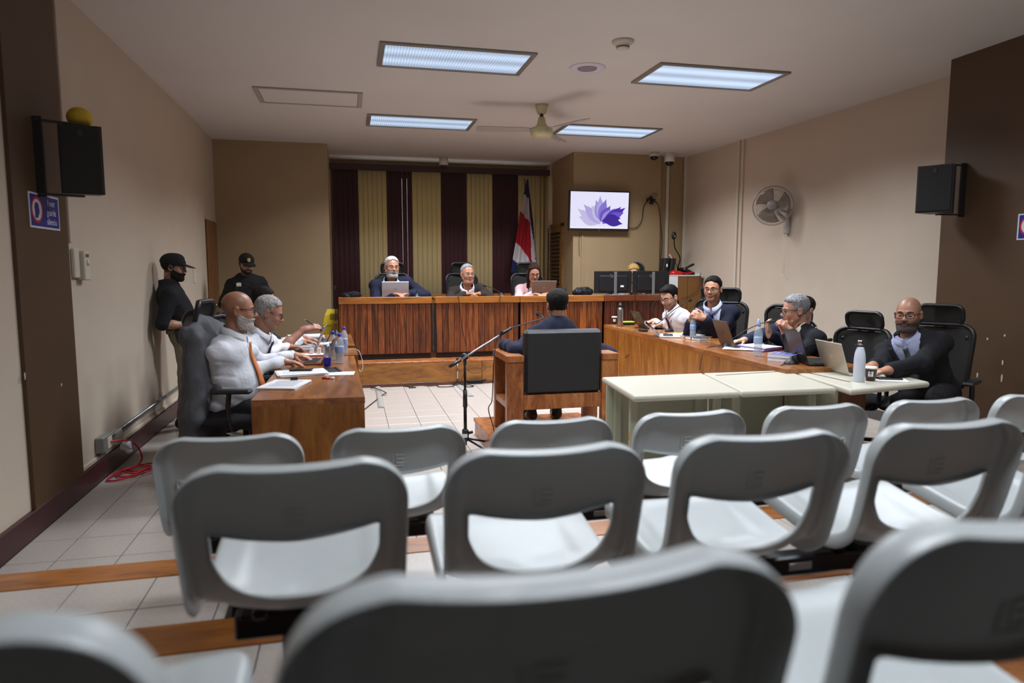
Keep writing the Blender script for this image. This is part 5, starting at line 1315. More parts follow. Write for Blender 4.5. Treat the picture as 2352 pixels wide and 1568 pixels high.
for x, lab in (((3.640, 9.120, 1.115)[0], 'left one of two black monitors seen from behind on the bench'), ((4.220, 9.120, 1.110)[0], 'right one of two black monitors seen from behind on the bench')):
    t = thing('monitor', lab, 'monitor', (x, 9.15, BT), 0, 'two monitors on the bench'); w2 = .284; MBK = mat('monitor_black', '#15161a', .4)
    mb = MB(); mb.box((x, 9.16, BT+.185), (w2*2, .022, .315), .006); mb.box((x, 9.140, BT+.17), (w2*1.5, .03, .22), .012); mb.build('housing', MBK, t)
    mb = MB(); mb.box((x, 9.173, BT+.19), (w2*1.95, .003, .29)); mb.build('screen', mat('laptop_screen', '#0b0b0e', .15), t)
    mb = MB(); mb.bar((x+.02, 9.115, BT+.01), (x+.02, 9.115, BT+.33), .042, .018, .004, up=(0, 1, 0)); mb.box((x+.02, 9.12, BT+.006), (.22, .16, .012), .004); mb.build('stand', METAL, t)
    mb = MB(); mb.M = frame((x-.035 if 'left' in lab else x-.015, 9.1245, BT+.275), (1, 0, 0), (0, 0, 1)); mb.tube([(.020*math.cos(2*PI*k/24), .020*math.sin(2*PI*k/24), 0) for k in range(24)], .002, 5, closed=True); mb.build('logo_ring', METAL, t); lettering('logo', 'DELL', .012, mb.M, METAL, t)
    if 'left' in lab: panel('asset_label', (x+.10, 9.1225, BT+.115), (x+.15, 9.1245, BT+.14), PAPER, t, 0)
t = thing('cylinder_speaker', 'small black cylindrical speaker on the bench right of the taupe laptop', 'speaker', (2.876, 9.050, 1.117)[:2]+(BT,)); sx_, sy_ = (2.876, 9.050, 1.117)[:2]
mb = MB(); mb.lathe([(0, 0), (.036, 0), (.038, .006), (.038, .12), (.034, .126), (0, .126)], (sx_, sy_, BT), 24); mb.build('body', mat('speaker_knit', '#15161a', .8, bump=.5, bscale=400), t)
mb = MB(); mb.lathe([(.0, .127), (.03, .127), (.03, .129), (0, .129)], (sx_, sy_, BT), 20); mb.build('top_plate', BLACKP, t)
def bag(label, c, r, name='bag'):
    S = Solid(np.array(c)-np.array(r)*1.5-.02, np.array(c)+np.array(r)*1.6+.02, .008)
    S.ell(c, r, .02); S.ell((c[0]+r[0]*.4, c[1], c[2]+r[2]*.2), (r[0]*.5, r[1]*.8, r[2]*.8), .03); S.ell((c[0]-r[0]*.45, c[1]-.01, c[2]-r[2]*.1), (r[0]*.45, r[1]*.8, r[2]*.7), .03); wrinkle(S, .008, 50)
    ax = S.lo[2]+np.arange(S.n[2])*S.res; S.D = np.maximum(S.D, (c[2]-r[2]*.75-ax)[None, None, :]).astype(np.float32)
    t = thing(name, label, 'bag', (c[0], c[1], c[2]-r[2]*.75)); pos, F = S.surf(); link('body', skin_mesh('body', pos, F, cloth('bag_nylon', '#14161b', .5, rough=.55)), t)
    mb = MB(); mb.tube(arc([(c[0]-r[0]*.7, c[1]-r[1]*.6, c[2]+r[2]*.2), (c[0]-r[0]*.2, c[1]-r[1]*.9, c[2]+r[2]*.9), (c[0]+r[0]*.4, c[1]-r[1]*.8, c[2]+r[2]*.75), (c[0]+r[0]*.9, c[1]-r[1]*.5, c[2])]), .007, 6, flat=.4); mb.build('strap', CABLE, t); return t
xx = (3.159, 9.080, 1.144); bag('black nylon bag lying on the bench left of the monitors', (xx[0], 9.08, BT+.05), (.16, .09, .07))
xx = (0.024, 9.050, 1.124); bag('dark crumpled bag at the left end of the bench', (xx[0], 9.05, BT+.035), (.13, .09, .05))
b_ = (1.985, 9.000, 1.097); gooseneck('gooseneck microphone on the bench beside the dark brown suit', (b_[0], 9.02, BT), [(1.935, 9.020, 1.167), (1.844, 9.040, 1.214), (1.781, 9.050, 1.231)])
b_ = (0.855, 9.000, 1.107); t = gooseneck('short microphone right of the silver laptop', (b_[0], 9.02, BT), [(b_[0]-.005, 9.02, BT+.09), (b_[0]-.05, 9.0, BT+.07), (b_[0]-.09, 9.0, BT+.03)])
wire('bench_cable', 'thin black cable hanging down the bench front in the middle', [(1.357, 8.830, 1.126), (1.373, 8.825, 1.086), (1.400, 8.830, 0.882), (1.427, 8.830, 0.653), (1.476, 8.820, 0.424), (1.472, 8.600, 0.291), (1.364, 8.500, 0.096), (1.323, 8.460, -0.002)[:2]+(.01,)], .004, CABLE)
wire('bench_cable', 'thin black cable hanging down the bench behind the microphone boom', [(1.936, 8.830, 1.121), (1.923, 8.825, 1.047), (1.917, 8.830, 0.759), (1.875, 8.830, 0.470), (1.777, 8.700, 0.303), (1.632, 8.490, 0.177), (1.505, 8.470, 0.146), (1.427, 8.470, 0.187)], .004, CABLE)
for k, (pa, lab) in enumerate((([(3.828, 8.820, 1.135), (3.861, 8.830, 0.966), (3.949, 8.830, 0.832), (4.049, 8.830, 0.721)], 'cable hanging on the bench below the left monitor'), ([(4.206, 8.820, 1.108), (4.109, 8.830, 0.963), (4.072, 8.830, 0.867), (4.180, 8.830, 0.749), (4.051, 8.830, 0.648)], 'curled cable hanging on the bench below the right monitor'))): wire('monitor_cable', lab, pa, .0035, CABLE)
# on the side cabinet
CT = 1.372
t = thing('desk_phone', 'black office phone on the side cabinet', 'phone', (4.98, 9.55, CT)); mb = MB(); mb.box((4.98, 9.55, CT+.05), (.20, .20, .05), .012, Matrix.Rotation(.45, 3, 'Y')); mb.build('body', BLACKP, t); mb = MB(); mb.tube(arc([(4.92, 9.47, CT+.10), (4.98, 9.46, CT+.13), (5.05, 9.46, CT+.16)]), .018, 8); mb.build('handset', BLACKP, t); panel('foot', (4.90, 9.46, CT), (5.03, 9.64, CT+.03), BLACKP, t)
t = thing('red_phone', 'red desk telephone on the side cabinet', 'phone', (4.80, 9.50, CT)); S = Solid((4.6, 9.35, CT-.02), (5.0, 9.65, CT+.1), .008); S.ell((4.80, 9.50, CT+.025), (.11, .07, .035), .02); S.ell((4.75, 9.5, CT+.03), (.06, .06, .04), .02); pos, F = S.surf(); RP = mat('red_plastic', '#c01218', .25); link('body', skin_mesh('body', pos, F, RP), t); mb = MB(); mb.tube(arc([(4.88, 9.47, CT+.03), (4.95, 9.45, CT+.025), (5.02, 9.44, CT+.04)]), .012, 8); mb.build('cord', RP, t)
t = thing('desk_lamp', 'small red and white lamp head on a bent stem at the side cabinet', 'lamp', (4.84, 9.62, CT)); mb = MB(); p_ = [(4.86, 9.62, CT+.02), (4.85, 9.60, CT+.12), (4.80, 9.58, CT+.20), (4.75, 9.56, CT+.25)]; mb.tube(arc(p_), .005, 6); mb.build('stem', BLACKM, t); mb = MB(); mb.bar((4.755, 9.56, CT+.235), (4.70, 9.55, CT+.31), .045, .022, .008); mb.build('head', RP, t); mb = MB(); mb.bar((4.740, 9.55, CT+.235), (4.688, 9.54, CT+.305), .036, .010, .003); mb.build('lens', PAPER, t); mb = MB(); mb.lathe([(0, 0), (.05, 0), (.045, .015), (0, .02)], (4.86, 9.62, CT), 20); mb.build('base', BLACKP, t)
t = thing('document_camera', 'black gooseneck document camera rising above the side cabinet', 'camera', (4.90, 9.66, CT)); hd_ = (4.784, 9.600, 1.961)
mb = MB(); mb.tube(arc([(4.90, 9.66, CT+.02), (4.89, 9.65, CT+.12), (4.903, 9.620, 1.629), (4.803, 9.600, 1.786), hd_]), .009, 8); mb.build('neck', BLACKM, t); mb = MB(); mb.ball(hd_, (.038, .03, .062), 16, 10); mb.build('head', BLACKP, t); mb = MB(); mb.lathe([(0, 0), (.010, 0), (.010, .004), (0, .004)], (hd_[0], hd_[1]-.030, hd_[2]-.01), 14, (0, -1, 0)); mb.build('lens', CHROME, t); panel('base', (4.84, 9.60, CT), (4.96, 9.72, CT+.025), BLACKP, t)
for k, x in enumerate((4.63, 4.74)):
    t = thing('small_display', ['black tilted screen unit standing at the left end of the side cabinet', 'second black tilted screen unit next to the red phone'][k], 'display', (x, 9.60, CT)); mb = MB(); mb.box((x, 9.60, CT+.125), (.075, .16, .25), .008, Matrix.Rotation(.16, 3, 'Y')); mb.build('body', BLACKP, t); panel('foot', (x-.06, 9.54, CT), (x+.03, 9.66, CT+.012), BLACKP, t); 
    if k == 0: panel('label', (x+.0, 9.517, CT+.12), (x+.022, 9.519, CT+.165), PAPER, t, 0)
papers('stack of papers at the right end of the side cabinet top', (5.06, 9.60, CT), .19, .26, 1.5, .035, 6)
wire('cabinet_cable', 'black cable trailing down the front of the side cabinet', [(5.120, 9.390, 1.393), (5.120, 9.395, 1.250), (5.071, 9.390, 1.133), (4.966, 9.390, 1.055), (4.827, 9.380, 1.018)], .003, CABLE)
# left desks
Z75 = .75
laptop('bronze laptop under the hands of the person with the orange tie', (-0.205, 5.369, 0.750), -PI/2-.10, 118, '#5b3a30', '#8a5a44', None, .30, .21)
laptop('open silver laptop with pale keys seen edge-on on the left desk', (-0.301, 6.307, 0.750), -PI/2-.05, 112, '#9a9ca0', '#b4b6ba', None, .32, .22, kb='#c4c6ca')
laptop('dark laptop open behind the bottles on the left desk', (-0.226, 6.937, 0.750), -PI/2-.02, 115, '#3a2e2c', '#6a6a6e', None, .30, .20)
papers('fanned stack of printed pages with a binder clip at the desk corner', (-0.395, 4.341, 0.750), .23, .30, -.25, .012, 5, True)
t = thing('binder_clip', 'black binder clip on the pages at the desk corner', 'clip', (-0.354, 4.477, 0.762)); cb = Vector((-0.354, 4.477, 0.762)); mb = MB(); mb.prism([(-.022, -.014), (.022, -.014), (.017, .014), (-.017, .014)], 0, .016); mb.v = [tuple(Vector(v)+cb) for v in mb.v]; mb.build('jaw', BLACKP, t); mb = MB(); mb.tube([tuple(cb+Vector(p)) for p in ((-.012, .012, .012), (-.008, .040, .006), (.008, .040, .006), (.012, .012, .012))], .0014, 5); mb.build('lever', CHROME, t)
papers('open document pages under the black phone on the left desk', (-0.334, 4.814, 0.750), .24, .32, -1.35, .014, 6, True)
t = thing('document_folder', 'black document folder under the pages on the left desk', 'folder', (-0.273, 4.902, 0.750)); fb = Vector((-0.283, 4.922, 0.750)); mb = MB(); mb.box((fb.x, fb.y, fb.z-.0), (.40, .25, .002), .0004, Matrix.Rotation(.18, 3, 'Z')); mb.build('cover', BLACKP, t); mb = MB(); mb.box((fb.x+.19, fb.y+.03, fb.z+.004), (.02, .2, .006), .002, Matrix.Rotation(.18, 3, 'Z')); mb.build('spine', BLACKP, t)
phone('black phone lying on the document pages on the left desk', (-0.337, 4.870, 0.766), 1.45)
papers('single white sheet near the front edge of the left desk', (-0.072, 4.772, 0.750), .15, .19, 1.5, .001, 1, name='paper_sheet')
t = thing('marker_pen', 'red and white marker pen on the left desk', 'pen', (-0.153, 4.509, 0.758)); a_, c_ = Vector((-0.187, 4.541, 0.757)), Vector((-0.110, 4.523, 0.757)); mb = MB(); mb.cyl(a_, a_.lerp(c_, .62), .007, n=10); mb.build('barrel', RED, t); mb = MB(); mb.cyl(a_.lerp(c_, .62), c_, .008, n=10); mb.build('cap', WHITEP, t)
bc = (-0.171, 5.097, 0.750); t = thing('drink_can', 'slim silver and blue energy drink can on the left desk', 'can', bc)
mb = MB(); mb.lathe([(0, 0), (.022, 0), (.0265, .006), (.0265, .150), (.022, .160), (.021, .163), (0, .161)], bc, 22); mb.build('can_body', mat('can_silver', '#b9bac2', .22, .85), t); mb = MB(); mb.lathe([(.0268, .008), (.0270, .009), (.0270, .072), (.0268, .073)], bc, 22); mb.build('blue_panel', mat('can_blue', '#2a1c9c', .25, .5), t)
bottle('near clear water bottle with blue cap in front of the other two', (-0.084, 5.290, 0.750), .225, .033)
bottle('clear water bottle with blue cap left of the near one', (-0.137, 5.509, 0.750), .225, .031)
bottle('clear water bottle with blue cap behind the near one', (-0.056, 5.891, 0.750), .225, .031)
papers('pile of printed documents at the far end of the left desk', (-0.451, 7.344, 0.750), .25, .34, -1.4, .030, 6, True)
papers('open white pages beside the edge-on laptop on the left desk', (-0.280, 6.746, 0.750), .2, .28, 1.5, .008, 3, True)
t = thing('red_folder', 'red folder lying under the white chargers on the left desk', 'folder', (-0.312, 5.861, 0.750)); fb = Vector((-0.311, 5.836, 0.753)); mb = MB(); mb.box((fb.x, fb.y, fb.z), (.25, .16, .006), .001, Matrix.Rotation(.06, 3, 'Z')); mb.build('cover', mat('folder_red', '#a0161c', .4), t); mb = MB(); mb.box((fb.x-.01, fb.y+.02, fb.z+.0045), (.2, .12, .003), .0004); mb.build('sheet', PAPER, t)
for k, px in enumerate(((716, 808), (733, 808))):
    c_ = [(-0.320, 5.884, 0.762), (-0.260, 5.870, 0.762)][k]; t = thing('phone_charger', ['left one of two white phone chargers on the red folder', 'right one of two white phone chargers, nearer the bottles'][k], 'charger', c_); panel('block', (c_[0]-.016, c_[1]-.016, c_[2]), (c_[0]+.016, c_[1]+.016, c_[2]+.045), WCABLE, t, .004); mb = MB(); mb.tube(arc([(c_[0], c_[1], c_[2]+.045), (c_[0]+.004, c_[1], c_[2]+.08), (c_[0]+.03, c_[1]+.02, c_[2]+.085), (c_[0]+.055, c_[1]+.05, c_[2]+.03), (c_[0]+.07, c_[1]+.08, c_[2]-.008)]), .0022, 6); mb.build('lead', WCABLE, t)
phone('black phone on the corner of the far left desk, cable hanging', (-0.002, 6.378, 0.750), 1.4)
wire('charging_cable', 'white charging cable hanging over the left desk edge', [(-0.036, 6.159, 0.752), (0.020, 6.093, 0.758), (.062, 6.02, .757), (.085, 6.0, .70), (.095, 5.98, .62), (.075, 5.97, .58), (.062, 5.97, .60)], .0025, WCABLE)
b_ = (-0.155, 7.614, 0.750); gooseneck('tall thin microphone at the far end of the left desk', b_, [(b_[0], b_[1], 1.0), (-0.160, 7.600, 1.244)], rb=.05)
# right desks
fl_ = (3.271, 7.974, 0.750); t = thing('steel_flask', 'brushed steel flask with black lid on the right desk', 'flask', fl_); mb = MB(); mb.lathe([(0, 0), (.036, 0), (.038, .006), (.038, .20), (.030, .228), (.026, .235), (0, .235)], fl_, 26); mb.build('body', mat('brushed_steel', '#a09c97', .28, .9), t); mb = MB(); mb.lathe([(.027, .232), (.028, .27), (.020, .276), (.012, .276), (.012, .292), (0, .294)], fl_, 22); mb.build('lid', BLACKP, t)
cup('white-lidded paper cup half hidden behind the steel flask', (3.330, 8.311, 0.750), .10, .036)
t = thing('pencil_case', 'black and lime case beside the steel flask', 'case', (3.382, 8.016, 0.750)); cb = Vector((3.435, 8.143, 0.750)); panel('body', (cb.x-.09, cb.y-.05, .75), (cb.x+.09, cb.y+.05, .78), BLACKP, t, .008); panel('trim_band', (cb.x-.088, cb.y-.048, .78), (cb.x+.088, cb.y+.048, .797), mat('lime', '#9fc528', .5), t, .006)
LT = dict(group=None)
laptop('dark grey laptop beside the steel flask, lid seen from the side', (3.440, 7.672, 0.750), PI/2-.10, 118, '#3d3c3e', '#2a2a2c', None, .33, .22)
laptop('silver laptop tilted back at the edge of the right desk', (3.188, 6.673, 0.750), PI/2-.45, 138, '#a8a49c', '#b2b4b8', ('', '#7f7c76', 'dot'), .31, .215)
laptop('dark bronze laptop in front of the navy suit and blue tie', (3.365, 5.618, 0.750), PI/2-.16, 110, '#4c3b2f', '#2e2622', ('', '#2a201a', 'dot'), .36, .25)
laptop('large black laptop with pale lettering on its lid', (3.317, 4.511, 0.750), PI/2-.30, 106, '#16141a', '#1a1a20', ('', '#a8a8b8', 'corner'), .36, .25)
t = thing('computer_mouse', 'black computer mouse on the right desk', 'mouse', (3.542, 7.168, 0.750)); mm_ = Vector((3.542, 7.168, 0.750)); S = Solid(mm_-Vector((.08, .06, .02)), mm_+Vector((.08, .06, .06)), .005); S.ell(mm_+Vector((0, 0, .008)), (.055, .032, .026), .01); ax = S.lo[2]+np.arange(S.n[2])*S.res; S.D = np.maximum(S.D, (mm_.z-ax)[None, None, :]).astype(np.float32); pos, F = S.surf(); link('body', skin_mesh('body', pos, F, BLACKP), t); mb = MB(); mb.cyl((mm_.x-.03, mm_.y-.004, mm_.z+.030), (mm_.x-.03, mm_.y+.004, mm_.z+.030), .006, n=10); mb.build('wheel', METAL, t)
t = thing('power_brick', 'small black adaptor with a loop of cable over the desk edge', 'adaptor', (3.251, 7.237, 0.750)); cb = Vector((3.251, 7.237, 0.750)); panel('block', (cb.x-.04, cb.y-.05, .75), (cb.x+.04, cb.y+.05, .775), BLACKP, t, .006); mb = MB(); mb.tube(arc([(cb.x-.03, cb.y, .765), (3.149, 7.261, 0.755), (3.151, 7.300, 0.701), (3.169, 7.300, 0.600), (3.128, 7.400, 0.463), (3.112, 7.400, 0.428), (3.139, 7.300, 0.520), (3.162, 7.300, 0.701)]), .003, 6); mb.build('lead', CABLE, t)
papers('open white pages with lime tabs on the right desk', (3.527, 6.743, 0.750), .24, .34, .2, .010, 3); 
cb = Vector((3.498, 6.879, 0.762)); t = thing('sticky_tabs', 'lime sticky tabs on the open pages on the right desk', 'notes', tuple(cb)); panel('tab', (cb.x-.03, cb.y-.05, cb.z), (cb.x+.0, cb.y+.03, cb.z+.002), mat('lime', '#9fc528', .5), t, 0); panel('tab', (cb.x+.005, cb.y-.05, cb.z), (cb.x+.03, cb.y+.0, cb.z+.002), mat('lime', '#9fc528', .5), t, 0)
t = thing('notebook', 'black covered notebook with a strap under the phone', 'notebook', (3.405, 6.251, 0.750)); cb = Vector((3.405, 6.251, 0.750)); Rn = Matrix.Rotation(.25, 3, 'Z'); mb = MB(); mb.box((cb.x, cb.y, .7655), (.145, .205, .024), .002, Rn); mb.build('pages', PAPER, t); mb = MB(); mb.box((cb.x, cb.y, .7795), (.15, .21, .004), .001, Rn); mb.box((cb.x, cb.y, .7520), (.15, .21, .004), .001, Rn); mb.build('cover', mat('cover_grey', '#4a4a4c', .5), t); mb = MB(); mb.box((cb.x-.0755, cb.y, .7655), (.002, .012, .030), 0, Rn); mb.build('strap', BLACKP, t)
phone('black phone lying on the notebook', (3.325, 6.035, 0.782), 1.2)
bottle('clear water bottle with blue cap and blue label on the right desk', (3.440, 6.423, 0.750), .235, .032, '#2433b8', '#2a5ab0')
bottle('sport-top water bottle near the black laptop', (3.244, 4.960, 0.750), .27, .035, '#9cb4d8', '#7ea6c8', sport=True)
b_ = (3.605, 7.697, 0.750); gooseneck('gooseneck microphone reaching towards the dark red tie', b_, [(3.420, 7.200, 0.845), (3.569, 7.150, 0.985), (3.687, 7.100, 1.075), (3.730, 7.080, 1.100)])
b_ = (3.369, 5.617, 0.750); gooseneck('gooseneck microphone in the middle of the right desk', b_, [(3.401, 5.600, 0.823), (3.487, 5.550, 0.898), (3.629, 5.500, 0.971), (3.737, 5.450, 0.996)])
b_ = (3.219, 4.484, 0.750); gooseneck('gooseneck microphone at the near corner of the right desk', b_, [(3.260, 4.550, 0.783), (3.311, 4.550, 0.836), (3.422, 4.550, 0.879), (3.536, 4.550, 0.907), (3.582, 4.550, 0.913)])
wire('desk_cable', 'thin black cable hanging on the front of the right desk', [(3.332, 5.562, 0.753), (3.236, 5.639, 0.755), (3.108, 5.550, 0.748), (3.016, 5.450, 0.704), (3.022, 5.500, 0.561)], .003, CABLE)
wire('desk_cable', 'short black cable at the near corner of the right desk', [(3.169, 4.425, 0.753), (3.128, 4.444, 0.755), (3.061, 4.400, 0.744), (3.051, 4.420, 0.715)], .003, CABLE)
papers('white sheet hanging over the edge of the right desk', (3.364, 5.413, 0.757), .21, .29, .95, .001, 1, name='paper_sheet')
t = thing('purple_folder', 'purple folder of papers on the right desk', 'folder', (3.473, 5.346, 0.750)); cb = Vector((3.503, 5.373, 0.750)); Rn = Matrix.Rotation(.3, 3, 'Z')
for k, (zz, mm2, sz) in enumerate(((.754, mat('folder_purple', '#5a2a8a', .4), (.26, .34, .005)), (.762, PAPER, (.22, .31, .010)), (.770, mat('folder_purple', '#5a2a8a', .4), (.24, .32, .004)), (.778, PAPER, (.22, .30, .010)))): mb = MB(); mb.box((cb.x+.01*k, cb.y, zz), sz, .0005, Rn); mb.build(['cover', 'sheet', 'cover', 'sheet'][k], mm2, t)
for k in range(2):
    c_ = Vector((3.255, 4.627, 0.750)); t = thing('book', ['blue and white law book on top of another book by the microphone', 'white book at the bottom under the blue law book'][k], 'book', (c_.x, c_.y, .75), 0, 'books on the right desk'); zz = .75+.030*(1-k); Rn = Matrix.Rotation(.5+.06*k, 3, 'Z')
    mb = MB(); mb.box((c_.x, c_.y, zz+.015), (.135, .195, .022), 0, Rn); mb.build('pages', PAPER, t); mb = MB(); mb.box((c_.x, c_.y, zz+.0275), (.14, .20, .003), 0, Rn); mb.box((c_.x, c_.y, zz+.002), (.14, .20, .003), 0, Rn); mb.build('cover', mat('cover_pale', '#b9c2d4', .4), t)
    if k == 0:
        mb = MB(); mb.box((c_.x, c_.y, zz+.0295), (.112, .165, .001), 0, Rn); mb.build('cover_panel', mat('cover_blue', '#2348b0', .35), t)
        mb = MB(); M_ = Matrix.Translation((c_.x, c_.y, zz+.0305)) @ Rn.to_4x4()
        mb.M = M_
        for y_, w_ in ((.05, .07), (.035, .05), (.0, .06), (-.05, .04)): mb.box((0, y_, 0), (w_, .006, .001))
        mb.build('title_lines', PAPER, t)
# cream table
laptop('pale gold laptop behind the white flask on the cream table', (3.370, 4.181, 0.720), PI/2-.12, 108, '#bdb8a8', '#a9a698', ('hp', '#d8d5ca', 'slant'), .325, .23)
fl_ = (3.252, 3.816, 0.720); t = thing('white_flask', 'white metal flask with steel cap on the cream table', 'flask', fl_); mb = MB(); mb.lathe([(0, 0), (.033, 0), (.0355, .005), (.0355, .15), (.031, .19), (.022, .222), (.019, .232), (0, .232)], fl_, 28); mb.build('body', mat('white_enamel', '#ccd0df', .3), t); mb = MB(); mb.lathe([(.020, .231), (.0205, .240), (.019, .243)], fl_, 20); mb.tube([(fl_[0]-.018+.012*math.cos(2*PI*k/16)-.014, fl_[1], fl_[2]+.236+.012*math.sin(2*PI*k/16)) for k in range(16)], .002, 5, closed=True); mb.build('band', BLACKP, t); mb = MB(); mb.lathe([(.0185, .242), (.0195, .246), (.0195, .268), (.017, .273), (0, .274)], fl_, 22); mb.build('cap', CHROME, t)
cup('brown paper coffee cup with white lid on the cream table', (3.354, 3.829, 0.720), .095, .038)
papers('small pile of papers under the phone on the cream table', (3.483, 3.817, 0.720), .15, .21, 1.0, .006, 2); phone('black phone lying on papers on the cream table', (3.497, 3.825, 0.727), 1.15)
# ---------------------------------------------------------------- things on the floor
t = thing('boom_stand', 'black boom microphone stand in front of the armchair', 'microphone stand', (0.878, 5.342, 0.000)); bs = Vector((0.878, 5.342, 0.000)); top = Vector((0.876, 5.280, 0.756)); top.x, top.y = bs.x, bs.y
mb = MB(); mb.cyl(bs+Vector((0, 0, .05)), bs+Vector((0, 0, .42)), .0135, n=12); mb.cyl(bs+Vector((0, 0, .40)), Vector((bs.x, bs.y, top.z)), .010, n=12); mb.build('pole', BLACKM, t)
mb = MB(); mb.cyl(bs+Vector((0, 0, .36)), bs+Vector((0, 0, .50)), .019, .016, n=14); mb.build('clutch', BLACKP, t); mb = MB(); mb.box(bs+Vector((0, 0, .13)), (.05, .05, .10), .01); mb.cyl(bs+Vector((.02, -.02, .15)), bs+Vector((.055, -.03, .16)), .012, n=10); mb.build('hub', BLACKP, t); mb = MB(); mb.box(bs+Vector((-.01, -.027, .13)), (.045, .003, .03), 0); mb.build('label', PAPER, t)
for k, a in enumerate((-.9, .35, 2.6)):
    d = Vector((math.cos(a), math.sin(a), 0)); mb = MB(); mb.cyl(bs+d*.02+Vector((0, 0, .10)), bs+d*.30+Vector((0, 0, .018)), .009, n=8); lg = mb.build('leg', BLACKM, t); mb = MB(); mb.cyl(bs+d*.285+Vector((0, 0, .022)), bs+d*.335+Vector((0, 0, .014)), .014, n=10); mb.build('rubber_foot', BLACKP, lg)
pa, pb = Vector((0.733, 5.200, 0.706)), Vector((1.182, 5.360, 0.938)); pc_ = top+Vector((0, 0, .02)); dirb = (pb-pa).normalized()
mb = MB(); mb.cyl(pa, pb, .0085, n=12); mb.build('boom', METAL, t); mb = MB(); mb.cyl(pa, pa+dirb*.11, .0125, n=12); mb.build('counterweight', BLACKP, t); mb = MB(); mb.cyl(top+Vector((0, -.02, .01)), top+Vector((0, .03, .01)), .026, n=18); mb.cyl(top+Vector((0, 0, -.05)), top+Vector((0, 0, .02)), .014, n=12); mb.build('pivot', BLACKP, t)
mb = MB(); mb.cyl(pb-dirb*.02, pb+dirb*.10, .0125, n=12); mb.cyl(pb, pb+Vector((0, 0, .03)), .009, n=8); mb.build('clip', BLACKP, t); pe = pb+dirb*.10
mb = MB(); P_ = arc([tuple(pe), (1.460, 5.550, 1.013), (1.642, 5.750, 1.033), (1.62, 5.86, 1.06)]); mb.tube(P_, .0055, 8); mb.build('neck', BLACKM, t); mb = MB(); mb.ball((1.63, 5.88, 1.06), (.022, .03, .022), 12, 8); mb.build('windscreen', mat('foam_black', '#0b0b0c', .95, bump=.8, bscale=500), t)
mb = MB(); mb.tube(arc([tuple(pb+Vector((0, 0, -.01))), (1.130, 5.320, 0.862), (1.096, 5.260, 0.731), (1.080, 5.220, 0.563), (1.068, 5.200, 0.428), (1.040, 5.200, 0.360), (1.09, 5.25, .20), (1.08, 5.2, .156)]), .004, 6); mb.build('cable', CABLE, t)
t = thing('stand_pole', 'thin chrome stand in front of the dais', 'stand', (1.305, 8.519, 0.000)); q_ = Vector((1.305, 8.519, 0.000)); mb = MB(); mb.cyl(q_, q_+Vector((0, 0, .33)), .010, n=12); mb.build('pole', CHROME, t); mb = MB(); mb.lathe([(0, 0), (.07, 0), (.06, .010), (.012, .016), (0, .016)], tuple(q_), 20); mb.build('base', BLACKM, t); mb = MB(); mb.cyl(q_+Vector((-.015, 0, .33)), q_+Vector((.015, 0, .33)), .016, n=10); mb.build('knob', BLACKP, t)
for k, (p_, q_) in enumerate((((0.295, 7.235, 0.000), (0.311, 8.523, 0.000)), ((1.328, 7.654, 0.000), (1.311, 8.417, 0.000)))):
    mb = MB(); d = (Vector(q_)-Vector(p_)).normalized(); x_ = Vector((-d.y, d.x, 0)); r0 = [tuple(Vector(p_)+x_*(.035*math.cos(PI*i/8))+Vector((0, 0, .018*math.sin(PI*i/8)))) for i in range(9)]; r1 = [tuple(Vector(v)+(Vector(q_)-Vector(p_))) for v in r0]; mb.ring([r0, r1], True, False); tag(mb.build('floor_duct', mat('duct_grey', '#9c9a94', .4)), ['grey floor cable duct near the left desk', 'grey floor cable duct in the middle of the floor'][k], 'duct', None)
def floorpts(L): return [tuple(p) for p in L]
wire('floor_cable', 'black cable crossing the floor duct near the left desk', [(.075, 7.0, .012), (0.348, 7.960, 0.012), (0.382, 7.943, 0.034), (0.301, 8.254, 0.030), (0.225, 8.472, 0.012), (0.270, 8.559, 0.012)], .005, CABLE)
wire('floor_cable', 'black cable lying along the foot of the dais', [(0.597, 8.571, 0.008), (0.690, 8.450, 0.008), (0.765, 8.389, 0.010), (0.684, 8.376, 0.010), (0.803, 8.507, 0.016), (0.932, 8.447, 0.010), (1.031, 8.456, 0.010), (1.056, 8.352, 0.010), (1.208, 8.349, 0.010), (1.283, 8.409, 0.030), (1.378, 8.320, 0.030), (1.477, 8.318, 0.010), (1.397, 8.271, 0.010), (1.358, 8.468, 0.012)], .006, CABLE)
mb = MB(); cc_ = Vector((1.534, 8.638, 0.000))
for k in range(5): mb.tube([(cc_.x+(.12+.01*k)*math.cos(2*PI*i/24), cc_.y-.07+(.055+.006*k)*math.sin(2*PI*i/24), .010+.010*k) for i in range(24)], .006, 6, closed=True)
o = mb.build('cable_coil', CABLE); tag(o, 'coil of black cable on the floor by the chrome stand', 'cable')
t = thing('yellow_bin', 'yellow swing-lid bin between the back wall and the bench', 'bin', (-.30, 9.35, .304)); bx = (-0.197, 9.350, 0.757)[0]; YB = mat('bin_yellow', '#c9b010', .4)
mb = MB(); rings = []
for z_, w_ in ((.304, .115), (.72, .145), (.73, .155), (.755, .155)): rings.append([(bx+w_*a, 9.35+w_*.8*b, z_) for a, b in ((-1, -1), (1, -1), (1, 1), (-1, 1))])
mb.ring(rings, True, False); mb.build('body', YB, t); mb = MB(); mb.ring([[(bx+w_*a, 9.35+w_*.8*b, z_) for a, b in ((-1, -1), (1, -1), (1, 1), (-1, 1))] for z_, w_ in ((.755, .150), (.86, .128), (.93, .100))], True, False); mb.build('lid', YB, t); panel('flap', (bx-.06, 9.35-.115, .80), (bx+.06, 9.35-.108, .88), mat('bin_dark', '#8a7708', .5), t, .003)
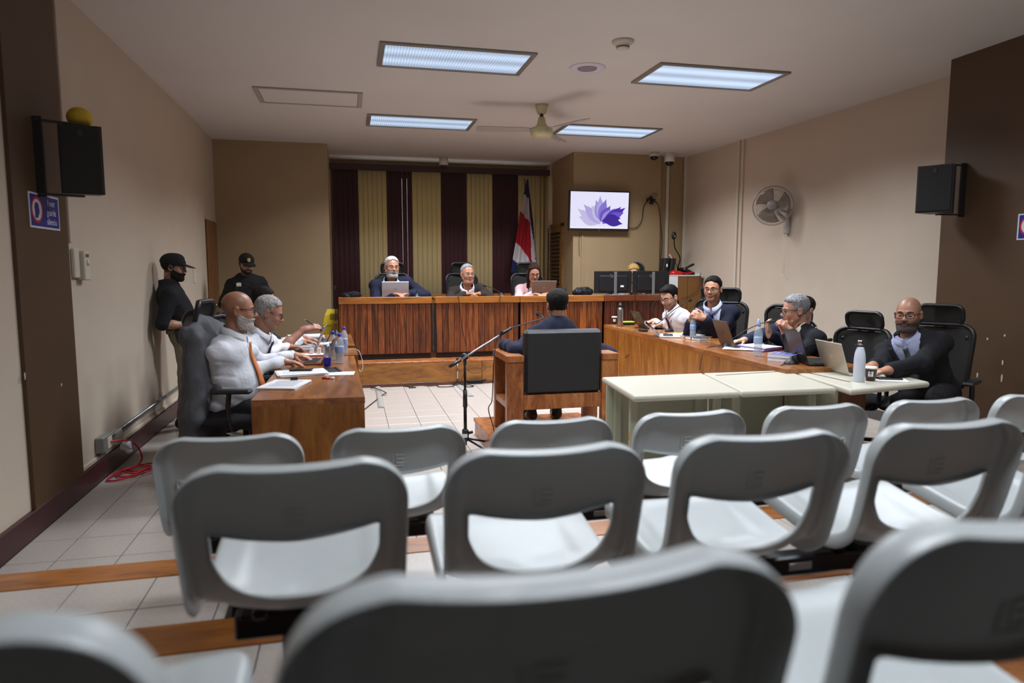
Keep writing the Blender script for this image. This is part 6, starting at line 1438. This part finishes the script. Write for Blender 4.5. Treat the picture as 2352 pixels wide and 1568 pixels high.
# flecks where the brown paint has chipped off
CHIP = mat('bare_plaster', '#b8ae9c', .9)
for o_, pts_, sx_ in ((bpy.data.objects['wall_right.001'], ((4.949, 4.274, 0.945), (4.949, 4.275, 0.733), (4.949, 4.272, 0.610), (4.949, 4.420, 0.904), (4.949, 4.486, 0.602)), -1), (bpy.data.objects['trim_1'], ((-1.702, 4.585, 0.766), (-1.702, 4.125, 0.889)), 1)):
    for k, p_ in enumerate(pts_):
        mb = MB(); mb.M = frame(p_, (0, sx_, 0), (0, 0, 1)); h_ = .010+.012*(k % 3); mb.prism([(-.006, -h_), (.004, -h_*.8), (.008, h_*.3), (.001, h_), (-.008, h_*.5)], 0, .0006); mb.build('paint_chip', CHIP, o_)
# ---------------------------------------------------------------- the people in the room, and their chairs
WH = cloth('white_shirt', '#d9dbe2', .3, .03); NAVY = cloth('navy_suit', '#171b30'); BLK = cloth('black_suit', '#14151a'); DARK = cloth('dark_trousers', '#121216')
UNI = cloth('uniform_black', '#0d0e14', .35); KHAKI = cloth('khaki_twill', '#8f8874', .6, .10); SHOEB = mat('shoe_black', '#120f0e', .3); BOOT = mat('boot_brown', '#3a2716', .7, noise=.2, nscale=30, bump=.3)
def chair_at(p, label, back=.0, head=True, turn=0., floor=None):
    hip = p.root.location; f = p.face; c = make_chair(label, (hip.x-f[0]*(back-.15), hip.y-f[1]*(back-.15), hip.z if floor is None else floor), math.atan2(-f[0], f[1])+turn, head); return c
def cast(label, head, hip, face, look, floor, *a, **k):
    f = np.array(face, float); f /= np.linalg.norm(f); p = person(label, head, hip, face, look, floor, *a, **k); p.face = f; return p
# left desk
p = cast('person in white shirt and orange tie typing at the left desk', (-0.738, 4.950, 1.180), (-.87, 5.0, .50), (1, -.26), (1, .14, -.10), 0,
  ('#a8755a', '#8a5148', '#9a6a50', '#a8755a'), dict(style='bald', col='#b9b2ac', brow='#4a4038', beard=dict(t=.006, chin=.003, top=-.048, rise=.42), fat=.006, nose=1.15), WH, hs=1.04, w=1.08, belly=.75, twist=.05,
  rh=((-0.489, 5.107, 0.800), (1, .10, -.12), None, .30), lh=((-0.438, 5.453, 0.800), (1, -.25, -.10), None, .35), tie=(stripes('orange_tie', '#c46a32', '#d98850', 60, 'Z', .5, .6), .043), glasses=('#18181a', (.026, .018), .0022), pants=DARK, shoe=SHOEB, res=.0055, rough_amp=.008, cuff=WH)
bald = p
c6 = chair_at(p, 'black mesh office chair with a grey jacket draped on it', .0, turn=.10)
p = cast('person in white shirt and slate tie leaning over a laptop at the left desk', (-0.614, 5.580, 1.122), (-.88, 5.68, .50), (1, -.22), (1, .10, -.38), 0,
  ('#a8755c', '#8a5148', None, '#9f7763'), dict(style='short', col='#a09a98', t=.012, brow='#6a6460', rec=.012, nose=1.2), WH, hs=1.03, w=1.02, belly=.2,
  rh=((-0.536, 6.120, 0.800), (1, .12, -.10), None, .45), lh=((-0.453, 6.543, 0.800), (1, -.05, -.10), None, .3), tie=(cloth('slate_tie', '#27313f'), .040), glasses=('#141416', (.027, .016), .0024), pants=DARK, shoe=SHOEB, res=.0055, rough_amp=.008, cuff=WH)
chair_at(p, 'black office chair behind the slate tie at the left desk', .05, head=False)
p = cast('person in dark t-shirt half hidden at the left desk, holding up a pen', (-0.736, 6.320, 1.181), (-.92, 6.34, .50), (1, 0), (1, -.1, -.25), 0,
  ('#a9796a', '#8a5148', None, None), dict(style='short', col='#17110f', t=.012), cloth('teal_tee', '#1a2a2e'), sleeve='short', collar=False,
  rh=((-0.394, 6.220, 0.931), (1, .05, .28), (0, .6, -1), .75), rpole=(-.2, -.3, -1), lh=((-0.426, 6.740, 0.800), (1, -.1, -.1)), pants=DARK, shoe=SHOEB, hs=1.0)
third = p
chair_at(p, 'black office chair farthest along the left desk', .05, head=False)
# guards
p = cast('person in black cap and glasses with an earpiece, standing against the left wall', (-1.556, 6.800, 1.473), (-1.50, 6.82, .86), (1, .18), (1, .06, -.12), 0,
  ('#a77b63', '#8d5a50', '#2a1e18', '#5a4034'), dict(style='short', col='#17110d', t=.005, beard=dict(t=.010, chin=.006, top=-.044)), UNI, sleeve='short', cap='#0d0d11', stand=True, sc=.95, hs=.98, w=1.02, belly=.15,
  rh=((-1.397, 6.660, 0.953), (1, .35, -.35), (0, .7, -.7), .6), lh=((-1.404, 6.800, 0.938), (1, -.4, -.35), (0, -.7, -.7), .6), rpole=(-.6, -.6, -1), feet=[(-1.46, 6.98, 0), (-1.50, 6.70, 0)], pants=KHAKI, shoe=BOOT, glasses=('#26262a', (.025, .018), .0022), res=.006)
g1 = p
p = cast('person in black cap and dark vest with badges, standing by the far door', (-1.215, 8.900, 1.521), (-1.20, 8.95, .90), (.22, -1), (.42, -1, -.34), 0,
  ('#9a7058', '#8d5a50', '#2a1e18', '#5a4034'), dict(style='short', col='#17110d', t=.005, beard=dict(t=.0012, top=-.058)), UNI, sleeve='short', cap='#0d0d11', stand=True, sc=.98, hs=1.0, w=1.06, pants=KHAKI, shoe=BOOT, collar=False, jacket=None)
g2 = p
# judges
p = cast('person in navy suit and red tie behind the silver laptop on the bench', (0.546, 9.160, 1.481), (.60, 9.62, .80), (.04, -1), (.22, -1, -.03), .305,
  ('#a9765c', '#8d5850', None, '#b0a49e'), dict(style='side', rec=.006, hl=.086, col='#b8b4b2', t=.011, brow='#2e2824', beard=dict(t=.0028, top=-.047, chin=-.002), fat=.010), stripes('pinstripe_shirt', '#c8ccdc', '#8f98bb', 130, 'X', .8), jacket=NAVY, lapel=NAVY, sc=1.1, hs=1.12, w=1.12, belly=.3, shrug=.05, roll=.04,
  rh=((.55, 9.06, 1.135), (.7, -.7, 0)), lh=((.75, 9.08, 1.135), (-.7, -.7, 0)), rpole=(-1, .2, -.5), lpole=(1, .2, -.5), tie=(cloth('red_tie', '#b3141c'), .045), glasses=('#5a524a', (.026, .014), .0012), pants=NAVY, res=.0065, legs=False, cuff=mat('lilac_cuff', '#a9a6c8', .8))
j1 = p; chair_at(p, 'black office chair behind the navy suit on the bench', .12)
p = cast('person in dark brown suit with clasped hands on the bench', (1.555, 9.180, 1.394), (1.60, 9.62, .74), (.06, -1), (.20, -1, -.05), .305,
  ('#a9745c', '#8a5148', None, '#a67662'), dict(style='crop', rec=.014, hl=.090, col='#8e8c8e', t=.009, brow='#6a625c', fat=.008), WH, jacket=cloth('brown_suit', '#2a2320'), lapel=cloth('brown_suit', '#2a2320'), sc=1.05, hs=1.08, w=1.06, belly=.2, shrug=.02, roll=-.03,
  rh=((1.50, 9.03, 1.125), (.75, -.55, .1)), lh=((1.70, 9.03, 1.125), (-.75, -.55, .1)), rpole=(-1, .2, -.5), lpole=(1, .2, -.5), tie=(cloth('brown_tie', '#4a2a24'), .045), glasses=('#8a7a5a', (.027, .019), .0012), pants=DARK, res=.0065, legs=False, cuff=WH)
j2 = p; chair_at(p, 'black office chair with wide mesh headrest behind the dark brown suit', .10, turn=.08)
PINK = cloth('pink_blazer', '#d3a9ab', .2, .04)
p = cast('person in pink blazer reading behind the taupe laptop', (2.481, 9.180, 1.404), (2.52, 9.60, .74), (-.03, -1), (-.05, -1, -.34), .305,
  ('#a8765e', '#8a3d40', None, None), dict(style='long', col='#2b1a15', t=.012), stripes('patterned_blouse', '#c9c4c0', '#57626a', 120, 'X', .6, .8, '#8a5a5a', 90), jacket=PINK, lapel=PINK, jv=.52, collar=False, sc=1.0, hs=1.04, w=.96,
  rh=((2.44, 9.04, 1.12), (.5, -.8, 0)), lh=((2.62, 9.04, 1.12), (-.5, -.8, 0)), rpole=(-1, .3, -.6), lpole=(1, .3, -.6), glasses=('#1a1416', (.026, .019), .0018), pants=DARK, res=.0065, legs=False)
j3 = p; chair_at(p, 'black office chair behind the pink blazer', .10, turn=-.06)
p = cast('person in grey blouse whose head shows above the two monitors', (4.105, 9.520, 1.407), (4.14, 9.72, .76), (-.25, -1), (-.30, -1, -.40), .305,
  ('#c09a86', '#a05a58', None, None), dict(style='bob', col='#b08f55', t=.014, brow='#8a6a3a'), cloth('grey_blouse', '#8a8a90'), collar=False, hs=1.02, rh=((4.0, 9.35, 1.12), (0, -1, 0)), lh=((4.25, 9.35, 1.12), (0, -1, 0)), pants=DARK, res=.007, legs=False)
make_chair('low-backed black office chair behind the two monitors', (4.15, 9.74, .47), math.atan2(.25, -1), False)
# witness, seen from behind
p = cast('person in navy suit seen from behind in the wooden armchair', (1.675, 5.460, 1.158), (1.62, 5.40, .60), (0, 1), (-.03, 1, -.04), .15,
  ('#9c6d55', '#8a5148', None, None), dict(style='thick', col='#1b1918', t=.014), WH, jacket=NAVY, sc=1.02, hs=1.04, w=1.06,
  lh=((1.235, 5.50, .835), (.15, 1, 0)), rh=((1.965, 5.50, .835), (-.15, 1, 0)), lpole=(-1, -.5, -.5), rpole=(1, -.5, -.5), pants=cloth('navy_trousers', '#171b30'), shoe=SHOEB, feet=[(1.50, 5.66, .15), (1.74, 5.67, .15)], knees=[(1.49, 5.80, .62), (1.75, 5.80, .62)], res=.0055)
# right desk
p = cast('person in white shirt and dark red tie typing at the right desk', (3.596, 7.300, 1.137), (3.93, 7.36, .50), (-1, -.12), (-1, -.42, -.42), 0,
  ('#b98d78', '#9a5a54', None, '#8a6454'), dict(style='quiff', col='#17110f', t=.012, nose=1.05, lids='down'), WH, sc=1.06, hs=1.08,
  lh=((3.611, 7.472, 0.810), (-1, -.05, -.15), None, .35), rh=((3.718, 7.942, 0.810), (-1, -.2, -.12), None, .35), tie=(cloth('dark_red_tie', '#4c0f14'), .042), glasses=('#121214', (.027, .019), .0022), pants=DARK, shoe=SHOEB, res=.006, rough_amp=.007, cuff=WH)
young = p; chair_at(p, 'black office chair behind the white shirt at the right desk', .18, turn=.1)
p = cast('person in navy suit and blue tie at the right desk, hands together', (3.706, 6.520, 1.249), (3.95, 6.68, .50), (-.66, -.75), (-.78, -.75, -.06), 0,
  ('#a9785e', '#8a5148', None, '#9a7058'), dict(style='side', col='#100e0e', t=.010), cloth('pale_blue_shirt', '#b9c0d6', .3, .03), jacket=cloth('midnight_suit', '#14182a'), lapel=cloth('midnight_suit', '#14182a'), sc=1.05, hs=1.08, w=1.05,
  lh=((3.547, 6.360, 0.951), (-.95, .2, .35), (.2, .8, -.2), .8), rh=((3.461, 6.500, 0.911), (-.3, -.5, .8), (.5, -.6, 0), .8), tie=(stripes('navy_dot_tie', '#1c2250', '#2e3670', 80, 'Z', .7), .042), glasses=('#1a1412', (.028, .019), .0024), pants=DARK, shoe=SHOEB, res=.0055, cuff=cloth('pale_blue_shirt', '#b9c0d6', .3, .03))
navy = p; chair_at(p, 'black office chair with headrest behind the navy suit and blue tie', .14, turn=.15)
p = cast('person in navy jacket reclining, mostly hidden behind the cream shirt collar', (4.282, 5.800, 1.067), (4.18, 6.02, .50), (-.85, -.5), (-1, -.22, -.05), 0,
  ('#b08670', '#8a5148', None, None), dict(style='short', col='#1e1412', t=.014), WH, jacket=cloth('blue_jacket', '#1d2238'), lapel=cloth('blue_jacket', '#1d2238'), hs=1.0,
  rh=((3.575, 5.670, 0.800), (-1, .05, -.1), None, .4), lh=((3.748, 5.550, 0.860), (-.30, .10, 1), (.55, -.8, 0), .75), tie=(cloth('crimson_tie', '#8f1a2a'), .045), pants=DARK, shoe=SHOEB, cuff=WH)
chair_at(p, 'black office chair behind the reclining person in navy jacket', .10, head=False)
p = cast('person in black suit and cream shirt with hands clasped at the mouth', (3.706, 5.140, 1.105), (3.96, 5.04, .50), (-1, .10), (-1, .30, -.12), 0,
  ('#ad7d68', '#8a5148', None, None), dict(style='thick', col='#8b8a8c', t=.012, brow='#6a6664'), cloth('cream_shirt', '#d8cfb4', .3, .03), jacket=BLK, lapel=BLK, sc=1.03, hs=1.06, w=1.08,
  lh=((3.591, 5.020, 0.931), (-.62, .20, .75), (-.4, .8, -.3), .95), rh=((3.645, 5.160, 0.899), (-.45, -.10, .9), (-.3, -.9, -.2), .9), glasses=('#101012', (.027, .017), .0026), tie=(cloth('charcoal_tie', '#26262c'), .042), pants=DARK, shoe=SHOEB, res=.0055, cuff=cloth('cream_shirt', '#d8cfb4', .3, .03))
c4 = chair_at(p, 'empty-looking mesh office chair between the two black suits', .0, turn=.42); c4.location = (3.90, 4.74, 0); c4.scale = (1, 1, .89)
p = cast('person in black suit and plaid tie behind the pale gold laptop', (4.049, 4.280, 1.121), (4.32, 4.30, .50), (-.80, -.60), (-.92, -.62, -.05), 0,
  ('#a9765c', '#8a5148', '#96705c', '#8f6a5a'), dict(style='bald', col='#3a2c26', beard=dict(t=.0035, top=-.051, col='#4f4038'), fat=.004), cloth('lilac_shirt', '#9fa3c0', .3, .03), jacket=BLK, lapel=BLK, sc=1.04, hs=1.06, w=1.10, belly=.2,
  lh=((3.556, 3.886, 0.775), (-1, .02, -.08), None, .3), rh=((3.648, 4.127, 0.775), (-1, -.25, -.08), None, .3), tie=(stripes('plaid_tie', '#22262c', '#3c444c', 34, 'X', .55, .7, '#55605c', 34), .046), glasses=('#1b1a22', (.028, .018), .0026), pants=DARK, shoe=SHOEB, res=.005, cuff=cloth('lilac_shirt', '#9fa3c0', .3, .03))
bald2 = p; c5 = chair_at(p, 'black mesh office chair with headrest by the brown wall, behind the plaid tie', .10, turn=-.10); c5.location = (4.25, 4.27, 0); c5.scale = (1, 1, .95)
# ---------------------------------------------------------------- worn and held details
CR = root_matrix(c6); S = Solid((-.50, -.62, .18), (.50, .12, 1.18), .012)                         # jacket hung over the chair back, in the chair's own axes
for s in (-1, 1):
    S.cap((s*.03, -.30, 1.09), (s*.20, -.26, 1.02), .060, .075, .05); S.cap((s*.21, -.225, 1.0), (s*.265, -.23, .50), .078, .060, .05)
S.ell((0, -.250, .78), (.265, .130, .34), .06); S.ell((0, -.29, .46), (.285, .125, .25), .08); S.cap((-.23, -.30, .28), (.23, -.30, .28), .085, .085, .08)
S.cap((-.11, -.15, 1.02), (-.19, -.10, .66), .028, .024, .04); S.cap((.11, -.15, 1.02), (.19, -.10, .66), .028, .024, .04)
wrinkle(S, .007, 22)
jm = cloth('jacket_grey', '#5d5e63', .3); t = thing('suit_jacket', 'grey suit jacket draped over the office chair at the left desk', 'jacket', tuple(CR @ Vector((0, -.34, .3))), c6.rotation_euler.z)
pos, F = S.surf(); pos = np.array([tuple(CR @ Vector(q)) for q in pos]); link('body', skin_mesh('body', pos, F, jm), t)
mb = MB(); g = [[tuple(CR @ Vector((x, -.235-.10*(1-abs(x)/.13)-.02, 1.12-.02*abs(x)/.13+dz))) for x in (-.13, -.08, -.03, .03, .08, .13)] for dz in (0, -.03, -.06)]; mb.sheet(g, .01); mb.build('collar', jm, t)
mb = MB(); mb.tube([tuple(CR @ Vector(q)) for q in ((.0, -.412, .48), (.004, -.425, .38), (.0, -.412, .24))], .004, 6); mb.build('vent_seam', mat('seam_dark', '#222326', .9), t)
# badges, earpiece, belt and radio of the guards
GOLD = mat('badge_gold', '#c9a94a', .35, .7); SILV = mat('badge_pale', '#cfc9b4', .5)
def badge(p, name, o, x, y, s, m, parent):
    mb = MB(); mb.M = frame(o, x, y); mb.prism([(-.5*s, .45*s), (0, .6*s), (.5*s, .45*s), (.42*s, .1*s), (.5*s, -.25*s), (.22*s, -.5*s), (0, -.6*s), (-.22*s, -.5*s), (-.5*s, -.25*s), (-.42*s, .1*s)], 0, .003); return mb.build(name, m, parent)
badge(g2, 'cap_badge', g2.hw((0, .0955, .078)), g2.R[:, 0]*-1, g2.R @ np.array((0, -.35, 1)), .040, GOLD, g2.root)
for x_, s_ in ((-.105, .062),): 
    o_ = g2.surface(g2.G, x_*-1 if False else .095, .80); badge(g2, 'chest_badge', o_, -g2.r, g2.u, s_, SILV, g2.root)
badge(g1, 'cap_badge', g1.hw((0, .0965, .080)), g1.R[:, 0]*-1, g1.R @ np.array((0, -.35, 1)), .036, SILV, g1.root)
badge(g1, 'chest_badge', g1.surface(g1.G, -.08, .80), -g1.r, g1.u, .05, SILV, g1.root)
mb = MB(); mb.ball((.084, -.004, -.008), (.010, .012, .012), 10, 8); g1.hm(mb, 'earpiece', BLACKP)
mb = MB(); mb.tube(arc([(.084, -.004, -.02), (.075, -.02, -.06), (.070, -.05, -.11), (.085, -.06, -.16)]), .0018, 5); g1.hm(mb, 'earpiece_cord', CABLE)
for gp in (g1, g2):
    S = Solid(gp.root.location-Vector((.4, .4, 0))+Vector((0, 0, .7)), gp.root.location+Vector((.4, .4, 1.1)), .012); hp = gp.T(0, 0, .055)
    S.ell(hp, (.185, .140, .12), .02, np.stack([gp.r, gp.f, gp.u], 1)); ax = [S.lo[i]+np.arange(S.n[i])*S.res for i in range(3)]; P_ = np.stack(np.meshgrid(*ax, indexing='ij'), -1); h_ = (P_-hp) @ gp.u
    S.D = np.maximum(S.D, np.abs(h_)-.020).astype(np.float32); mesh_solid(S, 'belt', mat('belt_tan', '#7d7460', .7), gp.root)
rp = Vector(g1.T(.185, -.03, .03)); mb = MB(); mb.M = frame(rp, g1.f, g1.u); mb.box((0, -.02, .02), (.055, .12, .04), .008); mb.build('radio_pouch', BLACKP, g1.root); mb = MB(); mb.M = frame(rp, g1.f, g1.u); mb.box((0, -.05, .0405), (.022, .035, .002)); mb.build('radio_label', PAPER, g1.root)
for nm, x_, z_ in (('vest_pocket', .085, .62), ('vest_pocket', -.085, .62)):
    o_ = g2.surface(g2.G, x_, z_); mb = MB(); mb.M = frame(o_, -g2.r, g2.u); mb.box((0, 0, .004), (.11, .12, .016), .006); mb.box((0, .055, .012), (.115, .035, .008), .003); mb.build(nm, UNI, g2.root)
o_ = g2.surface(g2.G, .085, .73); mb = MB(); mb.M = frame(o_, -g2.r, g2.u); mb.box((0, 0, .004), (.12, .006, .004)); mb.build('zip', mat('zip_grey', '#6a6c74', .4, .6), g2.root)
# pen of the half hidden person, pins, lanyard, watches and rings
w_ = third.arm[1]; hp = Vector(w_[2]+w_[3]*.095); t = thing('pen', 'slim dark pen held up by the person in dark t-shirt', 'pen', tuple(hp)); mb = MB(); mb.cyl(hp+Vector((.05, -.01, -.03)), hp+Vector((-.075, .02, .055)), .004, n=8); mb.build('barrel', BLACKP, t); mb = MB(); mb.cyl(hp+Vector((-.075, .02, .055)), hp+Vector((-.095, .024, .068)), .0035, .001, n=8); mb.build('tip', CHROME, t)
for pp, x_, m_ in ((j1, .115, SILV), (j2, .115, GOLD)):
    o_ = pp.surface(pp.G, x_, .78); mb = MB(); mb.lathe([(0, .006), (.011, .004), (.012, -.004), (0, -.004)], tuple(o_+pp.f*.008), 12, tuple(pp.f)); mb.build('lapel_pin', m_, pp.root)
o_ = j3.surface(j3.G, .12, .80); mb = MB(); mb.ball(tuple(o_+j3.f*.008), .008, 8, 6); mb.build('lapel_pin', BLACKP, j3.root)
pts = [young.N+young.r*-.05+young.u*.02-young.f*.03, young.N-young.r*.066+young.u*.005+young.f*.04]+[young.surface(young.G, -.05+.045*k/4, .86-.13*k)+young.f*.006 for k in range(5)]
mb = MB(); mb.tube(arc([tuple(q) for q in pts]), .004, 6, flat=.5); mb.build('lanyard', CABLE, young.root)
def watch(p, s, m, r=.033):
    W2, d = p.arm[s][2], p.arm[s][3]; e = p.arm[s][1]; dd = (W2-e)/np.linalg.norm(W2-e); c = W2-dd*.005; mb = MB(); mb.lathe([(r-.004, -.009), (r, -.009), (r, .009), (r-.004, .009)], tuple(c), 18, tuple(dd)); b_ = mb.build('watch', m, p.root)
    up = np.array((0, 0, 1.)); up = up-(up @ dd)*dd; up /= np.linalg.norm(up); mb = MB(); mb.lathe([(0, .006), (.016, .005), (.017, -.002), (0, -.002)], tuple(c+up*(r+.001)), 16, tuple(up)); mb.build('watch_face', CHROME, b_)
watch(young, -1, CHROME); watch(navy, -1, BLACKP, .032); watch(bald, -1, BLACKP)
